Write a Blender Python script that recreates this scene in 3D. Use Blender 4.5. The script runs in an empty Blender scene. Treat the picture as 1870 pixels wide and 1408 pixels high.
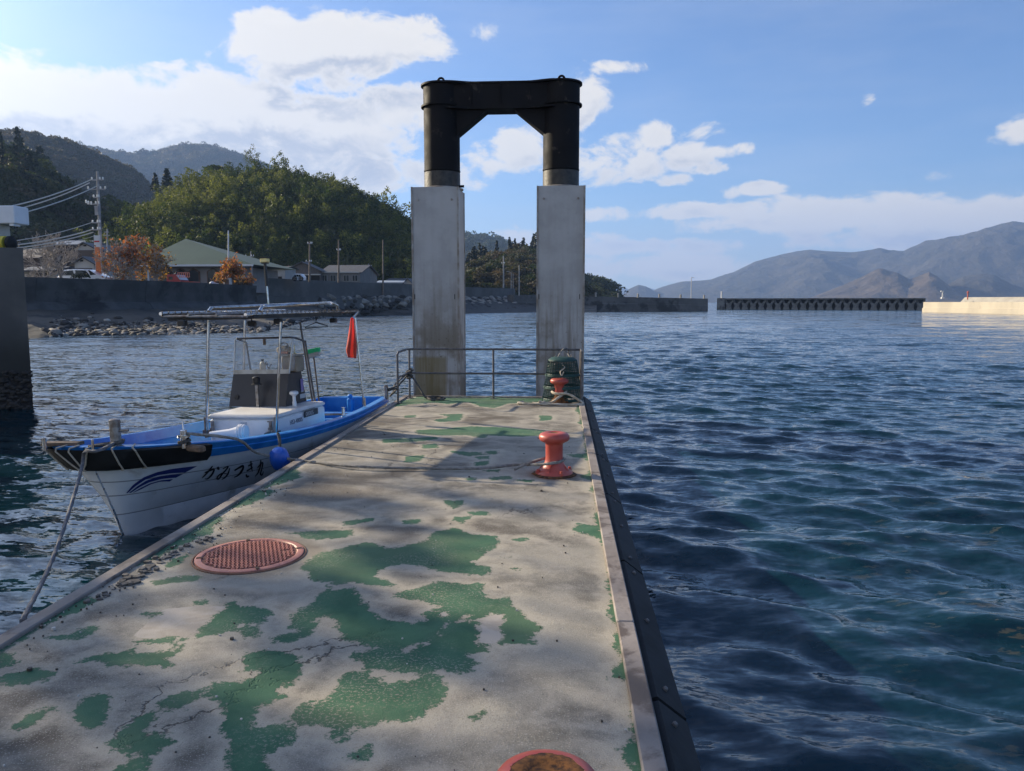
import bpy, math, random
import numpy as np
from mathutils import Vector, Matrix, noise as mnoise
from mathutils.bvhtree import BVHTree

R = math.radians
S = bpy.context.scene
COL = S.collection
random.seed(7)
rng = np.random.default_rng(7)

# ------------------------------------------------------------------ camera
HAZE_D = 1.45e-4
EYE = Vector((0.0, 0.0, 2.10))          # water z=0, pontoon deck z=0.55
YAW, PITCH, F, CX, CY = R(3.64), R(6.17), 1407.0, 935.0, 704.0
cam_d = bpy.data.cameras.new('camera')
cam = bpy.data.objects.new('camera', cam_d)
COL.objects.link(cam)
cam.location = EYE
cam.rotation_euler = (R(90) - PITCH, 0, YAW)
cam_d.sensor_width = 36.0
cam_d.sensor_fit = 'HORIZONTAL'
cam_d.lens = 36.0 * F / 1870.0
cam_d.clip_start = 0.05
cam_d.clip_end = 30000
S.camera = cam
CAMR = cam.rotation_euler.to_matrix()

# ------------------------------------------------------------------ light
SUN_AZ, SUN_EL = -64.0, 21.5            # azimuth from +Y, negative = towards -X
SUNDIR = Vector((math.sin(R(SUN_AZ)) * math.cos(R(SUN_EL)), math.cos(R(SUN_AZ)) * math.cos(R(SUN_EL)), math.sin(R(SUN_EL))))
sl = bpy.data.lights.new('sun', 'SUN')
sl.energy = 5.0
sl.angle = R(0.5)
sl.color = (1.0, 0.86, 0.63)
sun = bpy.data.objects.new('sun', sl)
COL.objects.link(sun)
sun.rotation_euler = SUNDIR.to_track_quat('Z', 'Y').to_euler()
sun.location = (-20, 12, 30)

S.view_settings.view_transform = 'Standard'
S.view_settings.look = 'None'
S.view_settings.exposure = 0.94
S.view_settings.gamma = 1.0
S.view_settings.use_curve_mapping = False
S.render.engine = 'CYCLES'
S.cycles.max_bounces = 6
S.cycles.transparent_max_bounces = 10
S.cycles.volume_bounces = 0
S.cycles.denoising_prefilter = 'ACCURATE'
S.cycles.caustics_reflective = False
S.cycles.caustics_refractive = False
S.cycles.sample_clamp_indirect = 6

# ------------------------------------------------------------------ node helper
class NT:
    def __init__(self, nt):
        self.nt = nt
        self.n = nt.nodes
    def node(self, typ, **kw):
        nd = self.n.new(typ)
        for k, v in kw.items():
            setattr(nd, k, v)
        return nd
    def link(self, a, b):
        self.nt.links.new(a, b)
    def put(self, sock, v):
        if isinstance(v, (int, float)):
            sock.default_value = v
        elif isinstance(v, (tuple, list)):
            sock.default_value = tuple(v) if len(v) == len(sock.default_value) else tuple(v) + (1.0,)
        else:
            self.link(v, sock)
    def m(self, op, a, b=None, c=None, clamp=False):
        nd = self.node('ShaderNodeMath', operation=op)
        nd.use_clamp = clamp
        self.put(nd.inputs[0], a)
        if b is not None: self.put(nd.inputs[1], b)
        if c is not None: self.put(nd.inputs[2], c)
        return nd.outputs[0]
    def mix(self, f, a, b, blend='MIX'):
        nd = self.node('ShaderNodeMix', data_type='RGBA', blend_type=blend)
        self.put(nd.inputs[0], f)
        self.put(nd.inputs[6], a)
        self.put(nd.inputs[7], b)
        return nd.outputs[2]
    def noise(self, vec, scale, detail=4, rough=0.55, dist=0.0, out=0):
        nd = self.node('ShaderNodeTexNoise')
        if vec is not None: self.link(vec, nd.inputs['Vector'])
        nd.inputs['Scale'].default_value = scale
        nd.inputs['Detail'].default_value = detail
        nd.inputs['Roughness'].default_value = rough
        nd.inputs['Distortion'].default_value = dist
        return nd.outputs[out]
    def smooth(self, v, a, b, lo=0.0, hi=1.0):
        nd = self.node('ShaderNodeMapRange', interpolation_type='SMOOTHSTEP')
        self.put(nd.inputs[0], v)
        for i, x in enumerate((a, b, lo, hi)):
            self.put(nd.inputs[i + 1], x)
        return nd.outputs[0]
    def mapping(self, vec, scale=(1, 1, 1), rot=(0, 0, 0), loc=(0, 0, 0)):
        nd = self.node('ShaderNodeMapping')
        self.link(vec, nd.inputs[0])
        nd.inputs['Location'].default_value = loc
        nd.inputs['Rotation'].default_value = rot
        nd.inputs['Scale'].default_value = scale
        return nd.outputs[0]

# ------------------------------------------------------------------ sky with clouds
W = bpy.data.worlds.new('World')
S.world = W
W.use_nodes = True
w = NT(W.node_tree)
W.node_tree.nodes.clear()
geo = w.node('ShaderNodeTexCoord').outputs['Generated']
nrm = w.node('ShaderNodeVectorMath', operation='NORMALIZE')
w.link(geo, nrm.inputs[0])
dirv = nrm.outputs[0]
sky = w.node('ShaderNodeTexSky', sky_type='NISHITA')
sky.sun_disc = False
sky.sun_elevation = R(SUN_EL)
sky.sun_rotation = R(SUN_AZ)
sky.altitude = 0
sky.air_density = 1.0
sky.dust_density = 0.6
sky.ozone_density = 2.2
sx = w.node('ShaderNodeSeparateXYZ')
w.link(dirv, sx.inputs[0])
AZ = w.m('MULTIPLY', w.m('ARCTAN2', sx.outputs[0], sx.outputs[1]), 57.2958)     # degrees from +Y to +X
EL = w.m('MULTIPLY', w.m('ARCSINE', sx.outputs[2]), 57.2958)
cmb = w.node('ShaderNodeCombineXYZ')
w.put(cmb.inputs[0], w.m('MULTIPLY', AZ, 0.1)); w.put(cmb.inputs[1], w.m('MULTIPLY', EL, 0.16)); cmb.inputs[2].default_value = 3.1
# cloud banks: (azimuth, elevation, half width, half height, tilt) in degrees of sky
def azel(px, py):
    d = CAMR @ Vector(((px - CX), -(py - CY), -F)).normalized()
    return math.degrees(math.atan2(d.x, d.y)), math.degrees(math.asin(d.z))
CL = []
for px, py, hw, hh, k in [
    (-160, 190, 260, 90, 1.5), (60, 205, 200, 80, 1.5), (230, 230, 240, 78, 1.6), (430, 212, 170, 64, 1.5), (560, 240, 150, 56, 1.4),
    (350, 300, 420, 45, 1.5), (640, 250, 130, 52, .9), (735, 205, 70, 40, .8), (700, 285, 80, 30, .5),
    (520, 95, 95, 52, 1.4), (640, 78, 115, 46, 1.4), (740, 72, 72, 32, 1.1), (560, 130, 90, 32, .8), (445, 60, 18, 16, .5), (868, 57, 24, 16, .35),
    (1060, 180, 42, 45, .75), (1085, 127, 62, 9, .35), (950, 270, 48, 38, .75), (910, 302, 34, 14, .45), (870, 280, 24, 22, .35),
    (1105, 285, 70, 38, .8), (1160, 300, 48, 24, .7), (1200, 250, 30, 24, .6), (1270, 240, 50, 12, .4), (1250, 283, 42, 20, .6), (1298, 310, 26, 9, .45), (1320, 275, 38, 9, .4),
    (1235, 330, 26, 9, .4), (1385, 344, 34, 10, .55), (1335, 350, 14, 10, .4), (1585, 183, 14, 10, .45), (1868, 235, 48, 24, .6), (1720, 322, 24, 9, .35),
    (1300, 386, 230, 14, .85), (1560, 393, 270, 32, 1.15), (1760, 400, 230, 40, 1.2), (1640, 425, 160, 26, .9), (1980, 400, 200, 40, 1.1),
    (1200, 452, 190, 14, .85), (1250, 485, 260, 22, .7), (1000, 440, 120, 15, .5), (915, 430, 30, 14, .5)]:
    a, e = azel(px, py)
    sc = math.degrees(1 / F)
    c = math.cos(math.atan((px - CX) / F))
    CL.append((a, e, hw * sc * c, hh * sc * c * c if False else hh * sc * c, k))
def density(azs, els):
    acc = None
    for a, e, hw, hh, k in CL:
        dx = w.m('DIVIDE', w.m('SUBTRACT', azs, a), hw)
        dy = w.m('DIVIDE', w.m('SUBTRACT', els, e), hh)
        q = w.m('ADD', w.m('MULTIPLY', dx, dx), w.m('MULTIPLY', dy, dy))
        v = w.m('MULTIPLY_ADD', q, -k * .62, k)
        acc = v if acc is None else w.m('MAXIMUM', acc, v)
    return w.m('MAXIMUM', acc, -0.7)
fb1 = w.noise(cmb.outputs[0], 2.8, 10, 0.62, 0.3)
fb2 = w.noise(w.mapping(cmb.outputs[0], loc=(-0.05, 0.10, 0.0)), 2.8, 7, 0.62, 0.3)
base = density(AZ, EL)
base2 = density(w.m('SUBTRACT', AZ, 1.3), w.m('ADD', EL, 2.2))
# outside the frame scattered cloud continues
outaz = w.smooth(w.m('ABSOLUTE', w.m('ADD', AZ, 3.6)), 36, 50)
broad = w.noise(w.mapping(cmb.outputs[0], scale=(.45, .45, 1), loc=(4, 2, 0)), 1.4, 3, 0.5)
outv = w.m('SUBTRACT', w.m('ADD', w.m('MULTIPLY', w.m('SUBTRACT', broad, 0.55), 4.0), -0.1), w.m('MULTIPLY', w.smooth(EL, 24, 42), 1.1))
outv = w.m('ADD', outv, w.m('MULTIPLY', w.smooth(AZ, -36, -46), .9))
base = w.m('MAXIMUM', base, w.m('SUBTRACT', outv, w.m('MULTIPLY', w.m('SUBTRACT', 1.0, outaz), 3.0)))
dens = w.m('ADD', base, w.m('MULTIPLY', w.m('SUBTRACT', fb1, 0.5), 3.6))
dens2 = w.m('ADD', base2, w.m('MULTIPLY', w.m('SUBTRACT', fb2, 0.5), 3.0))
alpha = w.m('POWER', w.smooth(dens, 0.02, .66), .9)
rel = w.smooth(w.m('SUBTRACT', dens, w.m('MULTIPLY', dens2, 0.9)), -0.15, 0.85)
thick = w.smooth(dens, 0.30, 1.25)
lit = w.m('SUBTRACT', 1.0, w.m('MULTIPLY', thick, w.m('SUBTRACT', 1.0, w.m('MULTIPLY', rel, 0.9))), clamp=True)
ccol = w.mix(lit, (4.3, 4.5, 5.15, 1), (8.3, 7.85, 7.15, 1))
ccol = w.mix(w.smooth(EL, 0.0, 9.0), w.mix(0.55, ccol, (5.5, 5.5, 6.2, 1)), ccol)
# thin grey cloud glowing towards the sun side
veil = w.noise(w.mapping(cmb.outputs[0], scale=(.5, 1.4, 1), loc=(1, 7, 0)), 1.2, 4, .6)
veilf = w.m('MULTIPLY', w.smooth(veil, .35, .75), 0.14)
skyc = w.mix(1.0, sky.outputs[0], (.80, 1.05, 1.42, 1), 'MULTIPLY')
skyc = w.mix(veilf, skyc, (6.0, 6.4, 7.4, 1))
elev = w.smooth(EL, -1.0, 8.5)
skyc = w.mix(w.m('MULTIPLY', w.m('SUBTRACT', 1.0, elev), .62), skyc, (5.4, 6.3, 7.4, 1))
fin = w.mix(w.m('MULTIPLY', alpha, .96), skyc, ccol)
dt = w.node('ShaderNodeVectorMath', operation='DOT_PRODUCT'); w.link(dirv, dt.inputs[0]); dt.inputs[1].default_value = tuple(SUNDIR)
ang = w.m('MULTIPLY', w.m('ARCCOSINE', dt.outputs['Value']), 57.2958)
glow2 = w.m('EXPONENT', w.m('MULTIPLY', w.m('POWER', w.m('DIVIDE', ang, 34.0), 2.0), -1.0))
fin = w.mix(w.m('MULTIPLY', glow2, .45), fin, (8.4, 8.4, 8.5, 1))
glow = w.m('EXPONENT', w.m('MULTIPLY', w.m('POWER', w.m('DIVIDE', ang, 20.0), 2.0), -1.0))
gl = w.node('ShaderNodeVectorMath', operation='SCALE'); w.link(fin, gl.inputs[0]); w.link(w.m('MULTIPLY_ADD', glow, 1.7, 1.0), gl.inputs[3]); fin = gl.outputs[0]
bg = w.node('ShaderNodeBackground')
w.link(fin, bg.inputs[0])
bg.inputs[1].default_value = 0.063
wo = w.node('ShaderNodeOutputWorld')
w.link(bg.outputs[0], wo.inputs[0])

# ------------------------------------------------------------------ pixel <-> place helpers (real positions on real planes)
def ray(px, py):
    return (CAMR @ Vector(((px - CX), -(py - CY), -F))).normalized()
def onz(px, py, z):
    d = ray(px, py); t = (z - EYE.z) / d.z
    return EYE + d * t
def ony(px, py, y):
    d = ray(px, py); return EYE + d * (y / d.y)
def onx(px, py, x):
    d = ray(px, py); return EYE + d * (x / d.x)

# ------------------------------------------------------------------ materials
def mat(name, col, col2=None, scale=3.0, rough=0.6, metal=0.0, bump=0.0, bscale=40.0, stretch=(1, 1, 1), contrast=(0.35, 0.65),
        dirt=None, dscale=1.0, dthr=(0.55, 0.7), spec=0.5, coat=0.0, coord='Object', rough2=None):
    m = bpy.data.materials.new(name)
    m.use_nodes = True
    t = NT(m.node_tree)
    b = m.node_tree.nodes['Principled BSDF']
    tc = t.node('ShaderNodeTexCoord').outputs[coord]
    v = t.mapping(tc, scale=stretch)
    c = col
    if col2 is not None:
        f = t.smooth(t.noise(v, scale, 6, .6), contrast[0], contrast[1])
        c = t.mix(f, tuple(col), tuple(col2))
    if dirt is not None:
        f = t.smooth(t.noise(v, dscale, 7, .65, .3), dthr[0], dthr[1])
        c = t.mix(f, c if not isinstance(c, tuple) else tuple(c), tuple(dirt))
    t.put(b.inputs['Base Color'], c)
    if rough2 is not None:
        t.put(b.inputs['Roughness'], t.smooth(t.noise(v, scale * 2, 4), .3, .7, rough, rough2))
    else:
        b.inputs['Roughness'].default_value = rough
    b.inputs['Metallic'].default_value = metal
    b.inputs['Specular IOR Level'].default_value = spec
    b.inputs['Coat Weight'].default_value = coat
    if bump:
        bn = t.node('ShaderNodeBump')
        bn.inputs['Strength'].default_value = 1.0
        bn.inputs['Distance'].default_value = bump
        t.link(t.noise(v, bscale, 5, .6), bn.inputs['Height'])
        t.link(bn.outputs[0], b.inputs['Normal'])
    return m

# ------------------------------------------------------------------ mesh builder
class MB:
    def __init__(self):
        self.v, self.f, self.mi = [], [], []
    def add(self, vs, fs, mi=0):
        o = len(self.v)
        self.v += [tuple(p) for p in vs]
        self.f += [tuple(i + o for i in f) for f in fs]
        self.mi += [mi] * len(fs)
        return self
    def box(self, c, s, rz=0.0, mi=0, bev=0.0, M=None):
        x, y, z = s[0] / 2, s[1] / 2, s[2] / 2
        if bev <= 0:
            vs = [(-x, -y, -z), (x, -y, -z), (x, y, -z), (-x, y, -z), (-x, -y, z), (x, -y, z), (x, y, z), (-x, y, z)]
            fs = [(0, 3, 2, 1), (4, 5, 6, 7), (0, 1, 5, 4), (1, 2, 6, 5), (2, 3, 7, 6), (3, 0, 4, 7)]
        else:
            b = min(bev, x * .9, y * .9, z * .9)
            vs, fs = [], []
            def ring(ax, ay, zz):
                k = len(vs)
                for px, py in ((-ax + b, -ay), (ax - b, -ay), (ax, -ay + b), (ax, ay - b), (ax - b, ay), (-ax + b, ay), (-ax, ay - b), (-ax, -ay + b)):
                    vs.append((px, py, zz))
                return k
            ring(x - b, y - b, -z); ring(x, y, -z + b); ring(x, y, z - b); ring(x - b, y - b, z)
            for r_ in range(3):
                for i in range(8):
                    j = (i + 1) % 8
                    fs.append((r_ * 8 + i, r_ * 8 + j, r_ * 8 + 8 + j, r_ * 8 + 8 + i))
            fs.append(tuple(range(7, -1, -1))); fs.append(tuple(range(24, 32)))
        T = Matrix.Translation(Vector(c)) @ Matrix.Rotation(rz, 4, 'Z')
        if M is not None: T = Matrix.Translation(Vector(c)) @ M.to_4x4()
        return self.add([T @ Vector(p) for p in vs], fs, mi)
    def tube(self, pts, r, n=8, cap=True, mi=0, twist=0.0, lobes=0, lob=0.18, closed=False):
        pts = [Vector(p) for p in pts]
        rs = r if isinstance(r, (list, tuple)) else [r] * len(pts)
        vs, fs = [], []
        up = None
        L = 0.0
        for i, p in enumerate(pts):
            if i == 0: t = pts[1] - pts[0]
            elif i == len(pts) - 1: t = pts[-1] - pts[-2]
            else: t = (pts[i + 1] - pts[i]).normalized() + (pts[i] - pts[i - 1]).normalized()
            if i: L += (pts[i] - pts[i - 1]).length
            if t.length < 1e-9: t = Vector((0, 0, 1))
            t.normalize()
            if up is None:
                up = t.orthogonal().normalized()
            up = (up - t * up.dot(t))
            if up.length < 1e-6: up = t.orthogonal()
            up.normalize()
            sd = t.cross(up)
            for k in range(n):
                a = 2 * math.pi * k / n
                rr = rs[i] * (1 + lob * math.cos(lobes * a - twist * L)) if lobes else rs[i]
                vs.append(p + up * (math.cos(a) * rr) + sd * (math.sin(a) * rr))
        m_ = len(pts)
        for i in range(m_ - 1):
            for k in range(n):
                j = (k + 1) % n
                fs.append((i * n + k, i * n + j, (i + 1) * n + j, (i + 1) * n + k))
        if cap:
            fs.append(tuple(range(n - 1, -1, -1)))
            fs.append(tuple((m_ - 1) * n + k for k in range(n)))
        return self.add(vs, fs, mi)
    def lathe(self, prof, c=(0, 0, 0), n=32, mi=0, M=None, cap=True):
        vs, fs = [], []
        for r_, z in prof:
            for k in range(n):
                a = 2 * math.pi * k / n
                vs.append((r_ * math.cos(a), r_ * math.sin(a), z))
        for i in range(len(prof) - 1):
            for k in range(n):
                j = (k + 1) % n
                fs.append((i * n + k, i * n + j, (i + 1) * n + j, (i + 1) * n + k))
        if cap:
            fs.append(tuple(range(n - 1, -1, -1)))
            fs.append(tuple((len(prof) - 1) * n + k for k in range(n)))
        T = Matrix.Translation(Vector(c))
        if M is not None: T = T @ M.to_4x4()
        return self.add([T @ Vector(p) for p in vs], fs, mi)
    def prism(self, poly, z0, z1, mi=0, M=None):
        n = len(poly)
        vs = [(x, y, z0) for x, y in poly] + [(x, y, z1) for x, y in poly]
        fs = [tuple(range(n - 1, -1, -1)), tuple(range(n, 2 * n))] + [(i, (i + 1) % n, n + (i + 1) % n, n + i) for i in range(n)]
        if M is not None: vs = [M @ Vector(p) for p in vs]
        return self.add(vs, fs, mi)
    def build(self, name, mats, parent=None, smooth=False, fix=False):
        me = bpy.data.meshes.new(name)
        me.from_pydata(self.v, [], self.f)
        if not isinstance(mats, (list, tuple)): mats = [mats]
        for m in mats: me.materials.append(m)
        if any(self.mi): me.polygons.foreach_set('material_index', self.mi)
        if smooth:
            me.polygons.foreach_set('use_smooth', [True] * len(me.polygons))
            if smooth != 'all':
                me.update()
                try: me.set_sharp_from_angle(angle=R(38))
                except Exception: pass
        if fix:
            import bmesh
            bm = bmesh.new(); bm.from_mesh(me); bmesh.ops.recalc_face_normals(bm, faces=bm.faces); bm.to_mesh(me); bm.free()
        me.update()
        o = bpy.data.objects.new(name, me)
        COL.objects.link(o)
        if parent is not None: o.parent = parent
        return o

def tag(o, label=None, cat=None, group=None, kind=None):
    if label: o['label'] = label
    if cat: o['category'] = cat
    if group: o['group'] = group
    if kind: o['kind'] = kind
    return o
def thing(name, loc, label, cat, group=None, rz=0.0):
    o = bpy.data.objects.new(name, None)
    COL.objects.link(o)
    o.location = loc
    o.rotation_euler = (0, 0, rz)
    o.empty_display_size = 0.1
    return tag(o, label, cat, group)
def copy_tree(o, parent=None):
    c = o.copy(); COL.objects.link(c)
    c.parent = parent
    for ch in [x for x in bpy.data.objects if x.parent is o]:
        copy_tree(ch, c)
    return c
def fast_mesh(name, verts, faces, mats, parent=None, smooth=False, mi=None):
    me = bpy.data.meshes.new(name)
    verts = np.asarray(verts, dtype=np.float32)
    faces = np.asarray(faces, dtype=np.int32)
    k = faces.shape[1]
    me.vertices.add(len(verts)); me.vertices.foreach_set('co', verts.ravel())
    me.loops.add(faces.size); me.loops.foreach_set('vertex_index', faces.ravel())
    me.polygons.add(len(faces)); me.polygons.foreach_set('loop_start', np.arange(0, faces.size, k, dtype=np.int32))
    me.polygons.foreach_set('loop_total', np.full(len(faces), k, dtype=np.int32))
    for m in (mats if isinstance(mats, (list, tuple)) else [mats]): me.materials.append(m)
    if mi is not None: me.polygons.foreach_set('material_index', np.asarray(mi, dtype=np.int32))
    if smooth: me.polygons.foreach_set('use_smooth', np.ones(len(faces), dtype=bool))
    me.update(calc_edges=True); me.validate()
    o = bpy.data.objects.new(name, me); COL.objects.link(o)
    if parent is not None: o.parent = parent
    return o
def grid_faces(nr, nc):
    i = np.arange(nr - 1)[:, None] * nc + np.arange(nc - 1)[None, :]
    return np.stack([i, i + 1, i + nc + 1, i + nc], -1).reshape(-1, 4)
def rope(mb, pts, r, sub=14, sag=0.0):
    """smooth twisted rope through points"""
    P = [Vector(p) for p in pts]
    out = []
    for i in range(len(P) - 1):
        p0 = P[max(i - 1, 0)]; p1 = P[i]; p2 = P[i + 1]; p3 = P[min(i + 2, len(P) - 1)]
        for k in range(sub):
            t = k / sub
            q = 0.5 * ((2 * p1) + (-p0 + p2) * t + (2 * p0 - 5 * p1 + 4 * p2 - p3) * t * t + (-p0 + 3 * p1 - 3 * p2 + p3) * t ** 3)
            if sag: q = q - Vector((0, 0, sag * 4 * t * (1 - t)))
            out.append(q)
    out.append(P[-1])
    mb.tube(out, r, n=9, lobes=3, twist=40 * .01 / r, lob=.2)
    return out

def leaf_mat(name, cols, trans=.35):
    m = bpy.data.materials.new(name); m.use_nodes = True
    t = NT(m.node_tree); b = m.node_tree.nodes['Principled BSDF']; out = m.node_tree.nodes['Material Output']
    oi = t.node('ShaderNodeObjectInfo').outputs['Random']
    r = t.node('ShaderNodeValToRGB'); r.color_ramp.interpolation = 'LINEAR'
    els = r.color_ramp.elements
    for i, c in enumerate(cols):
        e = els[i] if i < 2 else els.new(i / (len(cols) - 1))
        e.position = i / (len(cols) - 1); e.color = (*c, 1)
    t.link(oi, r.inputs[0])
    pos = t.node('ShaderNodeNewGeometry').outputs['Position']
    c = t.mix(t.smooth(t.noise(pos, 1.6, 3), .35, .65), r.outputs[0], t.mix(1.0, r.outputs[0], (.62, .68, .6, 1), 'MULTIPLY'))
    t.link(c, b.inputs['Base Color']); b.inputs['Roughness'].default_value = .65; b.inputs['Specular IOR Level'].default_value = .25
    tl = t.node('ShaderNodeBsdfTranslucent'); t.link(t.mix(1.0, c, (1.25, 1.2, .7, 1), 'MULTIPLY'), tl.inputs[0])
    mx = t.node('ShaderNodeMixShader'); mx.inputs[0].default_value = trans
    t.link(b.outputs[0], mx.inputs[1]); t.link(tl.outputs[0], mx.inputs[2]); t.link(mx.outputs[0], out.inputs[0])
    return m
# ------------------------------------------------------------------ water
def water_material():
    m = bpy.data.materials.new('sea_water'); m.use_nodes = True
    t = NT(m.node_tree); b = m.node_tree.nodes['Principled BSDF']
    pos = t.node('ShaderNodeNewGeometry').outputs['Position']
    # greener where the waves are thin, plus drifting tan scum to the right
    rt = t.mapping(pos, rot=(0, 0, R(-18)), scale=(.5, 1.5, 1))
    n1 = t.noise(rt, .35, 4, .6)
    col = t.mix(t.smooth(n1, .3, .7), (.0016, .017, .029, 1), (.0020, .024, .032, 1))
    sp = t.node('ShaderNodeSeparateXYZ'); t.link(pos, sp.inputs[0])
    area = t.m('MULTIPLY', t.smooth(sp.outputs[0], 1.3, 3.4), t.m('SUBTRACT', 1.0, t.smooth(sp.outputs[1], 5.5, 9.5)))
    fl = t.noise(t.mapping(pos, rot=(0, 0, R(-35)), scale=(.8, 2.6, 1)), 5.0, 6, .7, .4)
    fl2 = t.noise(pos, .9, 2, .5)
    fm = t.m('MULTIPLY', t.smooth(t.m('ADD', fl, t.m('MULTIPLY', t.m('SUBTRACT', fl2, .5), .5)), .60, .65), area)
    col = t.mix(t.m('MULTIPLY', fm, .4), col, (.16, .13, .075, 1))
    t.link(col, b.inputs['Base Color'])
    b.inputs['Roughness'].default_value = .045
    b.inputs['IOR'].default_value = 1.5
    b.inputs['Specular IOR Level'].default_value = .5
    # ripples too small for the mesh
    a = t.noise(t.mapping(pos, rot=(0, 0, R(-14)), scale=(.55, 1.25, 1)), 2.2, 5, .62, .5)
    c = t.noise(t.mapping(pos, rot=(0, 0, R(12)), scale=(.6, 1.5, 1)), 7.0, 4, .6, .3)
    d = t.noise(t.mapping(pos, rot=(0, 0, R(-10)), scale=(.35, 1.0, 1)), .55, 3, .5, .2)
    far = t.smooth(t.m('ABSOLUTE', sp.outputs[1]), 14, 60)
    h = t.m('ADD', t.m('MULTIPLY', a, .10), t.m('MULTIPLY', c, .022))
    h = t.m('ADD', h, t.m('MULTIPLY', t.m('MULTIPLY', d, far), .30))
    # wave facets: slope fields added to the mesh normal, independent of how far away they are seen
    def slope(vec, scale, detail, k, kx):
        nd = t.noise(vec, scale, detail, .62, .3, 1)
        v = t.node('ShaderNodeVectorMath', operation='SUBTRACT'); t.link(nd, v.inputs[0]); v.inputs[1].default_value = (.5, .5, .5)
        u = t.node('ShaderNodeVectorMath', operation='MULTIPLY'); t.link(v.outputs[0], u.inputs[0]); u.inputs[1].default_value = (k * kx, k, 0); return u.outputs[0]
    def vadd(p_, q_):
        v = t.node('ShaderNodeVectorMath', operation='ADD'); t.link(p_, v.inputs[0]); t.link(q_, v.inputs[1]); return v.outputs[0]
    s1 = slope(t.mapping(pos, rot=(0, 0, R(-14)), scale=(.5, 1.2, 1)), 4.0, 5, .72, .5)
    s2 = slope(t.mapping(pos, rot=(0, 0, R(12)), scale=(.6, 1.5, 1)), 11.0, 4, .68, .7)
    s3 = slope(t.mapping(pos, rot=(0, 0, R(-10)), scale=(.35, 1.0, 1)), .55, 3, .6, .4)
    v3 = t.node('ShaderNodeVectorMath', operation='SCALE'); t.link(s3, v3.inputs[0]); t.link(far, v3.inputs[3])
    nrm_ = t.node('ShaderNodeNewGeometry').outputs['Normal']
    vn = t.node('ShaderNodeVectorMath', operation='NORMALIZE'); # at grazing angles only the wave faces turned this way are seen
    tb = t.node('ShaderNodeCombineXYZ'); tb.inputs[0].default_value = 0; t.put(tb.inputs[1], t.m('MULTIPLY', t.smooth(t.m('ABSOLUTE', sp.outputs[1]), 6, 34), t.smooth(sp.outputs[0], -10, -2, -.10, -.03)))
    t.link(vadd(vadd(nrm_, tb.outputs[0]), vadd(vadd(s1, s2), v3.outputs[0])), vn.inputs[0])
    t.link(vn.outputs[0], b.inputs['Normal'])
    return m
WATER = water_material()
def axis(near, step0, mid, far, k=1.0):
    xs = list(np.arange(0, near, step0)); s = step0; x = near
    while x < far:
        xs.append(x); s = min(max(step0, (x - near) * .018 * k + step0), 1e9); x += s if x < mid else s * 1.06 ** ((x - mid) / mid + 1)
    xs.append(far)
    return np.array(xs)
xr = axis(9, .055, 60, 9000, 1.6)
xs = np.concatenate([-xr[::-1][:-1], xr])
ya = np.arange(-4, 10, .05)
yl = [10.0]; 
while yl[-1] < 9000: yl.append(yl[-1] + max(.05, (yl[-1] - 8) * .0065))
ys = np.concatenate([ya, np.array(yl)])
XX, YY = np.meshgrid(xs, ys)
ZZ = np.zeros_like(XX); DX = np.zeros_like(XX); DY = np.zeros_like(XX)
dxs = np.gradient(xs)[None, :] * np.ones_like(XX); dys = np.gradient(ys)[:, None] * np.ones_like(XX)
wr = np.random.default_rng(11)
near = YY < 130
# open sea on the right is rougher than the harbour corner on the left
rough_f = .55 + .45 / (1 + np.exp(-(XX + 1.0) * .8))
for k in range(58):
    lam = .26 * (1.046 ** k) * wr.uniform(.9, 1.1)
    if lam > 9: lam = wr.uniform(.5, 6)
    ang = R(-104) + wr.normal(0, .52)
    kk = 2 * math.pi / lam
    kx, ky = kk * math.cos(ang), kk * math.sin(ang)
    ph = wr.uniform(0, 6.28)
    amp = .0066 * lam ** .62 * min(1, 1.1 / lam) ** 1.1 * wr.uniform(.6, 1.2)
    fade = np.clip((lam / 2.6 - np.maximum(dxs, dys * .8)) / (lam / 5), 0, 1)
    p = kx * XX + ky * YY + ph
    ZZ += fade * amp * np.cos(p) * rough_f
    DX -= fade * amp * .85 * math.cos(ang) * np.sin(p) * rough_f
    DY -= fade * amp * .85 * math.sin(ang) * np.sin(p) * rough_f
gust = 1 + .35 * np.sin(XX * .21 + YY * .13 + 1.0) * np.sin(YY * .17 - XX * .09)
ZZ *= gust
vw = np.stack([XX + DX, YY + DY, ZZ], -1).reshape(-1, 3)
water = fast_mesh('water', vw, grid_faces(len(ys), len(xs)), WATER, smooth=True)
tag(water, 'rippled dark teal sea reflecting the sky', kind='structure')
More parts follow.
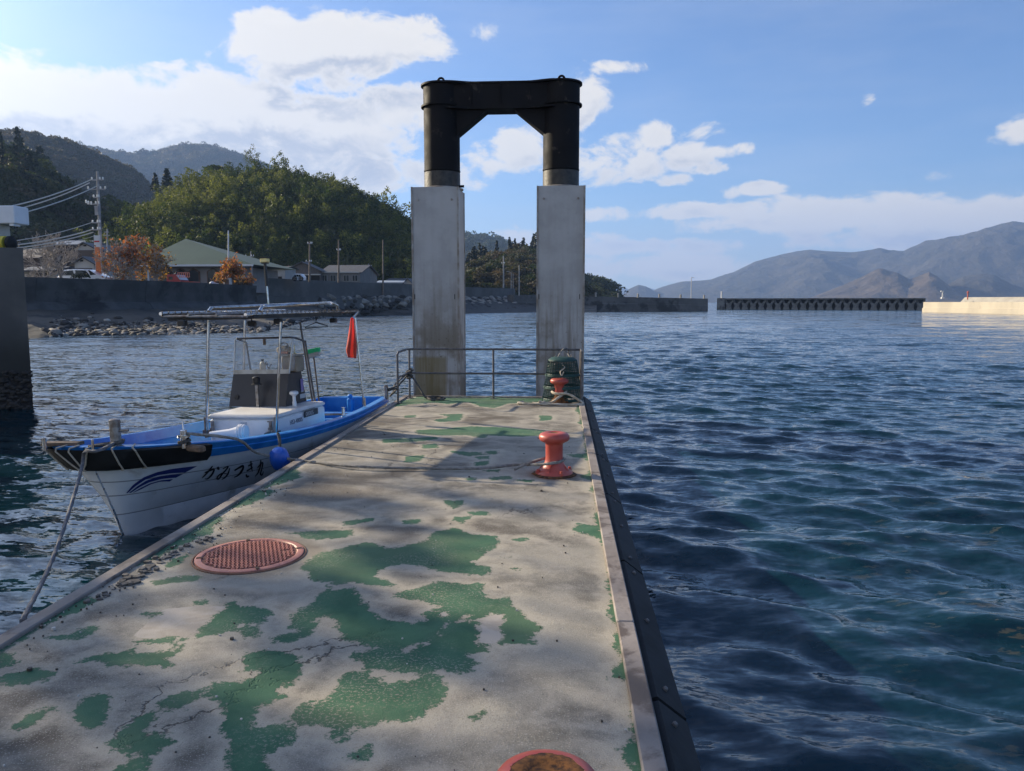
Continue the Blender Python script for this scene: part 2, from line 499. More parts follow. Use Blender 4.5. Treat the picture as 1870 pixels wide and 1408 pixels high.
# ------------------------------------------------------------------ pontoon
DZ = 0.55
PX0, PX1, PYE = -2.585, 0.362, 12.55
def poly_px(code, pts):
    sx_, sy_, ox, oy = {'A': (2.877, 2.877, 0, 960), 'B': (2.772, 2.772, 600, 900), 'C': (4.452, 4.452, 700, 600), 'E': (3.74, 3.74, 40, 760)}[code]
    out = []
    for x, y in pts:
        p = onz(ox + x / sx_, oy + y / sy_, DZ)
        out.append((p.x, p.y))
    return np.array(out)
PAINT = [
('B', [(-131,393),(-110,350),(-40,320),(0,300),(80,278),(200,255),(300,290),(380,275),(500,245),(520,205),(650,180),(720,210),(845,225),(860,275),(790,315),(720,360),(825,385),(810,415),(690,415),(560,395),(430,365),(300,372),(215,425),(340,470),(355,480),(200,470),(120,455),(30,470),(0,450),(-60,450),(-100,410)]),
('B', [(0,475),(60,520),(130,540),(180,630),(110,660),(300,650),(420,670),(480,660),(480,620),(560,590),(610,570),(480,560),(330,520),(450,490),(560,455),(700,465),(780,470),(770,510),(830,540),(910,535),(940,580),(1000,640),(1070,680),(1030,720),(1030,760),(880,768),(780,770),(810,790),(800,815),(690,820),(745,880),(690,915),(560,890),(480,915),(200,900),(110,845),(130,810),(290,800),(210,770),(100,760),(40,660),(-30,600)]),
('A', [(1870,330),(1740,345),(1700,345),(1660,410),(1530,480),(1525,540),(1600,560),(1480,575),(1420,590),(1440,630),(1530,620),(1640,570),(1640,500),(1700,480),(1790,480),(1780,520),(1850,610),(1950,640),(1990,600),(1960,480),(1900,400)]),
('B', [(90,908),(190,905),(235,935),(290,980),(440,945),(480,915),(530,930),(580,1000),(555,1070),(480,1125),(300,1165),(210,1180),(140,1200),(60,1255),(10,1235),(-20,1190),(-100,1185),(-150,1170),(-195,1140),(-100,1060),(-50,1100),(20,1030),(60,960)]),
('A', [(1110,860),(1200,830),(1220,850),(1330,800),(1380,760),(1280,770),(1290,690),(1350,660),(1490,660),(1560,690),(1580,740),(1550,830),(1460,870),(1490,900),(1350,960),(1310,1060),(1330,1080),(1530,1050),(1550,1100),(1500,1170),(1390,1210),(1430,1330),(1180,1330),(1220,1130),(1140,1080),(1190,980),(1180,930),(1090,890)]),
('A', [(590,1150),(680,1070),(740,1010),(830,980),(810,930),(900,900),(1050,880),(1000,930),(960,970),(840,980),(760,1060),(770,1110),(890,1110),(910,1150),(800,1200),(660,1205),(640,1160)]),
('A', [(700,1230),(770,1190),(760,1330),(580,1330)]),
('A', [(470,890),(560,895),(530,990),(540,1040),(490,1065),(400,1010)]),
('A', [(80,1060),(170,1000),(250,965),(260,990),(190,1040),(110,1070)]),
('A', [(10,790),(90,770),(190,750),(270,785),(220,815),(80,830),(20,820)]),
('A', [(-20,675),(60,675),(40,720),(120,715),(60,740),(-20,760)]),
('A', [(430,712),(560,670),(700,655),(700,685),(880,665),(930,630),(970,640),(950,680),(880,700),(885,750),(800,740),(680,735),(600,740),(500,715)]),
('A', [(230,570),(360,580),(440,540),(500,545),(450,590),(360,600),(280,590)]),
('A', [(-20,650),(120,560),(230,500),(330,410),(430,375),(510,390),(440,430),(280,500),(200,550),(100,600),(-20,680)]),
('A', [(750,470),(860,450),(840,475),(770,480)]), ('A', [(1010,405),(1080,395),(1085,415),(1020,418)]),
('A', [(1165,405),(1240,400),(1260,430),(1370,440),(1420,465),(1380,480),(1380,505),(1240,520),(1160,570),(1050,590),(1050,560),(1110,500),(1200,430)]),
('A', [(680,620),(730,600),(870,600),(990,605),(850,615),(700,625)]),
('A', [(870,200),(920,170),(1000,150),(950,190),(900,220),(870,220)]),
('A', [(790,300),(850,285),(980,265),(1060,272),(1030,290),(880,305),(830,320)]),
('A', [(1240,555),(1350,530),(1360,560),(1350,600),(1290,600)]),
('A', [(1510,40),(1600,35),(1700,30),(1850,28),(1830,55),(1680,80),(1600,65)]),
('A', [(690,215),(830,120),(1000,5),(1130,-20),(1110,40),(980,80),(850,160),(740,205)]),
('B', [(585,45),(680,42),(670,75),(630,85)]), ('B', [(60,150),(230,130),(240,145),(110,165)]), ('B', [(0,195),(110,195),(120,215),(60,230),(0,225)]),
('B', [(375,145),(460,140),(470,155),(390,158)]), ('B', [(640,130),(710,125),(690,150),(670,160),(650,150)]), ('B', [(720,102),(810,100),(800,115),(730,112)]),
('B', [(1240,180),(1270,160),(1370,165),(1400,235),(1330,215),(1260,200)]),
('B', [(1360,30),(1385,120),(1405,230),(1440,400),(1455,500),(1495,650),(1540,850),(1575,1050),(1640,1420),(1570,1420),(1500,1300),(1540,1270),(1570,1200),(1550,1050),(1540,950),(1420,935),(1500,850),(1450,780),(1475,700),(1415,580),(1450,540),(1432,460),(1422,350),(1395,240),(1340,130),(1360,90)]),
('B', [(860,330),(930,325),(900,338)]), ('B', [(915,385),(975,378),(970,400)]), ('B', [(710,1130),(790,1100),(820,1130),(740,1170)]),
('B', [(135,1330),(190,1290),(190,1340),(150,1360)]), ('B', [(940,240),(1000,232),(970,250)]),
('C', [(120,600),(300,552),(700,548),(960,565),(1350,575),(1350,600),(1010,612),(900,648),(800,635),(700,600),(520,615),(400,600),(200,620),(100,635)]),
('C', [(170,710),(250,705),(240,725),(180,725)]), ('C', [(450,700),(640,698),(600,750),(480,762),(400,745),(520,735),(540,715)]),
('C', [(1280,710),(1360,710),(1350,745),(1290,750)]), ('C', [(1570,640),(1640,620),(1660,780),(1590,775),(1620,730)]),
('C', [(260,830),(500,820),(700,800),(1000,810),(1310,830),(1290,870),(1100,880),(850,870),(800,890),(680,870),(480,870),(300,860)]),
('C', [(0,905),(200,895),(430,885),(420,905),(200,925),(0,930)]), ('C', [(330,950),(430,940),(430,970),(340,980)]),
('C', [(190,1045),(320,1035),(290,1085),(180,1090)]), ('C', [(560,1000),(700,1010),(790,1010),(820,1030),(700,1040),(620,1030)]),
('C', [(760,1045),(850,1040),(850,1060),(780,1062)]), ('C', [(760,1090),(860,1080),(830,1115),(750,1120)]), ('C', [(850,1005),(930,1000),(920,1025),(860,1025)]),
('C', [(1500,1030),(1700,1010),(1700,1055),(1560,1045)]), ('C', [(1600,1190),(1720,1180),(1730,1330),(1690,1320),(1720,1240),(1640,1220)]),
('C', [(860,1215),(1030,1200),(1040,1225),(890,1240)]), ('C', [(670,1222),(740,1220),(730,1235),(680,1238)]), ('C', [(1080,1235),(1220,1235),(1180,1252)]), ('C', [(800,1160),(960,1150),(930,1172)]),
('C', [(1640,790),(1655,780),(1700,1010),(1700,1180),(1680,1180),(1650,900)]),
('E', [(1290,690),(1400,680),(1300,760),(1250,800),(1150,860),(960,920),(1100,830),(1200,750)]), ('E', [(1650,500),(1750,510),(1550,600),(1400,640),(1300,700),(1500,560)]),
('E', [(1870,350),(1900,420),(1700,480),(1650,500),(1750,410)]),
]
BARE = [('B', [(560,600),(612,600),(612,680),(575,700),(550,745),(585,650)]), ('B', [(655,660),(690,620),(715,630),(705,655)]), ('B', [(235,915),(330,905),(450,920),(460,940),(400,965),(320,975),(265,960)]),
        ('B', [(370,800),(430,760),(505,755),(510,770),(440,790),(380,820)]), ('B', [(750,650),(840,615),(895,620),(865,768),(750,765),(780,700)]), ('B',[(640,1160),(650,1150),(660,1165)])]
PATCH = [('A', [(860,440),(1060,425),(1190,430),(1040,590),(740,595),(700,580)]), ('B', [(750,650),(840,615),(895,620),(865,768),(750,765),(780,700)]), ('B', [(560,600),(612,600),(612,680),(575,700),(550,745),(585,650)])]
gx_ = np.arange(PX0 + .07, PX1 - .07 + .001, .0282); gy_ = np.concatenate([np.arange(-1.5, 8, .03), np.arange(8, PYE - .06, .05), [PYE - .06]])
GX, GY = np.meshgrid(gx_, gy_)
def sdf(polys, dmax=.35):
    out = np.full(GX.shape, -dmax)
    for code, pts in polys:
        P = poly_px(code, pts)
        x0, y0 = P.min(0) - dmax; x1, y1 = P.max(0) + dmax
        sel = (GX > x0) & (GX < x1) & (GY > y0) & (GY < y1)
        if not sel.any(): continue
        x, y = GX[sel], GY[sel]
        ins = np.zeros(x.shape, bool); dm = np.full(x.shape, 9.0)
        for i in range(len(P)):
            a, b = P[i], P[(i + 1) % len(P)]
            ab = b - a; L = (ab ** 2).sum() + 1e-12
            t = np.clip(((x - a[0]) * ab[0] + (y - a[1]) * ab[1]) / L, 0, 1)
            dm = np.minimum(dm, np.hypot(x - a[0] - t * ab[0], y - a[1] - t * ab[1]))
            c = ((a[1] > y) != (b[1] > y)) & (x < (b[0] - a[0]) * (y - a[1]) / (b[1] - a[1] + 1e-12) + a[0])
            ins ^= c
        d = np.where(ins, dm, -dm)
        out[sel] = np.maximum(out[sel], np.clip(d, -dmax, dmax))
    return out
paint = np.minimum(sdf(PAINT), -sdf(BARE)) + np.clip((GY - 6.5) / 3.0, 0, 1) * .016 + .010
patch = sdf(PATCH)
mh = onz(457, 1016, DZ)
ring = -np.hypot(GX - mh.x, GY - mh.y)
def deck_material():
    m = bpy.data.materials.new('worn_painted_concrete'); m.use_nodes = True
    t = NT(m.node_tree); b = m.node_tree.nodes['Principled BSDF']
    pos = t.node('ShaderNodeNewGeometry').outputs['Position']
    at = lambda n: t.node('ShaderNodeAttribute', attribute_name=n).outputs['Fac']
    pf, tf, rf, sf = at('paint'), at('mortar'), at('ring'), at('rust')
    n_f = t.noise(pos, 26, 8, .72); n_m = t.noise(pos, 5, 6, .62, .4); n_b = t.noise(t.mapping(pos, scale=(.75, 1.1, 1)), 1.3, 6, .6, .8)
    grain = t.noise(pos, 160, 3, .7); grain2 = t.noise(pos, 420, 2, .6)
    pe = t.m('ADD', pf, t.m('ADD', t.m('MULTIPLY', t.m('SUBTRACT', n_f, .5), .17), t.m('MULTIPLY', t.m('SUBTRACT', n_m, .5), .13)))
    pe = t.m('ADD', pe, t.m('MULTIPLY', t.m('SUBTRACT', grain, .5), .035))
    pm = t.smooth(t.m('ADD', pe, t.smooth(t.node('ShaderNodeSeparateXYZ').outputs[1] if False else t.m('MULTIPLY', n_b, 0), 0, 1, 0, .0)), -.006, .014)
    worn = t.m('MULTIPLY', t.smooth(t.noise(pos, 70, 5, .75), .52, .60), t.smooth(t.noise(pos, 2.1, 4, .6), .40, .66))
    pm = t.m('MULTIPLY', pm, t.m('SUBTRACT', 1.0, t.m('MULTIPLY', worn, .75)))
    fringe = t.m('MULTIPLY', t.smooth(pe, -.12, -.01), t.m('SUBTRACT', 1.0, pm))
    conc = t.mix(t.smooth(n_b, .33, .62), (.14, .124, .100, 1), (.32, .29, .235, 1))
    conc = t.mix(t.smooth(n_m, .38, .7), conc, (.37, .33, .27, 1))
    dk = t.noise(t.mapping(pos, loc=(7, 3, 0), scale=(.8, 1.1, 1)), 1.1, 5, .55, .6)
    conc = t.mix(t.m('MULTIPLY', t.smooth(dk, .50, .66), .8), conc, (.085, .068, .052, 1))
    conc = t.mix(t.m('MULTIPLY', fringe, .62), conc, (.50, .44, .34, 1))
    conc = t.mix(t.smooth(grain, .55, .70), conc, (.46, .42, .36, 1))
    conc = t.mix(t.m('MULTIPLY', t.smooth(grain, .42, .30), .7), conc, (.09, .08, .07, 1))
    conc = t.mix(t.smooth(t.m('ADD', tf, t.m('MULTIPLY', t.m('SUBTRACT', n_f, .5), .03)), -.003, .003), conc, t.mix(t.smooth(n_m, .4, .6), (.46, .405, .34, 1), (.37, .32, .26, 1)))
    conc = t.mix(t.m('MULTIPLY', t.smooth(t.m('ADD', rf, t.m('MULTIPLY', n_m, .3)), .02, .16), .5), conc, (.10, .075, .055, 1))
    cr = t.node('ShaderNodeTexVoronoi', feature='DISTANCE_TO_EDGE')
    wv = t.node('ShaderNodeVectorMath', operation='ADD'); t.link(pos, wv.inputs[0])
    nv = t.noise(pos, 3, 5, .7, 0, 1); sc = t.node('ShaderNodeVectorMath', operation='SCALE'); t.link(nv, sc.inputs[0]); sc.inputs[3].default_value = .35
    t.link(sc.outputs[0], wv.inputs[1]); t.link(wv.outputs[0], cr.inputs['Vector']); cr.inputs['Scale'].default_value = .75
    crack = t.m('MULTIPLY', t.smooth(cr.outputs['Distance'], .006, .001), t.smooth(t.noise(pos, .9, 2), .57, .66))
    conc = t.mix(t.m('MULTIPLY', crack, .8), conc, (.05, .042, .035, 1))
    green = t.mix(t.smooth(n_m, .3, .7), (.040, .115, .064, 1), (.070, .165, .092, 1))
    green = t.mix(t.m('MULTIPLY', t.smooth(n_b, .45, .65), .35), green, (.13, .17, .085, 1))
    green = t.mix(t.smooth(grain, .66, .74), green, (.22, .30, .2, 1))
    col = t.mix(pm, conc, green)
    col = t.mix(t.m('MULTIPLY', t.smooth(t.m('ADD', sf, t.m('MULTIPLY', t.m('SUBTRACT', n_m, .5), .6)), .15, .7), .85), col, (.13, .055, .018, 1))
    t.link(col, b.inputs['Base Color'])
    t.put(b.inputs['Roughness'], t.smooth(n_b, .3, .7, .95, .78))
    b.inputs['Specular IOR Level'].default_value = .3
    h = t.m('ADD', t.m('MULTIPLY', grain, .0030), t.m('ADD', t.m('MULTIPLY', pm, .0012), t.m('MULTIPLY', n_f, .0035)))
    h = t.m('ADD', h, t.m('MULTIPLY', crack, -.006))
    bn = t.node('ShaderNodeBump'); bn.inputs['Distance'].default_value = 1.0; bn.inputs['Strength'].default_value = .9
    t.link(h, bn.inputs['Height']); t.link(bn.outputs[0], b.inputs['Normal'])
    return m
DECKM = deck_material()
STEEL_EDGE = mat('weathered_edge_steel', (.20, .165, .14), (.29, .25, .22), 2.5, .7, 0, .002, 60, dirt=(.11, .085, .07), dscale=3, dthr=(.5, .62))
CONC = mat('concrete', (.30, .29, .27), (.22, .21, .19), 2.0, .9, 0, .004, 30)
RUBBER = mat('black_rubber', (.010, .011, .012), (.022, .023, .025), 3, .7, 0, .003, 12, spec=.25)
GALV = mat('galvanised_steel', (.42, .42, .43), (.28, .28, .29), 8, .38, .85)
DARKPIPE = mat('dark_weathered_pipe', (.10, .095, .10), (.17, .15, .14), 14, .5, .5, .001, 80)
pont = thing('floating_pontoon', (0, 0, 0), 'floating mooring pontoon with worn green painted concrete deck and black rubber sides', 'pontoon')
zz = DZ + .006 * (1 - ((GX - (PX0 + PX1) / 2) / 1.4) ** 2)
deck = fast_mesh('deck', np.stack([GX, GY, zz], -1).reshape(-1, 3), grid_faces(len(gy_), len(gx_)), DECKM, pont, smooth=True)
BOLL = [onz(1020, 862, DZ), onz(1023, 729, DZ), None]
BOLL[0] = Vector((-.055, 6.85, DZ)); BOLL[1] = Vector((-.02, 11.75, DZ)); BOLL[2] = Vector((-.028, 1.80, DZ))
rust = np.zeros(GX.shape)
for bp in BOLL:
    rust = np.maximum(rust, np.clip(1.15 - np.hypot((GX - bp.x) * 1.0, GY - bp.y) / .30, 0, 1))
for nm, arr in (('paint', paint), ('mortar', patch), ('ring', ring + .36), ('rust', rust)):
    a = deck.data.attributes.new(nm, 'FLOAT', 'POINT'); a.data.foreach_set('value', arr.ravel().astype(np.float32))
mb = MB()
mb.box(((PX0 + PX1) / 2, 5.4, .1), (PX1 - PX0 - .02, 2 * (PYE - 5.4) - .02, .85))
mb.build('hull_box', CONC, pont)
# steel edge strips laid in lengths
for sx0, yy0, yy1 in [(PX0, -2, 2.6), (PX0, 2.604, 7.1), (PX0, 7.104, PYE), (PX1 - .085, -2, 3.6), (PX1 - .085, 3.604, 8.1), (PX1 - .085, 8.104, PYE)]:
    m_ = MB(); m_.box((sx0 + .0425, (yy0 + yy1) / 2, DZ - .03), (.085, yy1 - yy0, .10), bev=.006); m_.build('edge_strip', STEEL_EDGE, pont)
m_ = MB(); m_.box(((PX0 + PX1) / 2, PYE - .03, DZ - .03), (PX1 - PX0 - .172, .06, .09), bev=.005); m_.build('edge_strip', STEEL_EDGE, pont)
# fender panels (right side) with bolts
def fender_panel(y0, y1, side):
    s = 1 if side > 0 else -1
    x0 = PX1 + .001 if s > 0 else PX0 - .001
    pr = [(0, DZ - .02), (.03, DZ - .012), (.145, DZ - .10), (.155, DZ - .30), (.03, DZ - .45), (0, DZ - .46)]
    vs = [(x0 + s * a, y, z) for y in (y0, y1) for a, z in pr]
    n = len(pr)
    fs = [(i, (i + 1) % n, n + (i + 1) % n, n + i) for i in range(n)] + [tuple(range(n)), tuple(range(2 * n - 1, n - 1, -1))]
    m_ = MB(); m_.add(vs, fs)
    o = m_.build('fender_panel', RUBBER, pont, fix=True)
    for yb in (y0 + .12, y0 + (y1 - y0) * .5, y1 - .12):
        q = MB(); q.lathe([(0.0001, 0), (.012, 0), (.012, .008), (.008, .014), (0.0001, .014)], (x0 + s * .075, yb, DZ - .045), 6, M=Matrix.Rotation(R(38) * s, 3, 'Y'), cap=False)
        q.build('bolt', DARKPIPE, o)
yf = -2.0
for k in range(9):
    fender_panel(yf, yf + 1.62, 1); yf += 1.65
for k, y0 in enumerate(np.arange(-1.5, 12, 2.4)):
    pass
# ------------------------------------------------------------------ manhole cover
MHM = mat('red_painted_iron', (.50, .215, .155), (.40, .16, .12), 9, .55, 0, .001, 120, dirt=(.12, .05, .035), dscale=22, dthr=(.62, .7))
MHDARK = mat('manhole_slot_dark', (.05, .025, .02), rough=.9)  # dark colour for the key slots and lifting holes
mhr = .318
mt = thing('manhole_cover', (mh.x, mh.y, DZ + .006), 'round pinkish red manhole cover set in the worn deck', 'manhole cover')
m_ = MB(); m_.lathe([(mhr + .018, -.003), (mhr + .018, .003), (mhr + .01, .005), (mhr + .006, -.002)], n=64, cap=False); m_.build('frame_ring', mat('rusty_iron_ring', (.17, .08, .05), (.09, .045, .03), 30, .8), mt)
m_ = MB(); m_.lathe([(mhr, -.002), (mhr, .008), (mhr - .015, .012), (mhr - .036, .012), (mhr - .042, .006)], n=64, cap=False); m_.build('plate_rim', MHM, mt, smooth=True)
m_ = MB(); m_.lathe([(mhr - .040, .006), (0.0001, .006)], n=64, cap=False); m_.build('plate', mat('groove_shade_iron', (.17, .06, .045), (.10, .04, .03), 20, .8), mt)  # recessed plate coloured darker to paint groove shade between the treads
m_ = MB(); st = .0245
for i in range(-14, 15):
    for j in range(-14, 15):
        cx_, cy_ = i * st + (j % 2) * 0, j * st
        if math.hypot(cx_, cy_) > mhr - .054: continue
        if math.hypot(abs(cx_) - .2, cy_) < .022: continue
        hor = (i + j) % 2 == 0
        sx_, sy_ = (.020, .008) if hor else (.008, .020)
        m_.box((cx_, cy_, .0095), (sx_, sy_, .008))
o_ = m_.build('tread_pattern', MHM, mt); o_.rotation_euler = (0, 0, R(23)); o_['kind'] = 'stuff'
for a in (25, 115, 200, 300):
    m_ = MB(); m_.box((math.cos(R(a)) * (mhr - .028), math.sin(R(a)) * (mhr - .028), .0135), (.034, .02, .003), rz=R(a)); m_.build('key_slot', MHDARK, mt)
for s in (-1, 1):
    m_ = MB(); m_.box((s * .2, 0, .008), (.036, .03, .004), rz=R(30)); m_.build('lifting_hole', MHDARK, mt)
# ------------------------------------------------------------------ bollards
def boll_mat(name, rusty):
    m = bpy.data.materials.new(name); m.use_nodes = True
    t = NT(m.node_tree); b = m.node_tree.nodes['Principled BSDF']
    o = t.node('ShaderNodeTexCoord').outputs['Object']
    c = t.mix(t.smooth(t.noise(o, 6, 5), .3, .7), (.38, .052, .038, 1), (.44, .095, .068, 1))
    sp = t.node('ShaderNodeSeparateXYZ'); t.link(o, sp.inputs[0])
    n = t.noise(o, 16, 8, .68, .5)
    rr = t.m('SQRT', t.m('ADD', t.m('POWER', sp.outputs[0], 2), t.m('POWER', sp.outputs[1], 2)))
    if rusty == 'top':
        base = t.m('MULTIPLY', t.smooth(rr, .125, .05), t.smooth(sp.outputs[2], .30, .36))
        f = t.smooth(t.m('ADD', base, t.m('MULTIPLY', n, .9)), .80, .86)
    elif rusty == 'low':
        f = t.smooth(t.m('ADD', t.smooth(sp.outputs[2], .30, .02), t.m('MULTIPLY', n, 1.3)), 1.12, 1.2)
    else:
        f = t.smooth(t.m('ADD', t.smooth(sp.outputs[2], .035, .0), t.m('MULTIPLY', n, .7)), .85, .95)
        f = t.m('MAXIMUM', f, t.m('MULTIPLY', t.smooth(rr, .05, .02), t.smooth(sp.outputs[2], .36, .38)))
    rust_c = t.mix(t.smooth(t.noise(o, 40, 6, .7), .35, .65), (.035, .015, .008, 1), (.22, .085, .02, 1))
    t.link(t.mix(f, c, rust_c), b.inputs['Base Color'])
    t.put(b.inputs['Roughness'], t.smooth(f, 0, 1, .42, .95))
    bn = t.node('ShaderNodeBump'); bn.inputs['Distance'].default_value = .004
    t.link(t.m('ADD', t.m('MULTIPLY', f, t.m('SUBTRACT', n, 1.2)), t.m('MULTIPLY', t.noise(o, 30, 4), .12)), bn.inputs['Height']); t.link(bn.outputs[0], b.inputs['Normal'])
    return m
RUSTM = mat('flaking_rust', (.05, .022, .012), (.17, .07, .02), 30, .95, 0, .006, 50)
def bollard(bp, rusty, label, scale=1.0, rz=0.0):
    t = thing('bollard', bp, label, 'bollard', 'bollards down the right side of the deck', rz)
    t.scale = (scale, scale, scale)
    bm_ = boll_mat('bollard_paint_' + rusty, rusty)
    prof = [(.17, .012), (.168, .03), (.125, .055), (.098, .09), (.083, .125), (.078, .15), (.078, .275), (.084, .295), (.11, .305), (.13, .318), (.139, .338), (.137, .358), (.125, .374), (.10, .384), (.06, .389), (.05, .384), (0.0005, .384)]
    m_ = MB(); m_.lathe(prof, n=48, cap=False); m_.build('post', bm_, t, smooth='all')
    m_ = MB(); m_.lathe([(.185, -.012), (.192, .008), (.17, .02), (.10, .022)], n=24)
    rr = np.random.default_rng(3)
    m_.v = [(x * (1 + rr.uniform(-.06, .10)) if z < .015 else x, y * (1 + rr.uniform(-.06, .1)) if z < .015 else y, z) for x, y, z in m_.v]
    m_.build('base_plate', RUSTM, t)
    for k in range(4):
        a = R(45 + 90 * k - 20)
        c_, s_ = math.cos(a), math.sin(a)
        m_ = MB(); m_.lathe([(.020, .02), (.020, .045), (.014, .047), (.014, .062), (.0005, .064)], (.155 * c_, .155 * s_, 0), 6); m_.build('anchor_bolt', bm_, t)
        g = MB(); Mx = Matrix.Rotation(a + R(45), 4, 'Z')
        g.add([Mx @ Vector(p) for p in [(.075, -.005, .03), (.16, -.005, .03), (.078, -.005, .12), (.075, .005, .03), (.16, .005, .03), (.078, .005, .12)]], [(0, 1, 2), (5, 4, 3), (0, 3, 4, 1), (1, 4, 5, 2), (2, 5, 3, 0)])
        g.build('web_plate', bm_, t, fix=True)
    return t
bollard(BOLL[0], 'mid', 'salmon red mushroom bollard with a grey mooring rope looped round its foot')
bollard(BOLL[1], 'low', 'far red bollard with rusted lower stem in front of the green baskets', 1.02, .4)
bollard(BOLL[2], 'top', 'nearest red bollard with a rusted flaking crater in its top, cut by the photo edge', 1.0, .2)
# ------------------------------------------------------------------ mooring gate of two piles
PIERC = bpy.data.materials.new('stained_pile_cladding'); PIERC.use_nodes = True
t = NT(PIERC.node_tree); b = PIERC.node_tree.nodes['Principled BSDF']
pos = t.node('ShaderNodeNewGeometry').outputs['Position']; sp = t.node('ShaderNodeSeparateXYZ'); t.link(pos, sp.inputs[0])
c = t.mix(t.smooth(t.noise(pos, 2.2, 5, .6), .35, .65), (.34, .33, .325, 1), (.41, .40, .395, 1))
streak = t.noise(t.mapping(pos, scale=(7, 7, .35)), 1.6, 5, .6)
low = t.smooth(sp.outputs[2], 3.0, .9)
c = t.mix(t.m('MULTIPLY', t.smooth(streak, .42, .68), t.m('MULTIPLY_ADD', low, .80, .07)), c, (.15, .115, .08, 1))
c = t.mix(t.m('MULTIPLY', t.smooth(t.noise(pos, 1.2, 5, .6), .45, .62), low), c, (.17, .14, .105, 1))
spk = t.noise(t.mapping(pos, scale=(1, 1, .6)), 26, 3, .8)
c = t.mix(t.m('MULTIPLY', t.smooth(spk, .62, .70), t.m('MULTIPLY_ADD', low, .75, .14)), c, (.05, .04, .03, 1))
yb = t.m('MULTIPLY', t.m('MULTIPLY', t.smooth(sp.outputs[0], -2.02, -2.10), t.smooth(sp.outputs[2], 1.16, 1.08)), .7)
c = t.mix(yb, c, (.17, .12, .03, 1))
t.link(c, b.inputs['Base Color']); b.inputs['Roughness'].default_value = .62
bn = t.node('ShaderNodeBump'); bn.inputs['Distance'].default_value = .004; t.link(t.noise(pos, 14, 5), bn.inputs['Height']); t.link(bn.outputs[0], b.inputs['Normal'])
BLK = mat('black_coated_steel', (.006, .006, .008), (.011, .010, .011), 3, .6, 0, .003, 9, dirt=(.05, .042, .036), dscale=5, dthr=(.60, .72), rough2=.75, spec=.15)
BLKW = mat('worn_black_coating', (.008, .008, .009), (.035, .030, .026), 9, .5, 0, .004, 20)
TY = 13.75
gate = thing('mooring_gate', (0, 0, 0), 'tall black steel arch on two grey square piles beyond the railing at the deck end', 'mooring gate')
colx = []
for (xa, xb) in ((752.5, 838.5), (980, 1067.5)):
    a = ony(xa, 500, TY).x; b_ = ony(xb, 500, TY).x
    colx.append((a, b_))
ztop = ony(800, 341, TY).z
wcol = sum(b_ - a for a, b_ in colx) / 2
for k, (a, b_) in enumerate(colx):
    xc = (a + b_) / 2
    m_ = MB(); m_.box((xc, TY + wcol / 2, (ztop - 1.5) / 2), (wcol - .02, wcol - .02, ztop + 1.5)); m_.build('pile_cladding', PIERC, gate)
    for sx_ in (-1, 1):
        for sy_ in (-1, 1):
            m_ = MB(); m_.box((xc + sx_ * (wcol / 2 - .014), TY + wcol / 2 + sy_ * (wcol / 2 - .014), (ztop - 1.497) / 2), (.034, .034, ztop + 1.50)); m_.build('corner_angle', mat('corner_angle_paint', (.33, .32, .31), (.2, .16, .13), 5, .5) if (k, sx_, sy_) == (0, -1, -1) else bpy.data.materials['corner_angle_paint'], gate)
    for sx_ in (-.3, .3):
        m_ = MB(); m_.lathe([(.02, 0), (.02, .012), (.001, .014)], (xc + sx_, TY + .004, ztop - .22), 10, M=Matrix.Rotation(R(90), 3, 'X')); m_.build('lifting_stud', bpy.data.materials['corner_angle_paint'], gate)
    for si_, sx_ in enumerate((-.38, .34)):
        m_ = MB(); m_.box((xc + sx_, TY + .008, 2.1 + (552 - 540) / F * TY - .02), (.012, .01, .09)); m_.build('slot', mat('dark_slot', (.01, .01, .01)) if k == 0 and si_ == 0 else bpy.data.materials['dark_slot'], gate)
rp = (840.5 - 775.5) / F * (TY + wcol / 2) / 2 * .985
zb = ony(900, 153, TY + .35).z; zr = ony(900, 193, TY + .35).z; zw = ony(900, 201, TY + .35).z; zm = ony(800, 306, TY).z
yc = TY + wcol / 2
pc = [ony(807.5, 300, yc).x, ony(1024.5, 300, yc).x]
for x in pc:
    m_ = MB(); m_.lathe([(rp - .01, ztop - .05), (rp - .01, zm - .012), (rp + .006, zm - .01), (rp + .006, zm + .01), (rp, zm + .012), (rp, zr - .02)], (x, yc, 0), 48); m_.build('pipe_sleeve', BLK, gate, smooth=True)
    m_ = MB(); m_.lathe([(rp + .002, ztop + .0), (rp + .002, zm - .03)], (x, yc, 0), 48, cap=False); m_.build('worn_band', BLKW, gate, smooth=True)
    m_ = MB(); m_.lathe([(rp + .06, ztop), (rp + .06, ztop + .018), (rp + .01, ztop + .035)], (x, yc, 0), 40); m_.build('collar', bpy.data.materials['corner_angle_paint'], gate, smooth=True)
    m_ = MB()
    m_.lathe([(rp + .045, zr - .02), (rp + .045, zr + .01), (rp + .004, zr + .012), (rp + .004, zb - .035), (rp + .045, zb - .03), (rp + .045, zb), (.001, zb + .002)], (x, yc, 0), 48, cap=False)
    m_.build('pipe_head', BLK, gate, smooth=True)
    m_ = MB(); pts = [(x + .055 * math.cos(a) * 1.0, yc - .05, zb + .06 + .055 * math.sin(a) * 1.1) for a in np.linspace(math.pi * 1.25, -math.pi * .25, 14)]
    pts = [(pts[0][0], pts[0][1], zb - .01)] + pts + [(pts[-1][0], pts[-1][1], zb - .01)]
    m_.tube(pts, .02, 8); m_.build('lifting_eye', BLK, gate, smooth=True)
bw = .42
m_ = MB(); L = pc[1] - pc[0]
m_.box(((pc[0] + pc[1]) / 2, yc, (zw + zb) / 2 - .01), (L, bw, zb - zw - .03)); m_.build('cross_beam', BLK, gate)
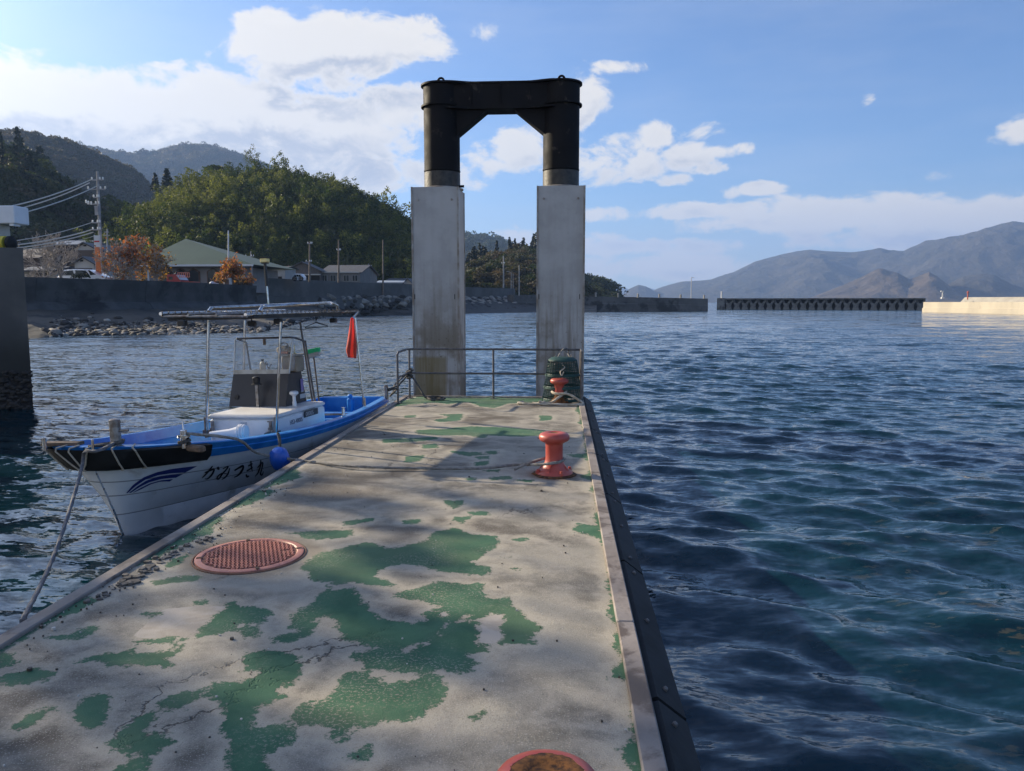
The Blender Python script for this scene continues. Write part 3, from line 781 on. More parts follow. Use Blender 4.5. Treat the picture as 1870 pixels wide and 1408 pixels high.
def plate(z0, z1, name):
    pts = []
    for x0, s in ((pc[0], 1), (pc[1], -1)):
        pass
    xm0, xm1 = pc[0] + rp * 1.15, pc[1] - rp * 1.15
    top = []
    for a in np.linspace(0, 1, 7):
        f = a * a * (3 - 2 * a)
        top.append((pc[0] + .12 + (xm0 + .25 - pc[0] - .12) * a, yc - (rp + .045) * (1 - f) * .95 - (bw / 2 + .02) * f))
    front = top + [(2 * (pc[0] + pc[1]) / 2 - x, y) for x, y in top[::-1]]
    back = [(x, 2 * yc - y) for x, y in front[::-1]]
    q = MB(); q.prism(front + back, z0, z1); q.build(name, BLK, gate)
plate(zb - .028, zb + .004, 'top_flange'); plate(zw + .02 - .03, zw + .02, 'bottom_flange')
for i in range(3):
    x = pc[0] + L * (.26 + .24 * i)
    m_ = MB(); m_.box((x, yc - bw / 2 - .012, (zr + zb) / 2 - .01), (.014, .03, zb - zr - .05)); m_.build('stiffener', BLK, gate)
zg = ony(845, 250, yc).z
for s, x0 in ((1, pc[0]), (-1, pc[1])):
    xin = ony(892 if s > 0 else 940, 203, yc).x
    m_ = MB(); m_.add([(x0 + s * rp * .9, yc + dy_, z) if i_ == 0 else ((xin, yc + dy_, zw - .002) if i_ == 1 else (x0 + s * rp * .9, yc + dy_, zg)) for dy_ in (-.16, .16) for i_, z in ((0, zw - .002), (1, 0), (2, 0))],
                [(0, 1, 2), (5, 4, 3), (0, 3, 4, 1), (1, 4, 5, 2), (2, 5, 3, 0)])
    m_.build('gusset', BLK, gate, fix=True)
m_ = MB(); m_.box((pc[0] + rp + .04, yc - .1, ztop + .05), (.09, .03, .04)); m_.build('cable_stub', BLK, gate)
# ------------------------------------------------------------------ railing
ral = thing('railing', (0, 0, 0), 'low dark pipe railing across the far end of the deck', 'railing')
RY = 12.28
xl = ony(748, 690, RY).x; xr_ = PX1 - .05; xm = ony(901, 690, RY).x; yn = 11.65; xll = xl - .06
h1, h2 = DZ + .80, DZ + .41
for (x, y) in ((xll, yn), (xl, RY), (xm, RY), (xr_, RY), (xr_ , yn)):
    m_ = MB(); m_.tube([(x, y, DZ - .02), (x, y, h1 - (.04 if (x, y) == (xll, yn) else 0))], .017, 8); m_.build('rail_post', DARKPIPE, ral, smooth=True)
    m_ = MB(); m_.box((x, y, DZ + .008), (.09, .09, .012)); m_.build('foot_plate', DARKPIPE, ral)
for h in (h1, h2):
    m_ = MB(); m_.tube([(xll, yn, h - .05), (xll + .006, yn + .06, h - .012), (xl - .02, RY - .06, h), (xl + .06, RY, h), (xr_, RY, h), (xr_, yn, h)], .017, 8); m_.build('rail', DARKPIPE, ral, smooth=True)
# ------------------------------------------------------------------ green fish baskets hung on the railing corner
GPL = mat('dark_green_plastic', (.008, .042, .038), (.014, .062, .055), 6, .6)
bx = ony(1027, 690, 11.98).x
bk = thing('basket_stack', (bx, 11.98, DZ + .01), 'stack of dark green plastic fish baskets upside down at the right end of the railing', 'fish baskets')
for k in range(3):
    zt = .02 + k * .19
    r0, r1 = .315 - k * .028, .265 - k * .022
    m_ = MB()
    m_.lathe([(r0 + .012, zt), (r0 + .012, zt + .03), (r0, zt + .03), (r0 - .004, zt + .045)], n=32, cap=False)
    if k == 2: m_.lathe([(r1 + .004, zt + .235), (r1, zt + .255), (r1 - .05, zt + .29), (.001, zt + .29)], n=32, cap=False)
    m_.build('basket', GPL, bk, smooth=True)
    q = MB()
    hk_ = .21 if k < 2 else .25
    for j in range(34):
        a = 2 * math.pi * j / 34
        q.tube([(r0 * math.cos(a), r0 * math.sin(a), zt + .02), (r1 * math.cos(a), r1 * math.sin(a), zt + hk_)], .0062, 4)
    for zz_ in (.065, .09, .115, .14, .165, .19):
        rz_ = r0 + (r1 - r0) * zz_ / hk_; q.lathe([(rz_, zt + zz_), (rz_ + .006, zt + zz_ + .005), (rz_, zt + zz_ + .010)], n=34, cap=False)
    q.build('ribs', GPL, bk)['kind'] = 'stuff'
ROPE_D = mat('dark_rope', (.055, .052, .05), (.11, .10, .09), 30, .9)
ROPE_G = mat('grey_rope', (.26, .245, .22), (.17, .155, .14), 40, .9)
ROPE_W = mat('pale_rope', (.50, .44, .35), (.36, .31, .24), 30, .9)
BX, BY = bx, 11.98
m_ = MB()
rope(m_, [(BX - .12, BY - .2, DZ + .60), (BX - .04, BY + .1, h1 - .05), (BX + .03, RY - .03, h1 + .02), (BX + .1, RY, h1 - .02), (BX + .17, BY, DZ + .62)], .010)
rope(m_, [(BX - .22, BY - .12, DZ + .56), (BX - .1, BY + .2, h1 - .08), (BX + .02, RY + .02, h1 + .022), (BX + .06, RY - .035, h1 - .03), (BX + .22, BY - .12, DZ + .54)], .008)
o_ = m_.build('basket_lashing', ROPE_G, None, smooth=True); tag(o_, 'grey lashing rope tied over the green baskets to the top rail', 'rope')
m_ = MB()
rope(m_, [(BX - .02, BY - .20, DZ + .62), (BX + .03, BY - .24, DZ + .56), (BX - .03, BY - .262, DZ + .50), (BX - .01, BY - .275, DZ + .44), (BX + .02, BY - .27, DZ + .50)], .009)
o_ = m_.build('rope_end', ROPE_W, None, smooth=True); tag(o_, 'short pale rope end dangling on the front of the green baskets', 'rope')
# pale rope slack round far bollard
b1 = BOLL[1]
m_ = MB()
rope(m_, [(b1.x - .55, b1.y - .05, DZ + .03), (b1.x - .62, b1.y - .16, DZ + .03), (b1.x - .45, b1.y - .24, DZ + .025), (b1.x - .2, b1.y - .27, DZ + .03), (b1.x + .1, b1.y - .29, DZ + .025), (b1.x + .33, b1.y - .27, DZ + .03),
          (b1.x + .34, b1.y - .18, DZ + .05), (b1.x + .15, b1.y - .14, DZ + .16), (b1.x - .05, b1.y - .11, DZ + .17), (b1.x - .11, b1.y, DZ + .19), (b1.x, b1.y + .11, DZ + .2), (b1.x + .11, b1.y, DZ + .2), (b1.x + .05, b1.y - .1, DZ + .16),
          (b1.x - .1, b1.y - .2, DZ + .06), (b1.x - .25, b1.y - .23, DZ + .03), (b1.x - .4, b1.y - .14, DZ + .03)], .018)
for p in range(3):
    a = p * 2.1
    rope(m_, [(b1.x - .27 + .05 * math.cos(a), b1.y - .23 + .04 * math.sin(a), DZ + .03), (b1.x - .27 + .05 * math.cos(a + 2), b1.y - .23 + .04 * math.sin(a + 2), DZ + .06), (b1.x - .27 + .05 * math.cos(a + 4), b1.y - .23 + .04 * math.sin(a + 4), DZ + .035)], .014, 8)
o_ = m_.build('slack_rope', ROPE_W, None, smooth=True); tag(o_, 'thick pale rope lying slack round the foot of the far bollard', 'rope')
# rope on railing left corner
m_ = MB()
for k in range(6):
    a = k * 1.1; z_ = h2 + .02 * (k - 3)
    rope(m_, [(xl + .05 * math.cos(a), RY + .05 * math.sin(a), z_), (xl + .06 * math.cos(a + 2), RY + .06 * math.sin(a + 2), z_ + .03), (xl + .05 * math.cos(a + 4), RY + .05 * math.sin(a + 4), z_ - .02), (xl + .06 * math.cos(a + 6), RY + .06 * math.sin(a + 6), z_)], .012, 6)
rope(m_, [(xl + .03, RY - .03, h2 - .02), (xl + .16, RY - .12, DZ + .22), (xl + .3, RY - .2, DZ + .04), (xl + .48, RY - .18, DZ + .025), (xl + .6, RY - .3, DZ + .03), (xl + .42, RY - .36, DZ + .025), (xl + .34, RY - .25, DZ + .05), (xl + .5, RY - .22, DZ + .06), (xl + .62, RY - .24, DZ + .03)], .014)
o_ = m_.build('knotted_rope', ROPE_D, None, smooth=True); tag(o_, 'dark rope knotted on the left railing post with its tail coiled on the deck', 'rope')
m_ = MB()
rope(m_, [(xl + .25, RY - .1, DZ + .03), (xl + .7, RY - .06, DZ + .025), (xm - .2, RY - .08, DZ + .03), (xm, RY - .1, DZ + .05), (xm + .25, RY - .06, DZ + .03), (xm + .5, RY - .04, DZ + .03), (xm + 1.0, RY - .07, DZ + .025)], .010)
o_ = m_.build('thin_deck_line', ROPE_G, None, smooth=True); tag(o_, 'thin grey line lying along the foot of the railing', 'rope')
# chips, grit and leaves on the deck
m_ = MB(); rr = random.Random(5)
crk = [onz(0 + x / 2.877, 960 + y / 2.877, DZ) for x, y in ((1130, 70), (1000, 100), (880, 165), (800, 215), (720, 270), (680, 305), (600, 340), (540, 365))]
for i in range(len(crk) - 1):
    for k in range(12):
        f = rr.random(); p = crk[i].lerp(crk[i + 1], f); w_ = .03 if i > 1 else .012
        s = rr.uniform(.008, .035) * (1.25 if 1 < i < 5 else .7)
        q = [(s * rr.uniform(.5, 1) * math.cos(a), s * rr.uniform(.5, 1) * math.sin(a)) for a in np.linspace(0, 5.2, 5)]
        T = Matrix.Translation((p.x + rr.gauss(0, w_), p.y + rr.gauss(0, w_), 0)) @ Matrix.Rotation(rr.uniform(-.15, .15), 4, 'X')
        m_.prism(q, DZ + .004, DZ + .006 + rr.uniform(.004, .014), M=T)
o_ = m_.build('concrete_chips', mat('broken_concrete', (.17, .155, .14), (.07, .062, .055), 14, .9)); tag(o_, 'line of broken concrete chips along the crack beside the manhole cover', kind='stuff')
m_ = MB()
for k in range(520):
    if k < 300: x = PX0 + .09 + abs(rr.gauss(0, .12)); y = rr.uniform(1.3, 6.5)
    else: x = rr.uniform(PX0 + .1, PX1 - .1); y = rr.uniform(1.2, 9)
    s = rr.uniform(.002, .007) if rr.random() < .95 else rr.uniform(.008, .015)
    q = [(s * rr.uniform(.5, 1) * math.cos(a), s * rr.uniform(.5, 1) * math.sin(a)) for a in np.linspace(0, 5.2, 5)]
    m_.prism(q, DZ + .003, DZ + .006 + s * .7, mi=rr.choice((0, 0, 1)), M=Matrix.Translation((x, y, 0)))
o_ = m_.build('grit', [mat('grit_dark', (.05, .04, .03)), mat('grit_light', (.5, .47, .42))]); tag(o_, 'loose grit and crumbs scattered over the deck', kind='stuff')
# ------------------------------------------------------------------ fishing boat (local x = port side, y = aft)
BM = Matrix.Translation((-3.68, 8.6, 0)) @ Matrix.Rotation(R(-8.5), 4, 'Z') @ Matrix.Rotation(R(-1.6), 4, 'Y')
BMI = BM.inverted()
boat = thing('fishing_boat', (0, 0, 0), 'small white fishing boat with blue gunwales and black bow fender, moored left of the pontoon', 'fishing boat')
boat.matrix_world = BM
def bl(px, py, axis, val):
    o = BMI @ EYE; d = (BMI.to_3x3() @ ray(px, py)); i = 'xyz'.index(axis)
    return o + d * ((val - o[i]) / d[i])
WHT = mat('white_gelcoat', (.78, .78, .79), (.70, .71, .72), 4, .36, 0, .0006, 30, dirt=(.36, .33, .28), dscale=2.6, dthr=(.54, .78), coat=.1)
WHT2 = mat('white_hatch_top', (.72, .70, .68), (.62, .60, .58), 5, .5)
BLU = mat('blue_gunwale_paint', (.010, .17, .54), (.03, .24, .62), 6, .38, 0, .0008, 25, dirt=(.18, .28, .42), dscale=6, dthr=(.62, .8))
NAVY = mat('navy_decal', (.016, .028, .15), rough=.4)
INK = mat('black_lettering', (.008, .008, .010), rough=.45)
CONS = mat('dark_grey_console', (.022, .024, .032), (.03, .031, .04), 4, .42)
STEEL = mat('polished_steel', (.62, .62, .64), (.45, .42, .38), 14, .16, 1.0, dirt=(.22, .12, .06), dscale=14, dthr=(.60, .72))
STEELD = mat('dull_steel', (.32, .31, .30), (.16, .13, .11), 16, .45, .8)
WOODM = mat('worn_wood', (.20, .13, .085), (.11, .075, .05), 12, .8, 0, .002, 30, stretch=(1, 4, 4))
BLKP = mat('black_plastic', (.012, .012, .014), rough=.45)
sy = [-2.40, -2.385, -2.32, -2.16, -1.88, -1.4, -.9, -.2, .8, 1.8, 3.2]
sxh = [.0, .22, .38, .50, .60, .72, .80, .85, .82, .72, .53]
sz = [.87, .87, .865, .85, .82, .765, .72, .675, .64, .62, .63]
wy = [-2.02, -1.985, -1.9, -1.74, -1.45, -1.1, -.7, -.1, .8, 1.8, 3.2]
wx = [.012, .05, .10, .17, .27, .37, .47, .58, .64, .60, .46]
sub = 5
def resamp(a):
    a = np.array(a); out = []
    for i in range(len(a) - 1):
        p0, p1, p2, p3 = a[max(i - 1, 0)], a[i], a[i + 1], a[min(i + 2, len(a) - 1)]
        for k in range(sub):
            t_ = k / sub
            out.append(.5 * ((2 * p1) + (-p0 + p2) * t_ + (2 * p0 - 5 * p1 + 4 * p2 - p3) * t_ ** 2 + (-p0 + 3 * p1 - 3 * p2 + p3) * t_ ** 3))
    out.append(a[-1]); return np.array(out)
sy, sxh, sz, wy, wx = map(resamp, (sy, sxh, sz, wy, wx))
NS = len(sy)
def hull_pt(i, h, off=0.0):
    fl = 1.75 if sy[i] < -1 else max(.8, 1.75 - (sy[i] + 1) * .5)
    x = wx[i] + (sxh[i] - wx[i]) * max(h, 0) ** fl
    y = wy[i] + (sy[i] - wy[i]) * max(h, 0) ** 1.15
    z = sz[i] * h
    return Vector((max(x, 0.0) + off, y, z))
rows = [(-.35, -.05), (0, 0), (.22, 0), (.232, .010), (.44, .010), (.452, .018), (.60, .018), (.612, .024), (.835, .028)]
m_ = MB()
for s in (1, -1):
    vs = []
    for h, off in rows:
        for i in range(NS):
            f = min(1, (sy[i] + 2.4) / .3 + .12)
            p = hull_pt(i, h, off * f); 
            if h < 0: p.x = max(wx[i] * .55, 0); p.z = -.22; p.y = wy[i] + .12
            vs.append((s * p.x, p.y, p.z))
    fcs = [tuple(int(q) for q in f) for f in grid_faces(len(rows), NS)]
    m_.add(vs, fcs)
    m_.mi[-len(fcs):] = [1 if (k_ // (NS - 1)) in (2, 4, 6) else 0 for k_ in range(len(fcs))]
# transom and bottom closing
n = NS - 1
pr = [hull_pt(n, h, o_) for h, o_ in rows]
m_.add([(p.x, p.y, p.z) for p in pr] + [(-p.x, p.y, p.z) for p in pr[::-1]], [tuple(range(2 * len(pr)))])
hull = m_.build('hull', [WHT, mat('lap_shadow_line', (.26, .26, .27), rough=.8)], boat, smooth=True, fix=True)  # lap step faces coloured dark as painted shadow lines under the planks
# gunwale band: outside strip, cap, inside wall
g = MB()
for s in (1, -1):
    prof = []
    for i in range(NS):
        f = min(1, (sy[i] + 2.4) / .3 + .12)
        hl = float(np.interp(sy[i], [-2.4, -.9, 3.2], [.78, .81, .86])); a = hull_pt(i, hl, .050 * f); b_ = hull_pt(i, .90, .056 * f); c_ = hull_pt(i, .91, .044 * f); d_ = hull_pt(i, .985, .048 * f); e_ = hull_pt(i, 1.0, .036 * f)
        inn = max(0, e_.x - .085 * f)
        yi = e_.y + (.07 if i < 6 else .0)
        g2 = Vector((inn, yi, e_.z + .004)); h2_ = Vector((max(0, inn - .004), yi + .005, e_.z - .11)); k2 = Vector((max(0, inn - .03), yi + .01, e_.z - .115)); 
        if sy[i] < -1.62: l2 = Vector((max(0, inn - .04), yi + .012, e_.z - .13))
        else: l2 = Vector((max(0, min(inn - .05, hull_pt(i, .36).x - .04)), yi + .02, .26))
        if sy[i] < -1.62: m1 = m2 = l2.copy()
        else:
            m1 = Vector((min(inn - .032, hull_pt(i, .74).x - .03), hull_pt(i, .74).y, sz[i] * .74)); m2 = Vector((min(inn - .04, hull_pt(i, .55).x - .035), hull_pt(i, .55).y, sz[i] * .55)); l2.y = hull_pt(i, .36).y
        prof.append([a, b_, c_, d_, e_, g2, h2_, k2, m1, m2, l2])
    vs = [(s * p.x, p.y, p.z) for r_ in prof for p in r_]
    g.add(vs, [tuple(int(q) for q in f) for f in grid_faces(NS, 11)])
g.box((0, 3.17, .49), (1.02, .07, .30), bev=.012)
gun = g.build('gunwale', BLU, boat, smooth=True, fix=True)
# decks
m_ = MB(); i0 = [i for i in range(NS) if sy[i] > -1.62][0]
vs = []
for i in range(i0 + 1):
    vs += [(-max(sxh[i] - .06, .001), sy[i] + .06, sz[i] - .06), (0, sy[i] + .06, sz[i] - .045), (max(sxh[i] - .06, .001), sy[i] + .06, sz[i] - .06)]
m_.add(vs, [tuple(int(q) for q in f) for f in grid_faces(i0 + 1, 3)])
yb_ = sy[i0] + .06
m_.add([(-sxh[i0] + .07, yb_, sz[i0] - .06), (0, yb_, sz[i0] - .045), (sxh[i0] - .07, yb_, sz[i0] - .06)] + [((hull_pt(i0, h).x - .06) * k_, yb_, sz[i0] * h) for h, k_ in ((.82, .9), (.66, .75), (.5, .55), (.34, .4))] + [(-(hull_pt(i0, h).x - .06) * k_, yb_, sz[i0] * h) for h, k_ in ((.34, .4), (.5, .55), (.66, .75), (.82, .9))], [tuple(range(11))])
m_.build('foredeck', mat('pale_blue_grey_deck', (.10, .22, .42), (.2, .3, .44), 6, .4), boat, fix=True)
m_ = MB(); vs = []
for i in range(i0, NS): xx_ = hull_pt(i, .38).x - .05; yy3 = hull_pt(i, .38).y; vs += [(-xx_, yy3, .265), (xx_, yy3, .265)]
m_.add(vs, [tuple(int(q) for q in f) for f in grid_faces(NS - i0, 2)])
m_.build('cockpit_floor', mat('blue_floor_paint', (.02, .15, .42), (.10, .2, .38), 3, .6), boat)
for yy_ in (1.75, 2.4):
    m_ = MB(); m_.box((0, yy_, .40), (1.12, .09, .20), bev=.01); m_.build('thwart', BLU, boat)
# bow fender of black rubber with lashings
fr = [i for i in range(NS) if sy[i] < -1.62]
def fender_strip(side):
    prof = []
    for i in fr:
        f = min(1, (sy[i] + 2.4) / .3 + .12)
        pts = [hull_pt(i, .755, .05 * f), hull_pt(i, .76, .11 * f), hull_pt(i, .83, .14 * f), hull_pt(i, .965, .13 * f), hull_pt(i, .985, .06 * f)]
        # push forward at the tip
        push = .075 * max(0, 1 - (sy[i] + 2.40) / .28)
        for q in pts: q.y -= push
        prof.append(pts)
    return prof
m_ = MB(); P_ = fender_strip(1)
allp = [[Vector((-p.x, p.y, p.z)) for p in r_] for r_ in P_[::-1]] + P_[1:]
m_.add([tuple(p) for r_ in allp for p in r_], [tuple(int(q) for q in f) for f in grid_faces(len(allp), 5)])
m_.add([tuple(p) for p in allp[-1]], [(0, 1, 2, 3, 4)]); m_.add([tuple(p) for p in allp[0]], [(4, 3, 2, 1, 0)])
m_.build('bow_fender', RUBBER, boat, smooth=True, fix=True)
na = len(allp)
for a, d in ((6, 2), (12, 2), (17, 3), (20, 2), (24, -3), (29, 2), (33, 2)):
    p = allp[min(a, na - 1)]; q = allp[max(0, min(a + d, na - 1))]
    def o2(v): return v + Vector((v.x, v.y + 1.6, 0)).normalized() * .012
    top = p[4].copy(); top.z += .012
    L_ = MB(); pts = [top + Vector((-top.x * .12, .1, .01)), top, o2(p[3]), o2((p[2] + q[2]) / 2), o2(q[1]), o2(q[0])]
    L_.tube(pts, .0075, 7); L_.build('lashing', ROPE_W, boat, smooth=True)
# stem plank reaching past the fender
m_ = MB(); e = bl(60, 826, 'z', .88); m_.box((-.28, -2.32, .885), (.34, .10, .03), rz=R(8), bev=.004); m_.build('bow_plank', WOODM, boat)
# bitts and posts
def post(px, py0, py1, zb_, r_, m=STEEL, name='post', pin=None):
    b_ = bl(px, py1, 'z', zb_)
    t_ = bl(px, py0, 'y', b_.y)
    q = MB(); q.lathe([(r_ * .98, 0), (r_ * .98, (t_.z - zb_) * .97), (r_ * .6, t_.z - zb_), (.0005, t_.z - zb_)], (b_.x, b_.y, zb_), 18, cap=False)
    o = q.build(name, m, boat, smooth=True)
    if pin:
        q = MB(); q.tube([(b_.x - pin, b_.y, zb_ + (t_.z - zb_) * .62), (b_.x + pin, b_.y, zb_ + (t_.z - zb_) * .62)], .010, 8); q.build('cross_pin', STEELD, o, smooth=True).matrix_parent_inverse = Matrix()
    return b_, t_
pb, pt_ = post(213, 765, 820, .84, .045, STEELD, 'mooring_post', .13)
post(82, 799, 822, .86, .020); post(170, 802, 822, .86, .011); 
cb, ct = post(337, 785, 818, .80, .030, STEEL, 'mooring_post')
post(336, 770, 800, .80, .009)
m_ = MB(); m_.lathe([(.001, 0), (.055, 0), (.055, .02), (.001, .02)], (cb.x, cb.y, .895), 16, cap=False); m_.build('post_flange', STEEL, boat)
rl = bl(358, 819, 'z', .80)
m_ = MB(); m_.box((rl.x, rl.y, .80), (.20, .07, .055), bev=.012, rz=R(-20)); m_.build('rope_roller', WOODM, boat)
# centre box
XB0, XB1 = bl(383, 780, 'y', -.10).x, bl(506, 780, 'y', -.10).x
ZBT = bl(445, 757, 'y', -.10).z
yb2 = 1.12
m_ = MB(); m_.box(((XB0 + XB1) / 2, (-.10 + yb2) / 2, (.26 + ZBT - .055) / 2), (XB1 - XB0, yb2 + .10, ZBT - .055 - .26), bev=.02); m_.build('centre_box', WHT, boat)
m_ = MB(); m_.box(((XB0 + XB1) / 2, (-.115 + yb2) / 2, ZBT - .026), (XB1 - XB0 + .02, yb2 + .125, .05), bev=.018); lid = m_.build('box_lid', WHT2, boat)
for px in (388, 494):
    q = bl(px, 776, 'y', -.125)
    m_ = MB(); m_.box((q.x, -.128, q.z), (.03, .016, .085)); m_.box((q.x, -.14, q.z + .04), (.05, .02, .012)); m_.box((q.x, -.136, q.z - .045), (.045, .022, .03)); m_.build('latch', STEELD, boat)
q = bl(445, 776, 'y', -.105); m_ = MB(); m_.box((q.x, -.104, q.z), (.075, .006, .06)); m_.build('faded_sticker', mat('faded_grey_sticker', (.42, .46, .52), rough=.6), boat)
# console
c0, c1 = bl(421, 720, 'y', .62), bl(522, 720, 'y', .62)
xb0, xb1 = bl(420, 744, 'y', .60).x, bl(523, 744, 'y', .60).x
xt0, xt1 = bl(426, 681, 'y', .70).x, bl(527, 681, 'y', .70).x
zt = bl(470, 683, 'y', .70).z; ye = 1.08
m_ = MB()
vs = [(xb0, .58, ZBT), (xb1, .58, ZBT), (xb1, ye + .05, ZBT), (xb0, ye + .05, ZBT), (xt0, .70, zt), (xt1, .70, zt), (xt1 - .01, ye - .04, zt), (xt0 + .01, ye - .04, zt)]
m_.add(vs, [(0, 1, 5, 4), (1, 2, 6, 5), (2, 3, 7, 6), (3, 0, 4, 7), (4, 5, 6, 7), (3, 2, 1, 0)]); m_.build('console', CONS, boat)
fy = lambda z: .58 + (.70 - .58) * (z - ZBT) / (zt - ZBT)
def on_front(px, py): return bl(px, py, 'y', .63)
q = on_front(434, 725); m_ = MB(); m_.lathe([(.03, 0), (.03, .015), (.001, .02)], (q.x, fy(q.z), q.z), 16, M=Matrix.Rotation(R(80), 3, 'X')); m_.build('rubber_plug', BLKP, boat)
q = on_front(479, 742); q2 = on_front(479, 701)
m_ = MB(); m_.box((q.x, .53, (q.z + q2.z) / 2), (.035, .02, q2.z - q.z + .04)); nb = m_.build('light_bracket', STEELD, boat)
m_ = MB(); m_.lathe([(.06, 0), (.06, .012), (.042, .014), (.045, .075), (.05, .085), (.03, .1), (.001, .1)], (q.x, .53, q2.z), 20, cap=False); m_.build('running_light', BLKP, boat, smooth=True)
q = on_front(538, 744)
vx = bl(538, 742, 'y', .66)
m_ = MB(); m_.lathe([(.026, 0), (.026, .05), (.020, .06), (.020, .12), (.055, .15), (.052, .175), (.03, .185), (.001, .186)], (vx.x, .66, ZBT), 20, cap=False); m_.build('vent_mushroom', WHT, boat, smooth=True)
# windscreen
GLS = bpy.data.materials.new('scratched_clear_acrylic'); GLS.use_nodes = True
t = NT(GLS.node_tree); b = GLS.node_tree.nodes['Principled BSDF']
tr = t.node('ShaderNodeBsdfTransparent'); tr.inputs[0].default_value = (.93, .94, .95, 1)
b.inputs['Base Color'].default_value = (.8, .82, .84, 1); b.inputs['Roughness'].default_value = .08
mx = t.node('ShaderNodeMixShader')
oc = t.node('ShaderNodeTexCoord').outputs['Object']
t.put(mx.inputs[0], t.smooth(t.noise(oc, 5, 7, .7, .8), .35, .8, .05, .26)); t.link(tr.outputs[0], mx.inputs[1]); t.link(b.outputs[0], mx.inputs[2]); t.link(mx.outputs[0], GLS.node_tree.nodes['Material Output'].inputs[0])
FRM = mat('aluminium_trim', (.48, .48, .47), (.33, .32, .30), 9, .4, .6)
w0 = bl(430, 620, 'y', .80); w1 = bl(545, 617, 'y', .80)
zw_ = w0.z
xw0, xw1 = bl(431, 640, 'y', .80).x, bl(536, 640, 'y', .80).x
m_ = MB(); m_.box(((xt0 + xt1) / 2, .715, zt + .026), (xt1 - xt0, .02, .052)); m_.build('screen_sill', FRM, boat)
def pane(name, pts, th):
    q = MB(); nn = Vector(th); q.add([tuple(Vector(p)) for p in pts] + [tuple(Vector(p) + nn) for p in pts], [(0, 1, 2, 3), (7, 6, 5, 4), (0, 4, 5, 1), (1, 5, 6, 2), (2, 6, 7, 3), (3, 7, 4, 0)])
    return q.build(name, GLS, boat)
ysb = ye - .02
pane('windscreen_pane', [(xt0 + .01, .715, zt + .05), (xt1 - .01, .715, zt + .05), (xw1 - .01, .80, zw_ - .01), (xw0 + .01, .80, zw_ - .01)], (0, .006, 0))
pane('side_pane', [(xt0, .73, zt + .03), (xw0, .81, zw_ - .01), (xw0, ysb - .02, zw_ - .03), (xt0, ysb, zt + .03)], (-.006, 0, 0))
pane('side_pane', [(xt1, .73, zt + .03), (xw1, .81, zw_ - .01), (xw1, ysb - .02, zw_ - .03), (xt1, ysb, zt + .03)], (.006, 0, 0))
for xa, xb in ((xt0, xw0), (xt1, xw1)):
    m_ = MB(); m_.tube([(xa, .715, zt), (xb, .80, zw_)], .010, 6); m_.build('screen_edge', FRM, boat)
m_ = MB(); m_.tube([(xb0 + .02, ye + .10, ZBT - .1), (xw0 - .01, ye - .02, zw_ - .05), (xw0, .84, zw_ + .008), (xw0 + .03, .80, zw_ + .012), (xw1 - .03, .80, zw_ + .012), (xw1 + .01, .84, zw_ + .005), (xw1 + .03, ye - .02, zw_ - .05), (xb1 + .09, ye + .12, ZBT - .1)], .013, 8); m_.build('grab_rail', DARKPIPE, boat, smooth=True)
q = bl(483, 624, 'y', .80); m_ = MB(); m_.box((q.x, .80, q.z - .005), (.03, .02, .075)); m_.build('mirror_clip', WOODM, boat)
# things seen through the screen (brown boxes, handle) behind console
BRN = mat('tan_vinyl', (.30, .24, .17), (.22, .17, .12), 9, .7); ORG = mat('orange_plastic', (.52, .16, .05), rough=.5)
q = bl(533, 655, 'y', 1.0)
# sockets and canopy legs
def leg(px0, py0, px1, py1, y, y2=None, name='canopy_leg', m=STEEL, r_=.0165):
    a = bl(px0, py0, 'y', y); b_ = bl(px1, py1, 'y', y if y2 is None else y2)
    q = MB(); q.tube([tuple(a), tuple(b_)], r_, 10); o = q.build(name, m, boat, smooth=True); return a, b_
la = leg(380.5, 583, 377.5, 796, -.14); lb = leg(513, 588, 504, 797, -.14)
lc = leg(447, 585, 445, 690, 1.16); ld = leg(548, 588, 572, 742, 1.20, None, 'canopy_leg', DARKPIPE, .013)
for a, b_ in (la, lb):
    m_ = MB(); m_.box((b_.x, -.125, b_.z + .03), (.09, .04, .07)); m_.tube([(b_.x, -.14, b_.z - .02), (b_.x, -.14, b_.z + .22)], .021, 10); m_.build('leg_socket', STEELD, boat)
m_ = MB(); q = bl(486, 800, 'y', -.16); m_.tube([(q.x + .05, -.13, q.z + .07), (q.x, -.17, q.z + .05), (q.x, -.17, q.z - .10)], .016, 8); m_.build('drain_pipe', STEELD, boat, smooth=True)
# canopy frame
cn = thing('canopy', (0, 0, 0), None, None); cn.parent = boat; del_ = None
f0 = bl(290, 573, 'x', -.52); a0 = bl(600, 575, 'x', -.45)
zc = .5 * (f0.z + bl(648, 574, 'x', .62).z)
yF, yA = f0.y, bl(648, 574, 'x', .45).y
print('canopy', f0, yF, yA, zc)
yP = yF + (yA - yF) * .80
def bar(name, pts, m=STEEL, r_=.019):
    q = MB(); q.tube(pts, r_, 10); o = q.build(name, m, cn, smooth=True); return o
xs0, xs1 = -.50, .50
bar('long_bar', [(xs0, yF, f0.z), (xs0, yA - .25, f0.z + .005)]); bar('long_bar', [(xs1, yF + .02, f0.z - .035), (xs1, yA, zc)])
bar('long_bar', [(xs0 + .33, yF + .01, f0.z - .015), (xs0 + .33, yP, f0.z - .005)], STEELD, .015); bar('long_bar', [(xs0 + .66, yF + .01, f0.z - .03), (xs0 + .66, yP, f0.z - .012)], STEELD, .015)
for f_ in (0, .33, .62, .80):
    y_ = yF + (yA - yF) * f_ + .03
    bar('cross_bar', [(xs0 - .01, y_, f0.z - .03), (xs1 + .01, y_, f0.z - .055)], STEELD, .014)
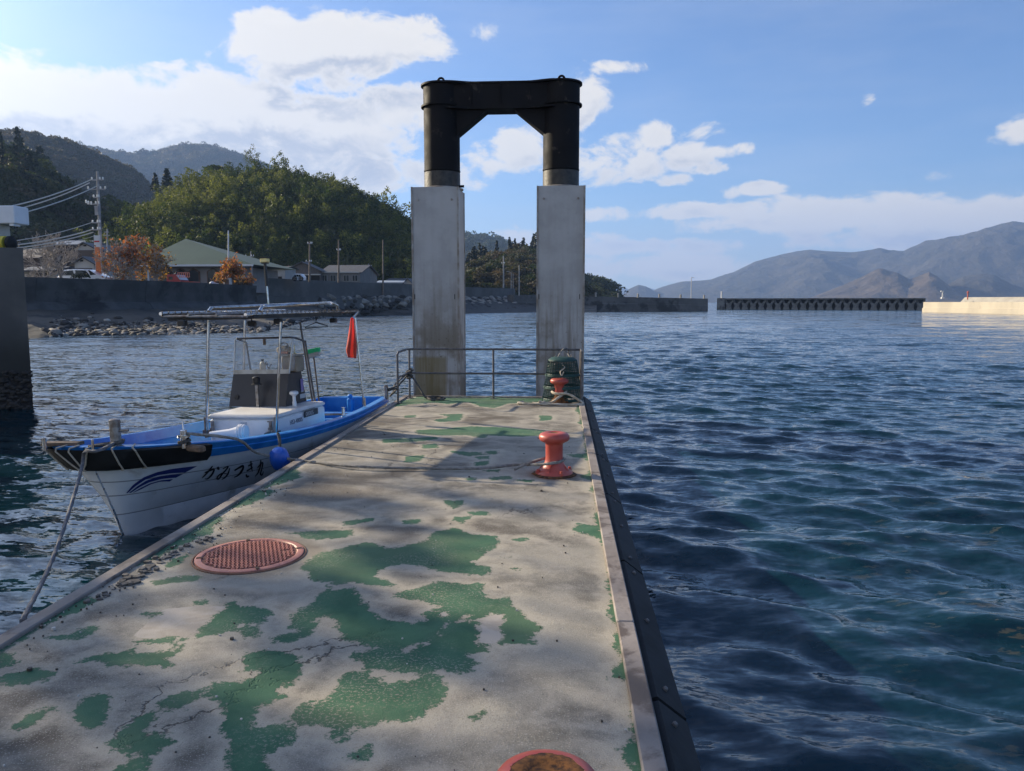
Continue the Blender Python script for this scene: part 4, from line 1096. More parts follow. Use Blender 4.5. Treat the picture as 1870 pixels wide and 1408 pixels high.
bar('raised_rail', [(-.28, yF + .55, f0.z + .01), (-.28, yF + .60, f0.z + .05), (-.26, yF + 2.35, f0.z + .085), (-.24, yF + 2.45, f0.z + .09), (-.1, yF + 2.5, f0.z + .085), (.24, yF + 2.5, f0.z + .085), (.33, yF + 2.45, f0.z + .085), (.36, yF + 2.35, f0.z + .09), (.36, yF + .60, f0.z + .045), (.36, yF + .55, f0.z)], STEEL, .021)
bar('raised_rail', [(.40, yF + 2.3, f0.z + .085), (.40, yF + 2.5, f0.z + .05), (.40, yF + 2.52, f0.z - .02)], STEEL, .021)
m_ = MB(); m_.box((0, yF + (yP - yF) * .53, f0.z - .060), (1.04, (yP - yF) * .93, .045)); m_.build('shade_board', mat('dark_shade_panel', (.018, .018, .02), (.06, .045, .03), 4, .7), cn)
m_ = MB(); m_.box((-.1, yF + .45, f0.z - .045), (.72, .62, .012)); m_.build('brown_board', WOODM, cn)
# spiral lashing on the bars
m_ = MB()
for (x, z, y0, y1, dn, r_) in ((xs0, f0.z, yF, yA - .3, 9, .0225), (xs1, f0.z - .02, yF, yA - .5, 9, .0225), (xs1, zc + .0, yA - 1.25, yA - .02, 20, .0235)):
    ln = y1 - y0; N = int(ln * dn * 8); pts = []
    for k in range(N + 1):
        a = 2 * math.pi * k / 8; pts.append((x + r_ * math.cos(a), y0 + ln * k / N, z + (zc - z) * 0 + r_ * math.sin(a)))
    m_.tube(pts, .0045, 4)
m_.build('spiral_cord', ROPE_D, cn, smooth=True)
for px, py, y_, x_ in ((333, 590, None, -.3), (460, 591, None, .0), (508, 587, None, .42), (609, 585, None, .46)):
    q = bl(px, py, 'x', x_)
    m_ = MB(); m_.box((q.x, q.y, q.z), (.09, .07, .062), bev=.008); m_.tube([(q.x, q.y, q.z + .02), (q.x, q.y, f0.z - .05)], .008, 6); m_.build('work_light', BLKP, cn)
# lamp mast
p0 = bl(490, 556, 'y', yF + 1.75); p1 = bl(484, 482, 'y', yF + 1.75); pm = p0.lerp(p1, .45)
m_ = MB(); m_.tube([tuple(p0), tuple(pm)], .015, 8); m_.build('mast_tube', STEEL, boat, smooth=True)
m_ = MB(); m_.tube([tuple(pm), tuple(p1)], .019, 8); m_.build('mast_top', BLKP, boat, smooth=True)
m_ = MB(); m_.box((p1.x, p1.y, p1.z + .045), (.10, .08, .055), bev=.008); m_.build('mast_lamp', mat('amber_lens', (.75, .52, .16), (.8, .66, .3), 10, .25), boat)
m_ = MB(); m_.box((p1.x, p1.y, p1.z + .078), (.115, .09, .014)); m_.box((p1.x, p1.y, p1.z + .01), (.07, .07, .015)); m_.build('lamp_cap', BLKP, boat)
# flag staff at the port quarter
s0 = bl(665, 742, 'x', .66); s1 = bl(646, 580, 'y', s0.y - .02)
m_ = MB(); m_.tube([tuple(s0), (s1.x + .012, s0.y, s1.z - .0)], .0155, 8); m_.tube([tuple(s0), (s0.x, s0.y, s0.z + .12)], .026, 8); m_.build('flag_staff', STEEL, boat, smooth=True)
bar('cross_bar', [(xs1, yA, zc), (s1.x, s1.y, s1.z)], STEEL, .018)
FLG = leaf_mat('red_flag_cloth', [(.95, .19, .17), (.95, .19, .17)], .5)
fl = MB(); Nn = 14; vs = []
fa = bl(644, 582, 'y', s0.y - .02)
for i in range(Nn + 1):
    v = i / Nn
    ctr = bl(643.5 + 1.5 * v, 580 + 70 * v, 'y', s0.y - .03)
    wd = .018 + .080 * min(1, v * 1.15) - (.035 * max(0, v - .8) / .2)
    for j in range(7):
        u = j / 6
        vs.append((ctr.x + (u - .62) * wd * 2 * 1.0, ctr.y + .022 * math.sin(u * 9 + v * 3) * (.3 + v), ctr.z + .02 * (u - .5) * v * 2 - (.055 * u if v > .9 else 0)))
fl.add(vs, [tuple(int(q) for q in f) for f in grid_faces(Nn + 1, 7)])
fo = fl.build('flag', FLG, None, smooth='all'); fo.matrix_world = BM
sm = fo.modifiers.new('th', 'SOLIDIFY'); sm.thickness = .002
tag(fo, 'bright red flag hanging limp from the steel staff at the stern of the boat', 'flag')
# stern details
for px, py in ((664, 742),):
    pass
q = bl(608, 790, 'x', .80)
m_ = MB(); m_.lathe([(.03, 0), (.022, .03), (.018, .09), (.03, .10), (.001, .102)], (.76, 1.15, .64), 12, cap=False); m_.build('cleat_post', STEEL, boat, smooth=True)
m_ = MB(); m_.tube([(.2, 1.45, .60), (.74, 1.5, .60)], .013, 8); m_.build('rod_holder_bar', STEELD, boat, smooth=True)
m_ = MB(); m_.box((.60, 3.05, .72), (.05, .05, .22), bev=.006); m_.build('stern_post', STEELD, boat)
m_ = MB(); m_.box((.05, 2.95, .52), (.09, .09, .25), bev=.02); m_.lathe([(.035, 0), (.04, .03), (.02, .05), (.001, .05)], (.05, 2.95, .65), 12); m_.build('stern_fitting', BLU, boat)
# outboard engine cowl bit (hidden mostly) and tiller post
# registration lettering on the box side
def text_mesh(name, s, size, M, m, parent, squeeze=1.0):
    cu = bpy.data.curves.new(name, 'FONT'); cu.body = s; cu.size = size; cu.extrude = .0015; cu.align_x = 'LEFT'
    to = bpy.data.objects.new(name, cu); COL.objects.link(to)
    dg = bpy.context.evaluated_depsgraph_get(); me = bpy.data.meshes.new_from_object(to.evaluated_get(dg))
    bpy.data.objects.remove(to)
    me.materials.clear(); me.materials.append(m)
    o = bpy.data.objects.new(name, me); COL.objects.link(o); o.parent = parent
    me.transform(Matrix.Diagonal((squeeze, 1, 1, 1)))
    o.matrix_local = M; return o
SIDE = Matrix(((0, 0, 1, 0), (1, 0, 0, 0), (0, 1, 0, 0), (0, 0, 0, 1)))      # text x -> local y (aft), text y -> z, faces port
q = bl(529, 773, 'x', XB1)
text_mesh('registration_number', 'HS3-40005', .075, Matrix.Translation((XB1 + .003, q.y, q.z - .02)) @ SIDE, mat('grey_lettering', (.16, .17, .2), rough=.6), boat, .95)
q = bl(556, 757, 'x', XB1 + .01)
m_ = MB(); m_.box((XB1 + .012, q.y + .17, q.z + .0), (.006, .36, .075)); m_.build('name_plate', mat('dark_plate', (.03, .03, .035), rough=.5), boat)
text_mesh('plate_lettering', '00005', .075, Matrix.Translation((XB1 + .016, q.y + .02, q.z - .025)) @ SIDE, mat('pale_lettering', (.42, .42, .42), rough=.6), boat, 1.1)
for (px, py, w_, h_, c_) in ((553, 706, .06, .13, (.35, .38, .42)), (562, 700, .07, .15, (.22, .16, .36)), (556, 722, .14, .055, (.42, .44, .46)), (556, 737, .18, .06, (.06, .08, .16))):
    q = bl(px, py, 'x', (xb1 + xt1) / 2)
    q.y = min(q.y, ye - .06)
    m_ = MB(); m_.box((xb1 + (xt1 - xb1) * (q.z - ZBT) / (zt - ZBT) + .004, q.y, q.z), (.004, w_, h_)); m_.build('sticker', mat('sticker_%d' % px, c_, rough=.5), boat)
# ---- lettering and swoosh laid on the hull
bvh = BVHTree.FromPolygons([BM @ Vector(v) for v in [tuple(v.co) for v in hull.data.vertices]], [tuple(p.vertices) for p in hull.data.polygons])
def on_hull(px, py, off=.005):
    loc, no, idx, dist = bvh.ray_cast(EYE, ray(px, py))
    if loc is None: return None
    if no.dot(ray(px, py)) > 0: no = -no
    return BMI @ (loc + no * off)
def strip(mb, up, lo, f, off=.006, nv=2, nu=24):
    def rs(P):
        P = np.array(P, float); d = np.r_[0, np.cumsum(np.hypot(*np.diff(P, axis=0).T))]; d /= d[-1]
        s = np.linspace(0, 1, nu); return np.stack([np.interp(s, d, P[:, 0]), np.interp(s, d, P[:, 1])], 1)
    U, L_ = rs(up), rs(lo); vs = []
    for i in range(nu):
        for k in range(nv + 1):
            p = U[i] + (L_[i] - U[i]) * k / nv
            v = on_hull(*f(*p), off)
            if v is None: return
            vs.append(tuple(v))
    mb.add(vs, [tuple(int(q) for q in g_) for g_ in grid_faces(nu, nv + 1)])
fE = lambda x, y: (40 + x / 3.74, 760 + y / 3.74)
sw = MB()
strip(sw, [(712,522),(760,465),(830,415),(920,380),(1020,358),(1120,345),(1195,338)], [(722,522),(775,475),(845,428),(930,400),(1020,387),(1095,383),(1112,383)], fE)
strip(sw, [(730,522),(785,478),(850,436),(935,408),(1020,395),(1100,392)], [(745,520),(800,483),(865,450),(945,428),(1010,420),(1050,418)], fE)
strip(sw, [(755,520),(805,490),(870,457),(945,436),(1020,428),(1030,430)], [(765,518),(815,495),(880,462),(940,445),(985,443),(1005,444)], fE)
sw.build('blue_swoosh', NAVY, boat)['kind'] = 'stuff'
fT = lambda x, y: (360 + x / 13.357, 800 + y / 13.357)
def brush(mb, pts, wd, taper=(.6, .35)):
    P = [Vector((x, y)) for x, y in pts]; out = []
    for i in range(len(P) - 1):
        p0 = P[max(i - 1, 0)]; p1 = P[i]; p2 = P[i + 1]; p3 = P[min(i + 2, len(P) - 1)]
        for k in range(6):
            s = k / 6; out.append(.5 * ((2 * p1) + (-p0 + p2) * s + (2 * p0 - 5 * p1 + 4 * p2 - p3) * s * s + (-p0 + 3 * p1 - 3 * p2 + p3) * s ** 3))
    out.append(P[-1]); n_ = len(out); U, L_ = [], []
    for i, p in enumerate(out):
        d = (out[min(i + 1, n_ - 1)] - out[max(i - 1, 0)]).normalized(); nn = Vector((-d.y, d.x)); f = i / (n_ - 1)
        ww = wd / 2 * (taper[0] + (1 - taper[0]) * min(1, f * 4)) * (taper[1] + (1 - taper[1]) * min(1, (1 - f) * 3)) * (1.0 + .45 * abs(d.x * .7 - d.y * .3))
        U.append(tuple(p + nn * ww)); L_.append(tuple(p - nn * ww))
    strip(mb, U, L_, fT, .007, 1, n_)
glyphs = {'ka': [([(175,835),(300,785),(398,745),(392,800),(335,900),(250,980),(178,985)], 34), ([(368,668),(250,820),(108,968)], 30), ([(490,690),(520,765)], 62)],
 'mi': [([(615,740),(745,678),(700,760),(600,870),(530,975),(478,992),(490,930),(600,850),(755,875)], 28), ([(785,720),(742,860),(665,955),(585,1005)], 28)],
 'tsu': [([(900,785),(1000,722),(1105,668),(1108,730),(1055,830),(980,905),(890,952)], 38)],
 'ki': [([(1232,675),(1345,612)], 26), ([(1195,800),(1352,700)], 26), ([(1300,545),(1308,650),(1335,815)], 34), ([(1188,875),(1200,932),(1262,915)], 38)],
 'maru': [([(1540,520),(1538,640),(1480,830),(1400,928)], 26), ([(1460,718),(1588,585),(1565,750),(1530,870),(1575,892),(1608,800)], 24), ([(1470,775),(1505,835)], 24)]}
for nm, st_ in glyphs.items():
    g_ = MB()
    for pts, wd in st_: brush(g_, pts, wd)
    if g_.v: g_.build('hull_character', INK, boat)
# ------------------------------------------------------------------ loose things on and by the boat
def place(o): o.matrix_world = BM; return o
# mop with green head
ma = bl(586, 722, 'x', .15); mtp = bl(573, 652, 'y', ma.y - .05); 
mp = thing('deck_brush', (0, 0, 0), 'deck brush with bright green bristles standing upright in the stern of the boat', 'deck brush'); place(mp)
m_ = MB(); m_.tube([(ma.x, ma.y, .30), tuple(mtp)], .011, 8); m_.build('handle', WOODM, mp, smooth=True)
m_ = MB(); m_.box((mtp.x - .01, mtp.y, mtp.z + .03), (.20, .06, .07), bev=.01, M=Matrix.Rotation(R(-12), 3, 'Y')); m_.build('brush_block', mat('pale_grey_plastic', (.42, .40, .38)), mp)
m_ = MB(); 
for i in range(14):
    for j in range(4):
        x = -.095 + .19 * i / 13; m_.box((mtp.x - .012 + x, mtp.y - .024 + .016 * j, mtp.z + .082 + x * .2), (.012, .012, .05 + .008 * ((i * 7 + j * 3) % 3)), M=Matrix.Rotation(R(-12 + (i % 3) * 4), 3, 'Y'))
m_.build('bristles', mat('green_bristles', (.02, .55, .22), rough=.6), mp)['kind'] = 'stuff'
# coat hanger
hk = bl(577, 583, 'x', .35)
m_ = MB(); z0 = hk.z
m_.tube([(hk.x + .0, hk.y, z0 + .03), (hk.x + .02, hk.y, z0 + .045), (hk.x + .03, hk.y, z0 + .02), (hk.x, hk.y, z0 - .01), (hk.x, hk.y, z0 - .04), (hk.x - .17, hk.y + .02, z0 - .10), (hk.x - .16, hk.y + .02, z0 - .115), (hk.x + .17, hk.y - .02, z0 - .10), (hk.x + .165, hk.y - .02, z0 - .088), (hk.x, hk.y, z0 - .04)], .007, 6)
o_ = place(m_.build('coat_hanger', BLKP, None, smooth=True)); tag(o_, 'dark coat hanger hooked under the boat canopy left of the red flag', 'coat hanger')
# bottle and brush on the sill, brown crate and jug behind the screen
zs = zt + .002
q = bl(480, 672, 'y', .86)
bt = thing('bottle', (0, 0, 0), 'pale bottle with a dark cap standing behind the boat windscreen', 'bottle'); place(bt)
m_ = MB(); m_.lathe([(.001, 0), (.034, 0), (.036, .01), (.036, .10), (.03, .125), (.016, .14), (.016, .15)], (q.x, .86, zs), 16); m_.build('bottle_body', mat('cream_plastic', (.62, .56, .46), (.5, .42, .3), 20, .4), bt, smooth=True)
m_ = MB(); m_.lathe([(.018, .148), (.018, .172), (.001, .172)], (q.x, .86, zs), 12); m_.build('cap', BLKP, bt, smooth=True)
q = bl(491, 665, 'y', .88)
m_ = MB(); m_.box((q.x, .88, zs + .06), (.014, .01, .13), M=Matrix.Rotation(R(38), 3, 'Y')); m_.box((q.x, .89, zs + .045), (.012, .01, .10), M=Matrix.Rotation(R(-40), 3, 'Y')); m_.box((q.x - .035, .88, zs + .115), (.03, .018, .045), M=Matrix.Rotation(R(-38), 3, 'Y'))
o_ = place(m_.build('crossed_clips', mat('grey_metal_tool', (.30, .32, .36), rough=.4), None)); tag(o_, 'grey crossed hand tool lying beside the bottle behind the windscreen', 'hand tool')
cx0 = bl(519, 650, 'y', .95).x; cx1 = bl(548, 650, 'y', .95).x
cr_ = thing('tackle_crate', (0, 0, 0), 'tan tackle crate with upright handle behind the right of the windscreen', 'crate'); place(cr_)
zt2 = bl(530, 650, 'y', .92).z
m_ = MB(); m_.box(((cx0 + cx1) / 2, .96, (zs + zt2) / 2 + .002), (cx1 - cx0, .20, zt2 - zs), bev=.015); m_.build('crate_box', BRN, cr_)
m_ = MB(); m_.box(((cx0 + cx1) / 2, .96, zt2 + .012), (cx1 - cx0 + .015, .22, .022), bev=.008); m_.build('crate_lid', mat('grey_tan_lid', (.36, .31, .25)), cr_)
jx = bl(519, 640, 'y', .95).x
m_ = MB(); m_.box((jx, .95, zt2 + .075), (.17, .13, .105), bev=.03); m_.build('basket_body', BRN, cr_)
m_ = MB(); m_.box((jx + .02, .88, zt2 + .045), (.13, .02, .03), bev=.005); m_.build('orange_trim', ORG, cr_)
m_ = MB(); m_.tube([(jx - .05, .95, zt2 + .12), (jx - .045, .95, zt2 + .155), (jx, .95, zt2 + .165), (jx + .045, .95, zt2 + .155), (jx + .05, .95, zt2 + .12)], .009, 6); m_.build('handle', BRN, cr_, smooth=True)
for px, c_, nm in ((527, (.05, .05, .30), 'blue'), (538, (.55, .48, .08), 'yellow')):
    q = bl(px, 640, 'y', .97)
    m_ = MB(); m_.lathe([(.02, 0), (.02, .01), (.006, .02), (.003, .11), (.0005, .11)], (q.x, .97, zt2 + .024), 8); o_ = place(m_.build('glue_tube', mat(nm + '_nozzle', c_), None)); tag(o_, 'thin %s nozzle standing on the tan crate behind the windscreen' % nm, 'nozzle')
# white bag / tube in front of box
q = bl(438, 818, 'y', -.45)
m_ = MB(); zf = .66
pts = [(q.x - .32, -.50, zf), (q.x - .1, -.47, zf + .012), (q.x + .03, -.45, zf + .02), (q.x + .09, -.44, zf + .02)]
m_.tube(pts, [.03, .045, .075, .075], 18)
for dx, r_ in ((.0, .083), (.03, .087), (.06, .084)): m_.tube([(q.x + dx, -.452, zf + .02), (q.x + dx + .012, -.45, zf + .02)], r_, 18)
o_ = place(m_.build('white_duct', mat('white_plastic_hose', (.80, .80, .82), rough=.4), None, smooth=True)); tag(o_, 'white ribbed plastic hose lying in front of the white centre box', 'hose')
# blue float between boat and pontoon
q = onz(511, 838, .62)
fb = thing('blue_float', (0, 0, 0), 'blue round fender float squeezed between boat side and pontoon', 'float')
c_ = Vector((ony(511, 838, 7.35).x, 7.35, ony(511, 838, 7.35).z))
m_ = MB(); m_.lathe([(.001, -.12), (.05, -.115), (.085, -.08), (.095, -.03), (.095, .03), (.085, .08), (.05, .115), (.001, .12)], tuple(c_), 24, M=Matrix.Rotation(R(30), 3, 'X'), cap=False); m_.build('float_body', mat('blue_float_vinyl', (.012, .08, .42), (.02, .11, .5), 6, .35), fb, smooth=True)
m_ = MB(); rope(m_, [tuple(c_ + Vector((0, 0, .10))), tuple(c_ + Vector((.0, .02, .17))), tuple(c_ + Vector((-.05, .1, .24)))], .014, 6); m_.build('float_rope', ROPE_D, fb, smooth=True)
# mooring line: bow post -> middle bollard
tp = BM @ Vector((cb.x, cb.y, .93))
b0 = BOLL[0]
m_ = MB()
pe = onz(545, 838, DZ + .03)
pts = [tuple(tp), tuple(BM @ Vector((cb.x + .35, cb.y + .25, .84))), tuple(ony(470, 827, 7.2)), tuple(ony(545, 840, 7.3)), tuple(onz(640, 851, DZ + .035)), tuple(onz(760, 855, DZ + .03)), tuple(onz(880, 855, DZ + .035)), tuple(onz(945, 848, DZ + .05)), (b0.x - .17, b0.y - .05, DZ + .10), (b0.x - .02, b0.y - .105, DZ + .125), (b0.x + .085, b0.y - .03, DZ + .14), (b0.x + .06, b0.y + .08, DZ + .14), (b0.x - .05, b0.y + .09, DZ + .135), (b0.x - .2, b0.y + .02, DZ + .11), (b0.x - .36, b0.y - .03, DZ + .05)]
rope(m_, pts, .0125)
o_ = m_.build('bow_line', ROPE_G, None, smooth=True); tag(o_, 'long grey rope from the boat across the deck to the middle bollard', 'rope')
m_ = MB()
for k in range(5):
    a = k * 1.7
    rope(m_, [tuple(BM @ Vector((cb.x + .045 * math.cos(a), cb.y + .045 * math.sin(a), .83 + .01 * k))), tuple(BM @ Vector((cb.x + .05 * math.cos(a + 1.2), cb.y + .05 * math.sin(a + 1.2), .835 + .01 * k))), tuple(BM @ Vector((cb.x + .045 * math.cos(a + 2.4), cb.y + .045 * math.sin(a + 2.4), .84 + .01 * k)))], .014, 5)
o_ = m_.build('post_turns', ROPE_D, None, smooth=True); tag(o_, 'turns of dark rope wound round the steel post amid the bow', 'rope')
# bow line to the quay on the lower left
m_ = MB(); tb = BM @ Vector((pb.x, pb.y, .88))
e0 = onz(150, 822, .9); 
pts = [tuple(BM @ Vector((pb.x, pb.y, .9))), tuple(BM @ bl(180, 823, 'z', .90)), tuple(BM @ bl(157, 824, 'z', .89)), tuple(ony(152, 836, 6.02)), tuple(ony(146, 868, 5.9)), tuple(ony(118, 960, 5.2)), tuple(ony(88, 1040, 4.6)), tuple(onz(40, 1135, DZ - .02))]
pe2 = Vector(pts[-1])
rope(m_, pts, .013)
o_ = m_.build('spring_line', mat('slate_rope', (.17, .17, .18), (.10, .10, .11), 40, .9), None, smooth=True); tag(o_, 'taut grey rope running down from the bow to the near left pontoon edge', 'rope')
m_ = MB()
for k in range(4):
    a = k * 1.5
    rope(m_, [tuple(BM @ Vector((pb.x + .06 * math.cos(a + j * 1.2), pb.y + .06 * math.sin(a + j * 1.2), .845 + .018 * k + .005 * j))) for j in range(4)], .012, 5)
rope(m_, [tuple(BM @ Vector((pb.x - .02, pb.y - .05, .89))), tuple(BM @ Vector((pb.x - .2, pb.y - .08, .875))), tuple(BM @ Vector((pb.x - .02, pb.y + .05, .89)))], .014, 8)
o_ = m_.build('bow_post_turns', ROPE_D, None, smooth=True); tag(o_, 'thick dark rope turns round the tall steel post at the bow', 'rope')
# stern line to the railing
m_ = MB(); ps = BM @ Vector((.62, 3.05, .74))
rope(m_, [tuple(ps), tuple(ps + Vector((.12, .1, .02))), (xl - .22, RY - .45, DZ + .1), (xl - .02, RY - .03, h2 - .02)], .013)
rope(m_, [tuple(ps + Vector((0, -.02, .02))), tuple(ps + Vector((.15, .15, .07))), (xl - .18, RY - .35, DZ + .24), (xl - .01, RY - .02, h2 + .02)], .012)
o_ = m_.build('stern_line', ROPE_D, None, smooth=True); tag(o_, 'dark doubled rope from the boat stern to the left railing post', 'rope')
# ------------------------------------------------------------------ shore, walls, breakwaters
SEAW = mat('old_sea_wall_concrete', (.085, .083, .082), (.050, .050, .050), .5, .95, 0, .01, 6, dirt=(.026, .026, .028), dscale=.35, dthr=(.5, .65), stretch=(1, 1, 1))
SEAW2 = mat('grey_parapet_concrete', (.125, .122, .118), (.085, .083, .08), .35, .95, 0, .01, 6, dirt=(.08, .08, .078), dscale=.2, dthr=(.52, .66))
STONE = mat('revetment_stone', (.34, .31, .27), (.20, .18, .16), 1.2, .95, 0, .02, 5)
STONE_D = mat('wet_dark_stone', (.045, .04, .036), (.022, .02, .019), 1.2, .8, 0, .02, 5)
def wall_band(pts_top, prof, name, m, label=None, joints=7.0, cat='sea wall', jname='wall_section'):
    """pts_top: list of (X, Y, z) ; prof: list of (outward offset, z relative to top). Built in cast lengths."""
    root = thing(name, (pts_top[0][0], pts_top[0][1], 0), label, cat) if label else None
    P = [Vector(p) for p in pts_top]
    L = [0]
    for a, b_ in zip(P, P[1:]): L.append(L[-1] + (b_ - a).length)
    n_ = max(1, int(L[-1] / joints)); out = []
    def at(s):
        for i in range(len(P) - 1):
            if s <= L[i + 1] + 1e-6:
                t_ = (s - L[i]) / (L[i + 1] - L[i]); d = (P[i + 1] - P[i]).normalized(); return P[i].lerp(P[i + 1], t_), Vector((d.y, -d.x, 0)).normalized()
    for k in range(n_):
        s0, s1 = L[-1] * k / n_ + .015, L[-1] * (k + 1) / n_ - .015
        vs = []
        ss = [s0] + [l for l in L if s0 < l < s1] + [s1]
        jit = random.uniform(-.03, .03)
        for s in ss:
            p, nn = at(s)
            for o, z in prof: vs.append((p.x + nn.x * (o + jit), p.y + nn.y * (o + jit), p.z + z + jit * .5))
        q = MB(); m_n = len(prof)
        q.add(vs, [tuple(int(x) for x in f) for f in grid_faces(len(ss), m_n)])
        q.f += [tuple(i * m_n for i in range(0)) ] if False else []
        for i in range(len(ss) - 1): q.f.append((i * m_n + m_n - 1, i * m_n, (i + 1) * m_n, (i + 1) * m_n + m_n - 1)); q.mi.append(0)
        q.f.append(tuple(range(m_n))); q.mi.append(0); q.f.append(tuple(range(len(ss) * m_n - 1, (len(ss) - 1) * m_n - 1, -1))); q.mi.append(0)
        o_ = q.build(jname, m, root, fix=True)
        if root: o_.matrix_parent_inverse = Matrix.Translation(-root.location)
    return root
def at_h(px, py, z):      # point seen at px,py that has height z
    return onz(px, py, z)
W1 = [at_h(px, py, 3.9) for px, py in ((-260, 500), (-60, 503.5), (60, 506), (200, 510), (330, 515), (466, 521.5))]
wall_band([tuple(p) for p in W1], [(-.35, 0), (.22, 0), (.18, -.35), (.06, -.9), (.0, -1.6), (.02, -1.75), (.4, -1.85), (1.4, -3.2), (1.5, -3.6), (-.35, -3.6)], 'sea_wall', SEAW,
          'long dark curved sea wall with pale streaks in front of the autumn trees', 9.0)
W2 = [at_h(px, py, 5.3) for px, py in ((461, 506.5), (560, 511), (660, 516), (750, 519), (850, 524), (941, 527))]
wall_band([tuple(p) for p in W2], [(-.4, 0), (.0, 0), (.06, -2.4), (.5, -2.45), (.55, -5.2), (-.4, -5.2)], 'high_sea_wall', SEAW2, 'high straight concrete sea wall above the boulder slope in front of the dark warehouse', 10.0)
W3 = [at_h(px, py, 3.7) for px, py in ((938, 538.5), (1000, 540), (1070, 541), (1180, 543))]
W3 = [Vector((ony(px, py, yy).x, yy, ony(px, py, yy).z)) for px, py, yy in ((938, 538, 172), (1000, 539.5, 176), (1068, 541, 180), (1180, 543, 184), (1293, 545.5, 188))]
wall_band([tuple(p) for p in W3], [(-3.5, 0), (.0, 0), (.0, -1.5), (.1, -1.6), (.15, -5), (-3.5, -5)], 'dark_breakwater', mat('dark_pier_concrete', (.13, .13, .128), (.085, .085, .085), .3, .9, dirt=(.04, .04, .042), dscale=.25, dthr=(.5, .62)),
          'dark plain concrete breakwater with small posts left of the harbour gap', 22.0, 'breakwater')
for px in (1088, 1129, 1165, 1204, 1243, 1286):
    i_ = np.interp(px, [938, 1293], [172, 188]); p = ony(px, 541 + (px - 1068) * .02, i_ + 1)
    m_ = MB(); m_.lathe([(.22, 0), (.20, .8), (.26, .82), (.24, .95), (.001, 1.0)], (p.x, i_ + 1, p.z - .1), 10, cap=False)
    o_ = m_.build('mooring_stub', mat('stub_concrete', (.3, .28, .25)) if px == 1088 else bpy.data.materials['stub_concrete'], None, smooth=True)
    tag(o_, {1088: 'leftmost small post on the dark breakwater, nearest the right gate pile', 1129: 'second small post from the left on the dark breakwater', 1165: 'third small post from the left on the dark breakwater', 1204: 'third small post from the right on the dark breakwater', 1243: 'small post just left of the thin light pole on the breakwater', 1286: 'small post at the very tip of the dark breakwater'}[px], 'mooring post', 'posts along the dark breakwater')
p = ony(1262, 543, 188); pt2 = ony(1262, 507, 188)
m_ = MB(); m_.tube([(p.x, 188, p.z - .3), (p.x, 188, pt2.z)], .09, 8); m_.box((p.x + .25, 188, pt2.z), (.6, .2, .12)); tag(m_.build('light_pole', mat('white_painted_metal', (.6, .6, .6), rough=.5), None), 'thin white light pole on the dark breakwater near its tip', 'light pole')
WHM = bpy.data.materials['white_painted_metal']
# lattice breakwater
LB = MB
A_ = ony(1310, 545, 232); B_ = ony(1690, 546, 215); A_.z = B_.z = 3.25
lat = thing('slotted_breakwater', (A_.x, 232, 0), 'long grey breakwater with rows of triangular openings right of the harbour gap', 'breakwater')
LATM = mat('slotted_concrete', (.20, .20, .195), (.13, .13, .128), .8, .9, dirt=(.06, .06, .06), dscale=.8, dthr=(.5, .65))
LATD = mat('dark_slotted_concrete', (.07, .07, .072), (.04, .04, .042), .8, .7)  # darker concrete for the wall behind the openings
dv = Vector((B_.x - A_.x, 215 - 232, 0)); TL = dv.length; dv.normalize(); Mq = Matrix.Translation((A_.x, 232, 0)) @ Matrix(((dv.x, -dv.y, 0, 0), (dv.y, dv.x, 0, 0), (0, 0, 1, 0), (0, 0, 0, 1)))
def lp(o_):
    o_.parent = lat; o_.matrix_local = Matrix.Translation(-lat.location) @ Mq; return o_
m_ = MB(); m_.box((TL / 2, 1.5, 3.07), (TL, 4.2, .36)); lp(m_.build('capping_beam', LATM))
m_ = MB(); m_.box((TL / 2, 3.2, 1.4), (TL, .5, 3.0)); lp(m_.build('back_wall', LATD))
m_ = MB(); m_.box((1.1, .6, 1.6), (2.2, 2.6, 3.4)); lp(m_.build('end_block', LATM))
NC = 23; cw = (TL - 2.2) / NC
ua = MB()
def quadprism(mb, poly, y0, y1):
    n_ = len(poly); vs = [(x, y0, z) for x, z in poly] + [(x, y1, z) for x, z in poly]
    mb.add(vs, [tuple(range(n_)), tuple(range(2 * n_ - 1, n_ - 1, -1))] + [(i, n_ + i, n_ + (i + 1) % n_, (i + 1) % n_) for i in range(n_)])
quadprism(ua, [(-cw * .5, 2.88), (-cw * .36, 2.88), (-cw * .12, 1.75), (cw * .12, 1.75), (cw * .36, 2.88), (cw * .5, 2.88), (cw * .5, 2.3), (cw * .30, 1.35), (cw * .28, .9), (cw * .34, .35), (cw * .42, 0), (cw * .42, -.6), (-cw * .42, -.6), (-cw * .42, 0), (-cw * .34, .35), (-cw * .28, .9), (-cw * .30, 1.35), (-cw * .5, 2.3)], 0, .9)
first = None
for k in range(NC):
    if first is None:
        first = ua.build('slotted_block', LATM, fix=True); o_ = first
    else:
        o_ = first.copy(); COL.objects.link(o_)
    o_.parent = lat; o_.matrix_local = Matrix.Translation(-lat.location) @ Mq @ Matrix.Translation((2.2 + cw * (k + .5), -.3, 0))
p = ony(1318, 545, 233)
m_ = MB(); m_.tube([(p.x, 233, 3.2), (p.x, 233, ony(1318, 532, 233).z)], .28, 10); tag(m_.build('beacon_post', WHM, None), 'short white beacon post at the left end of the slotted breakwater', 'beacon')
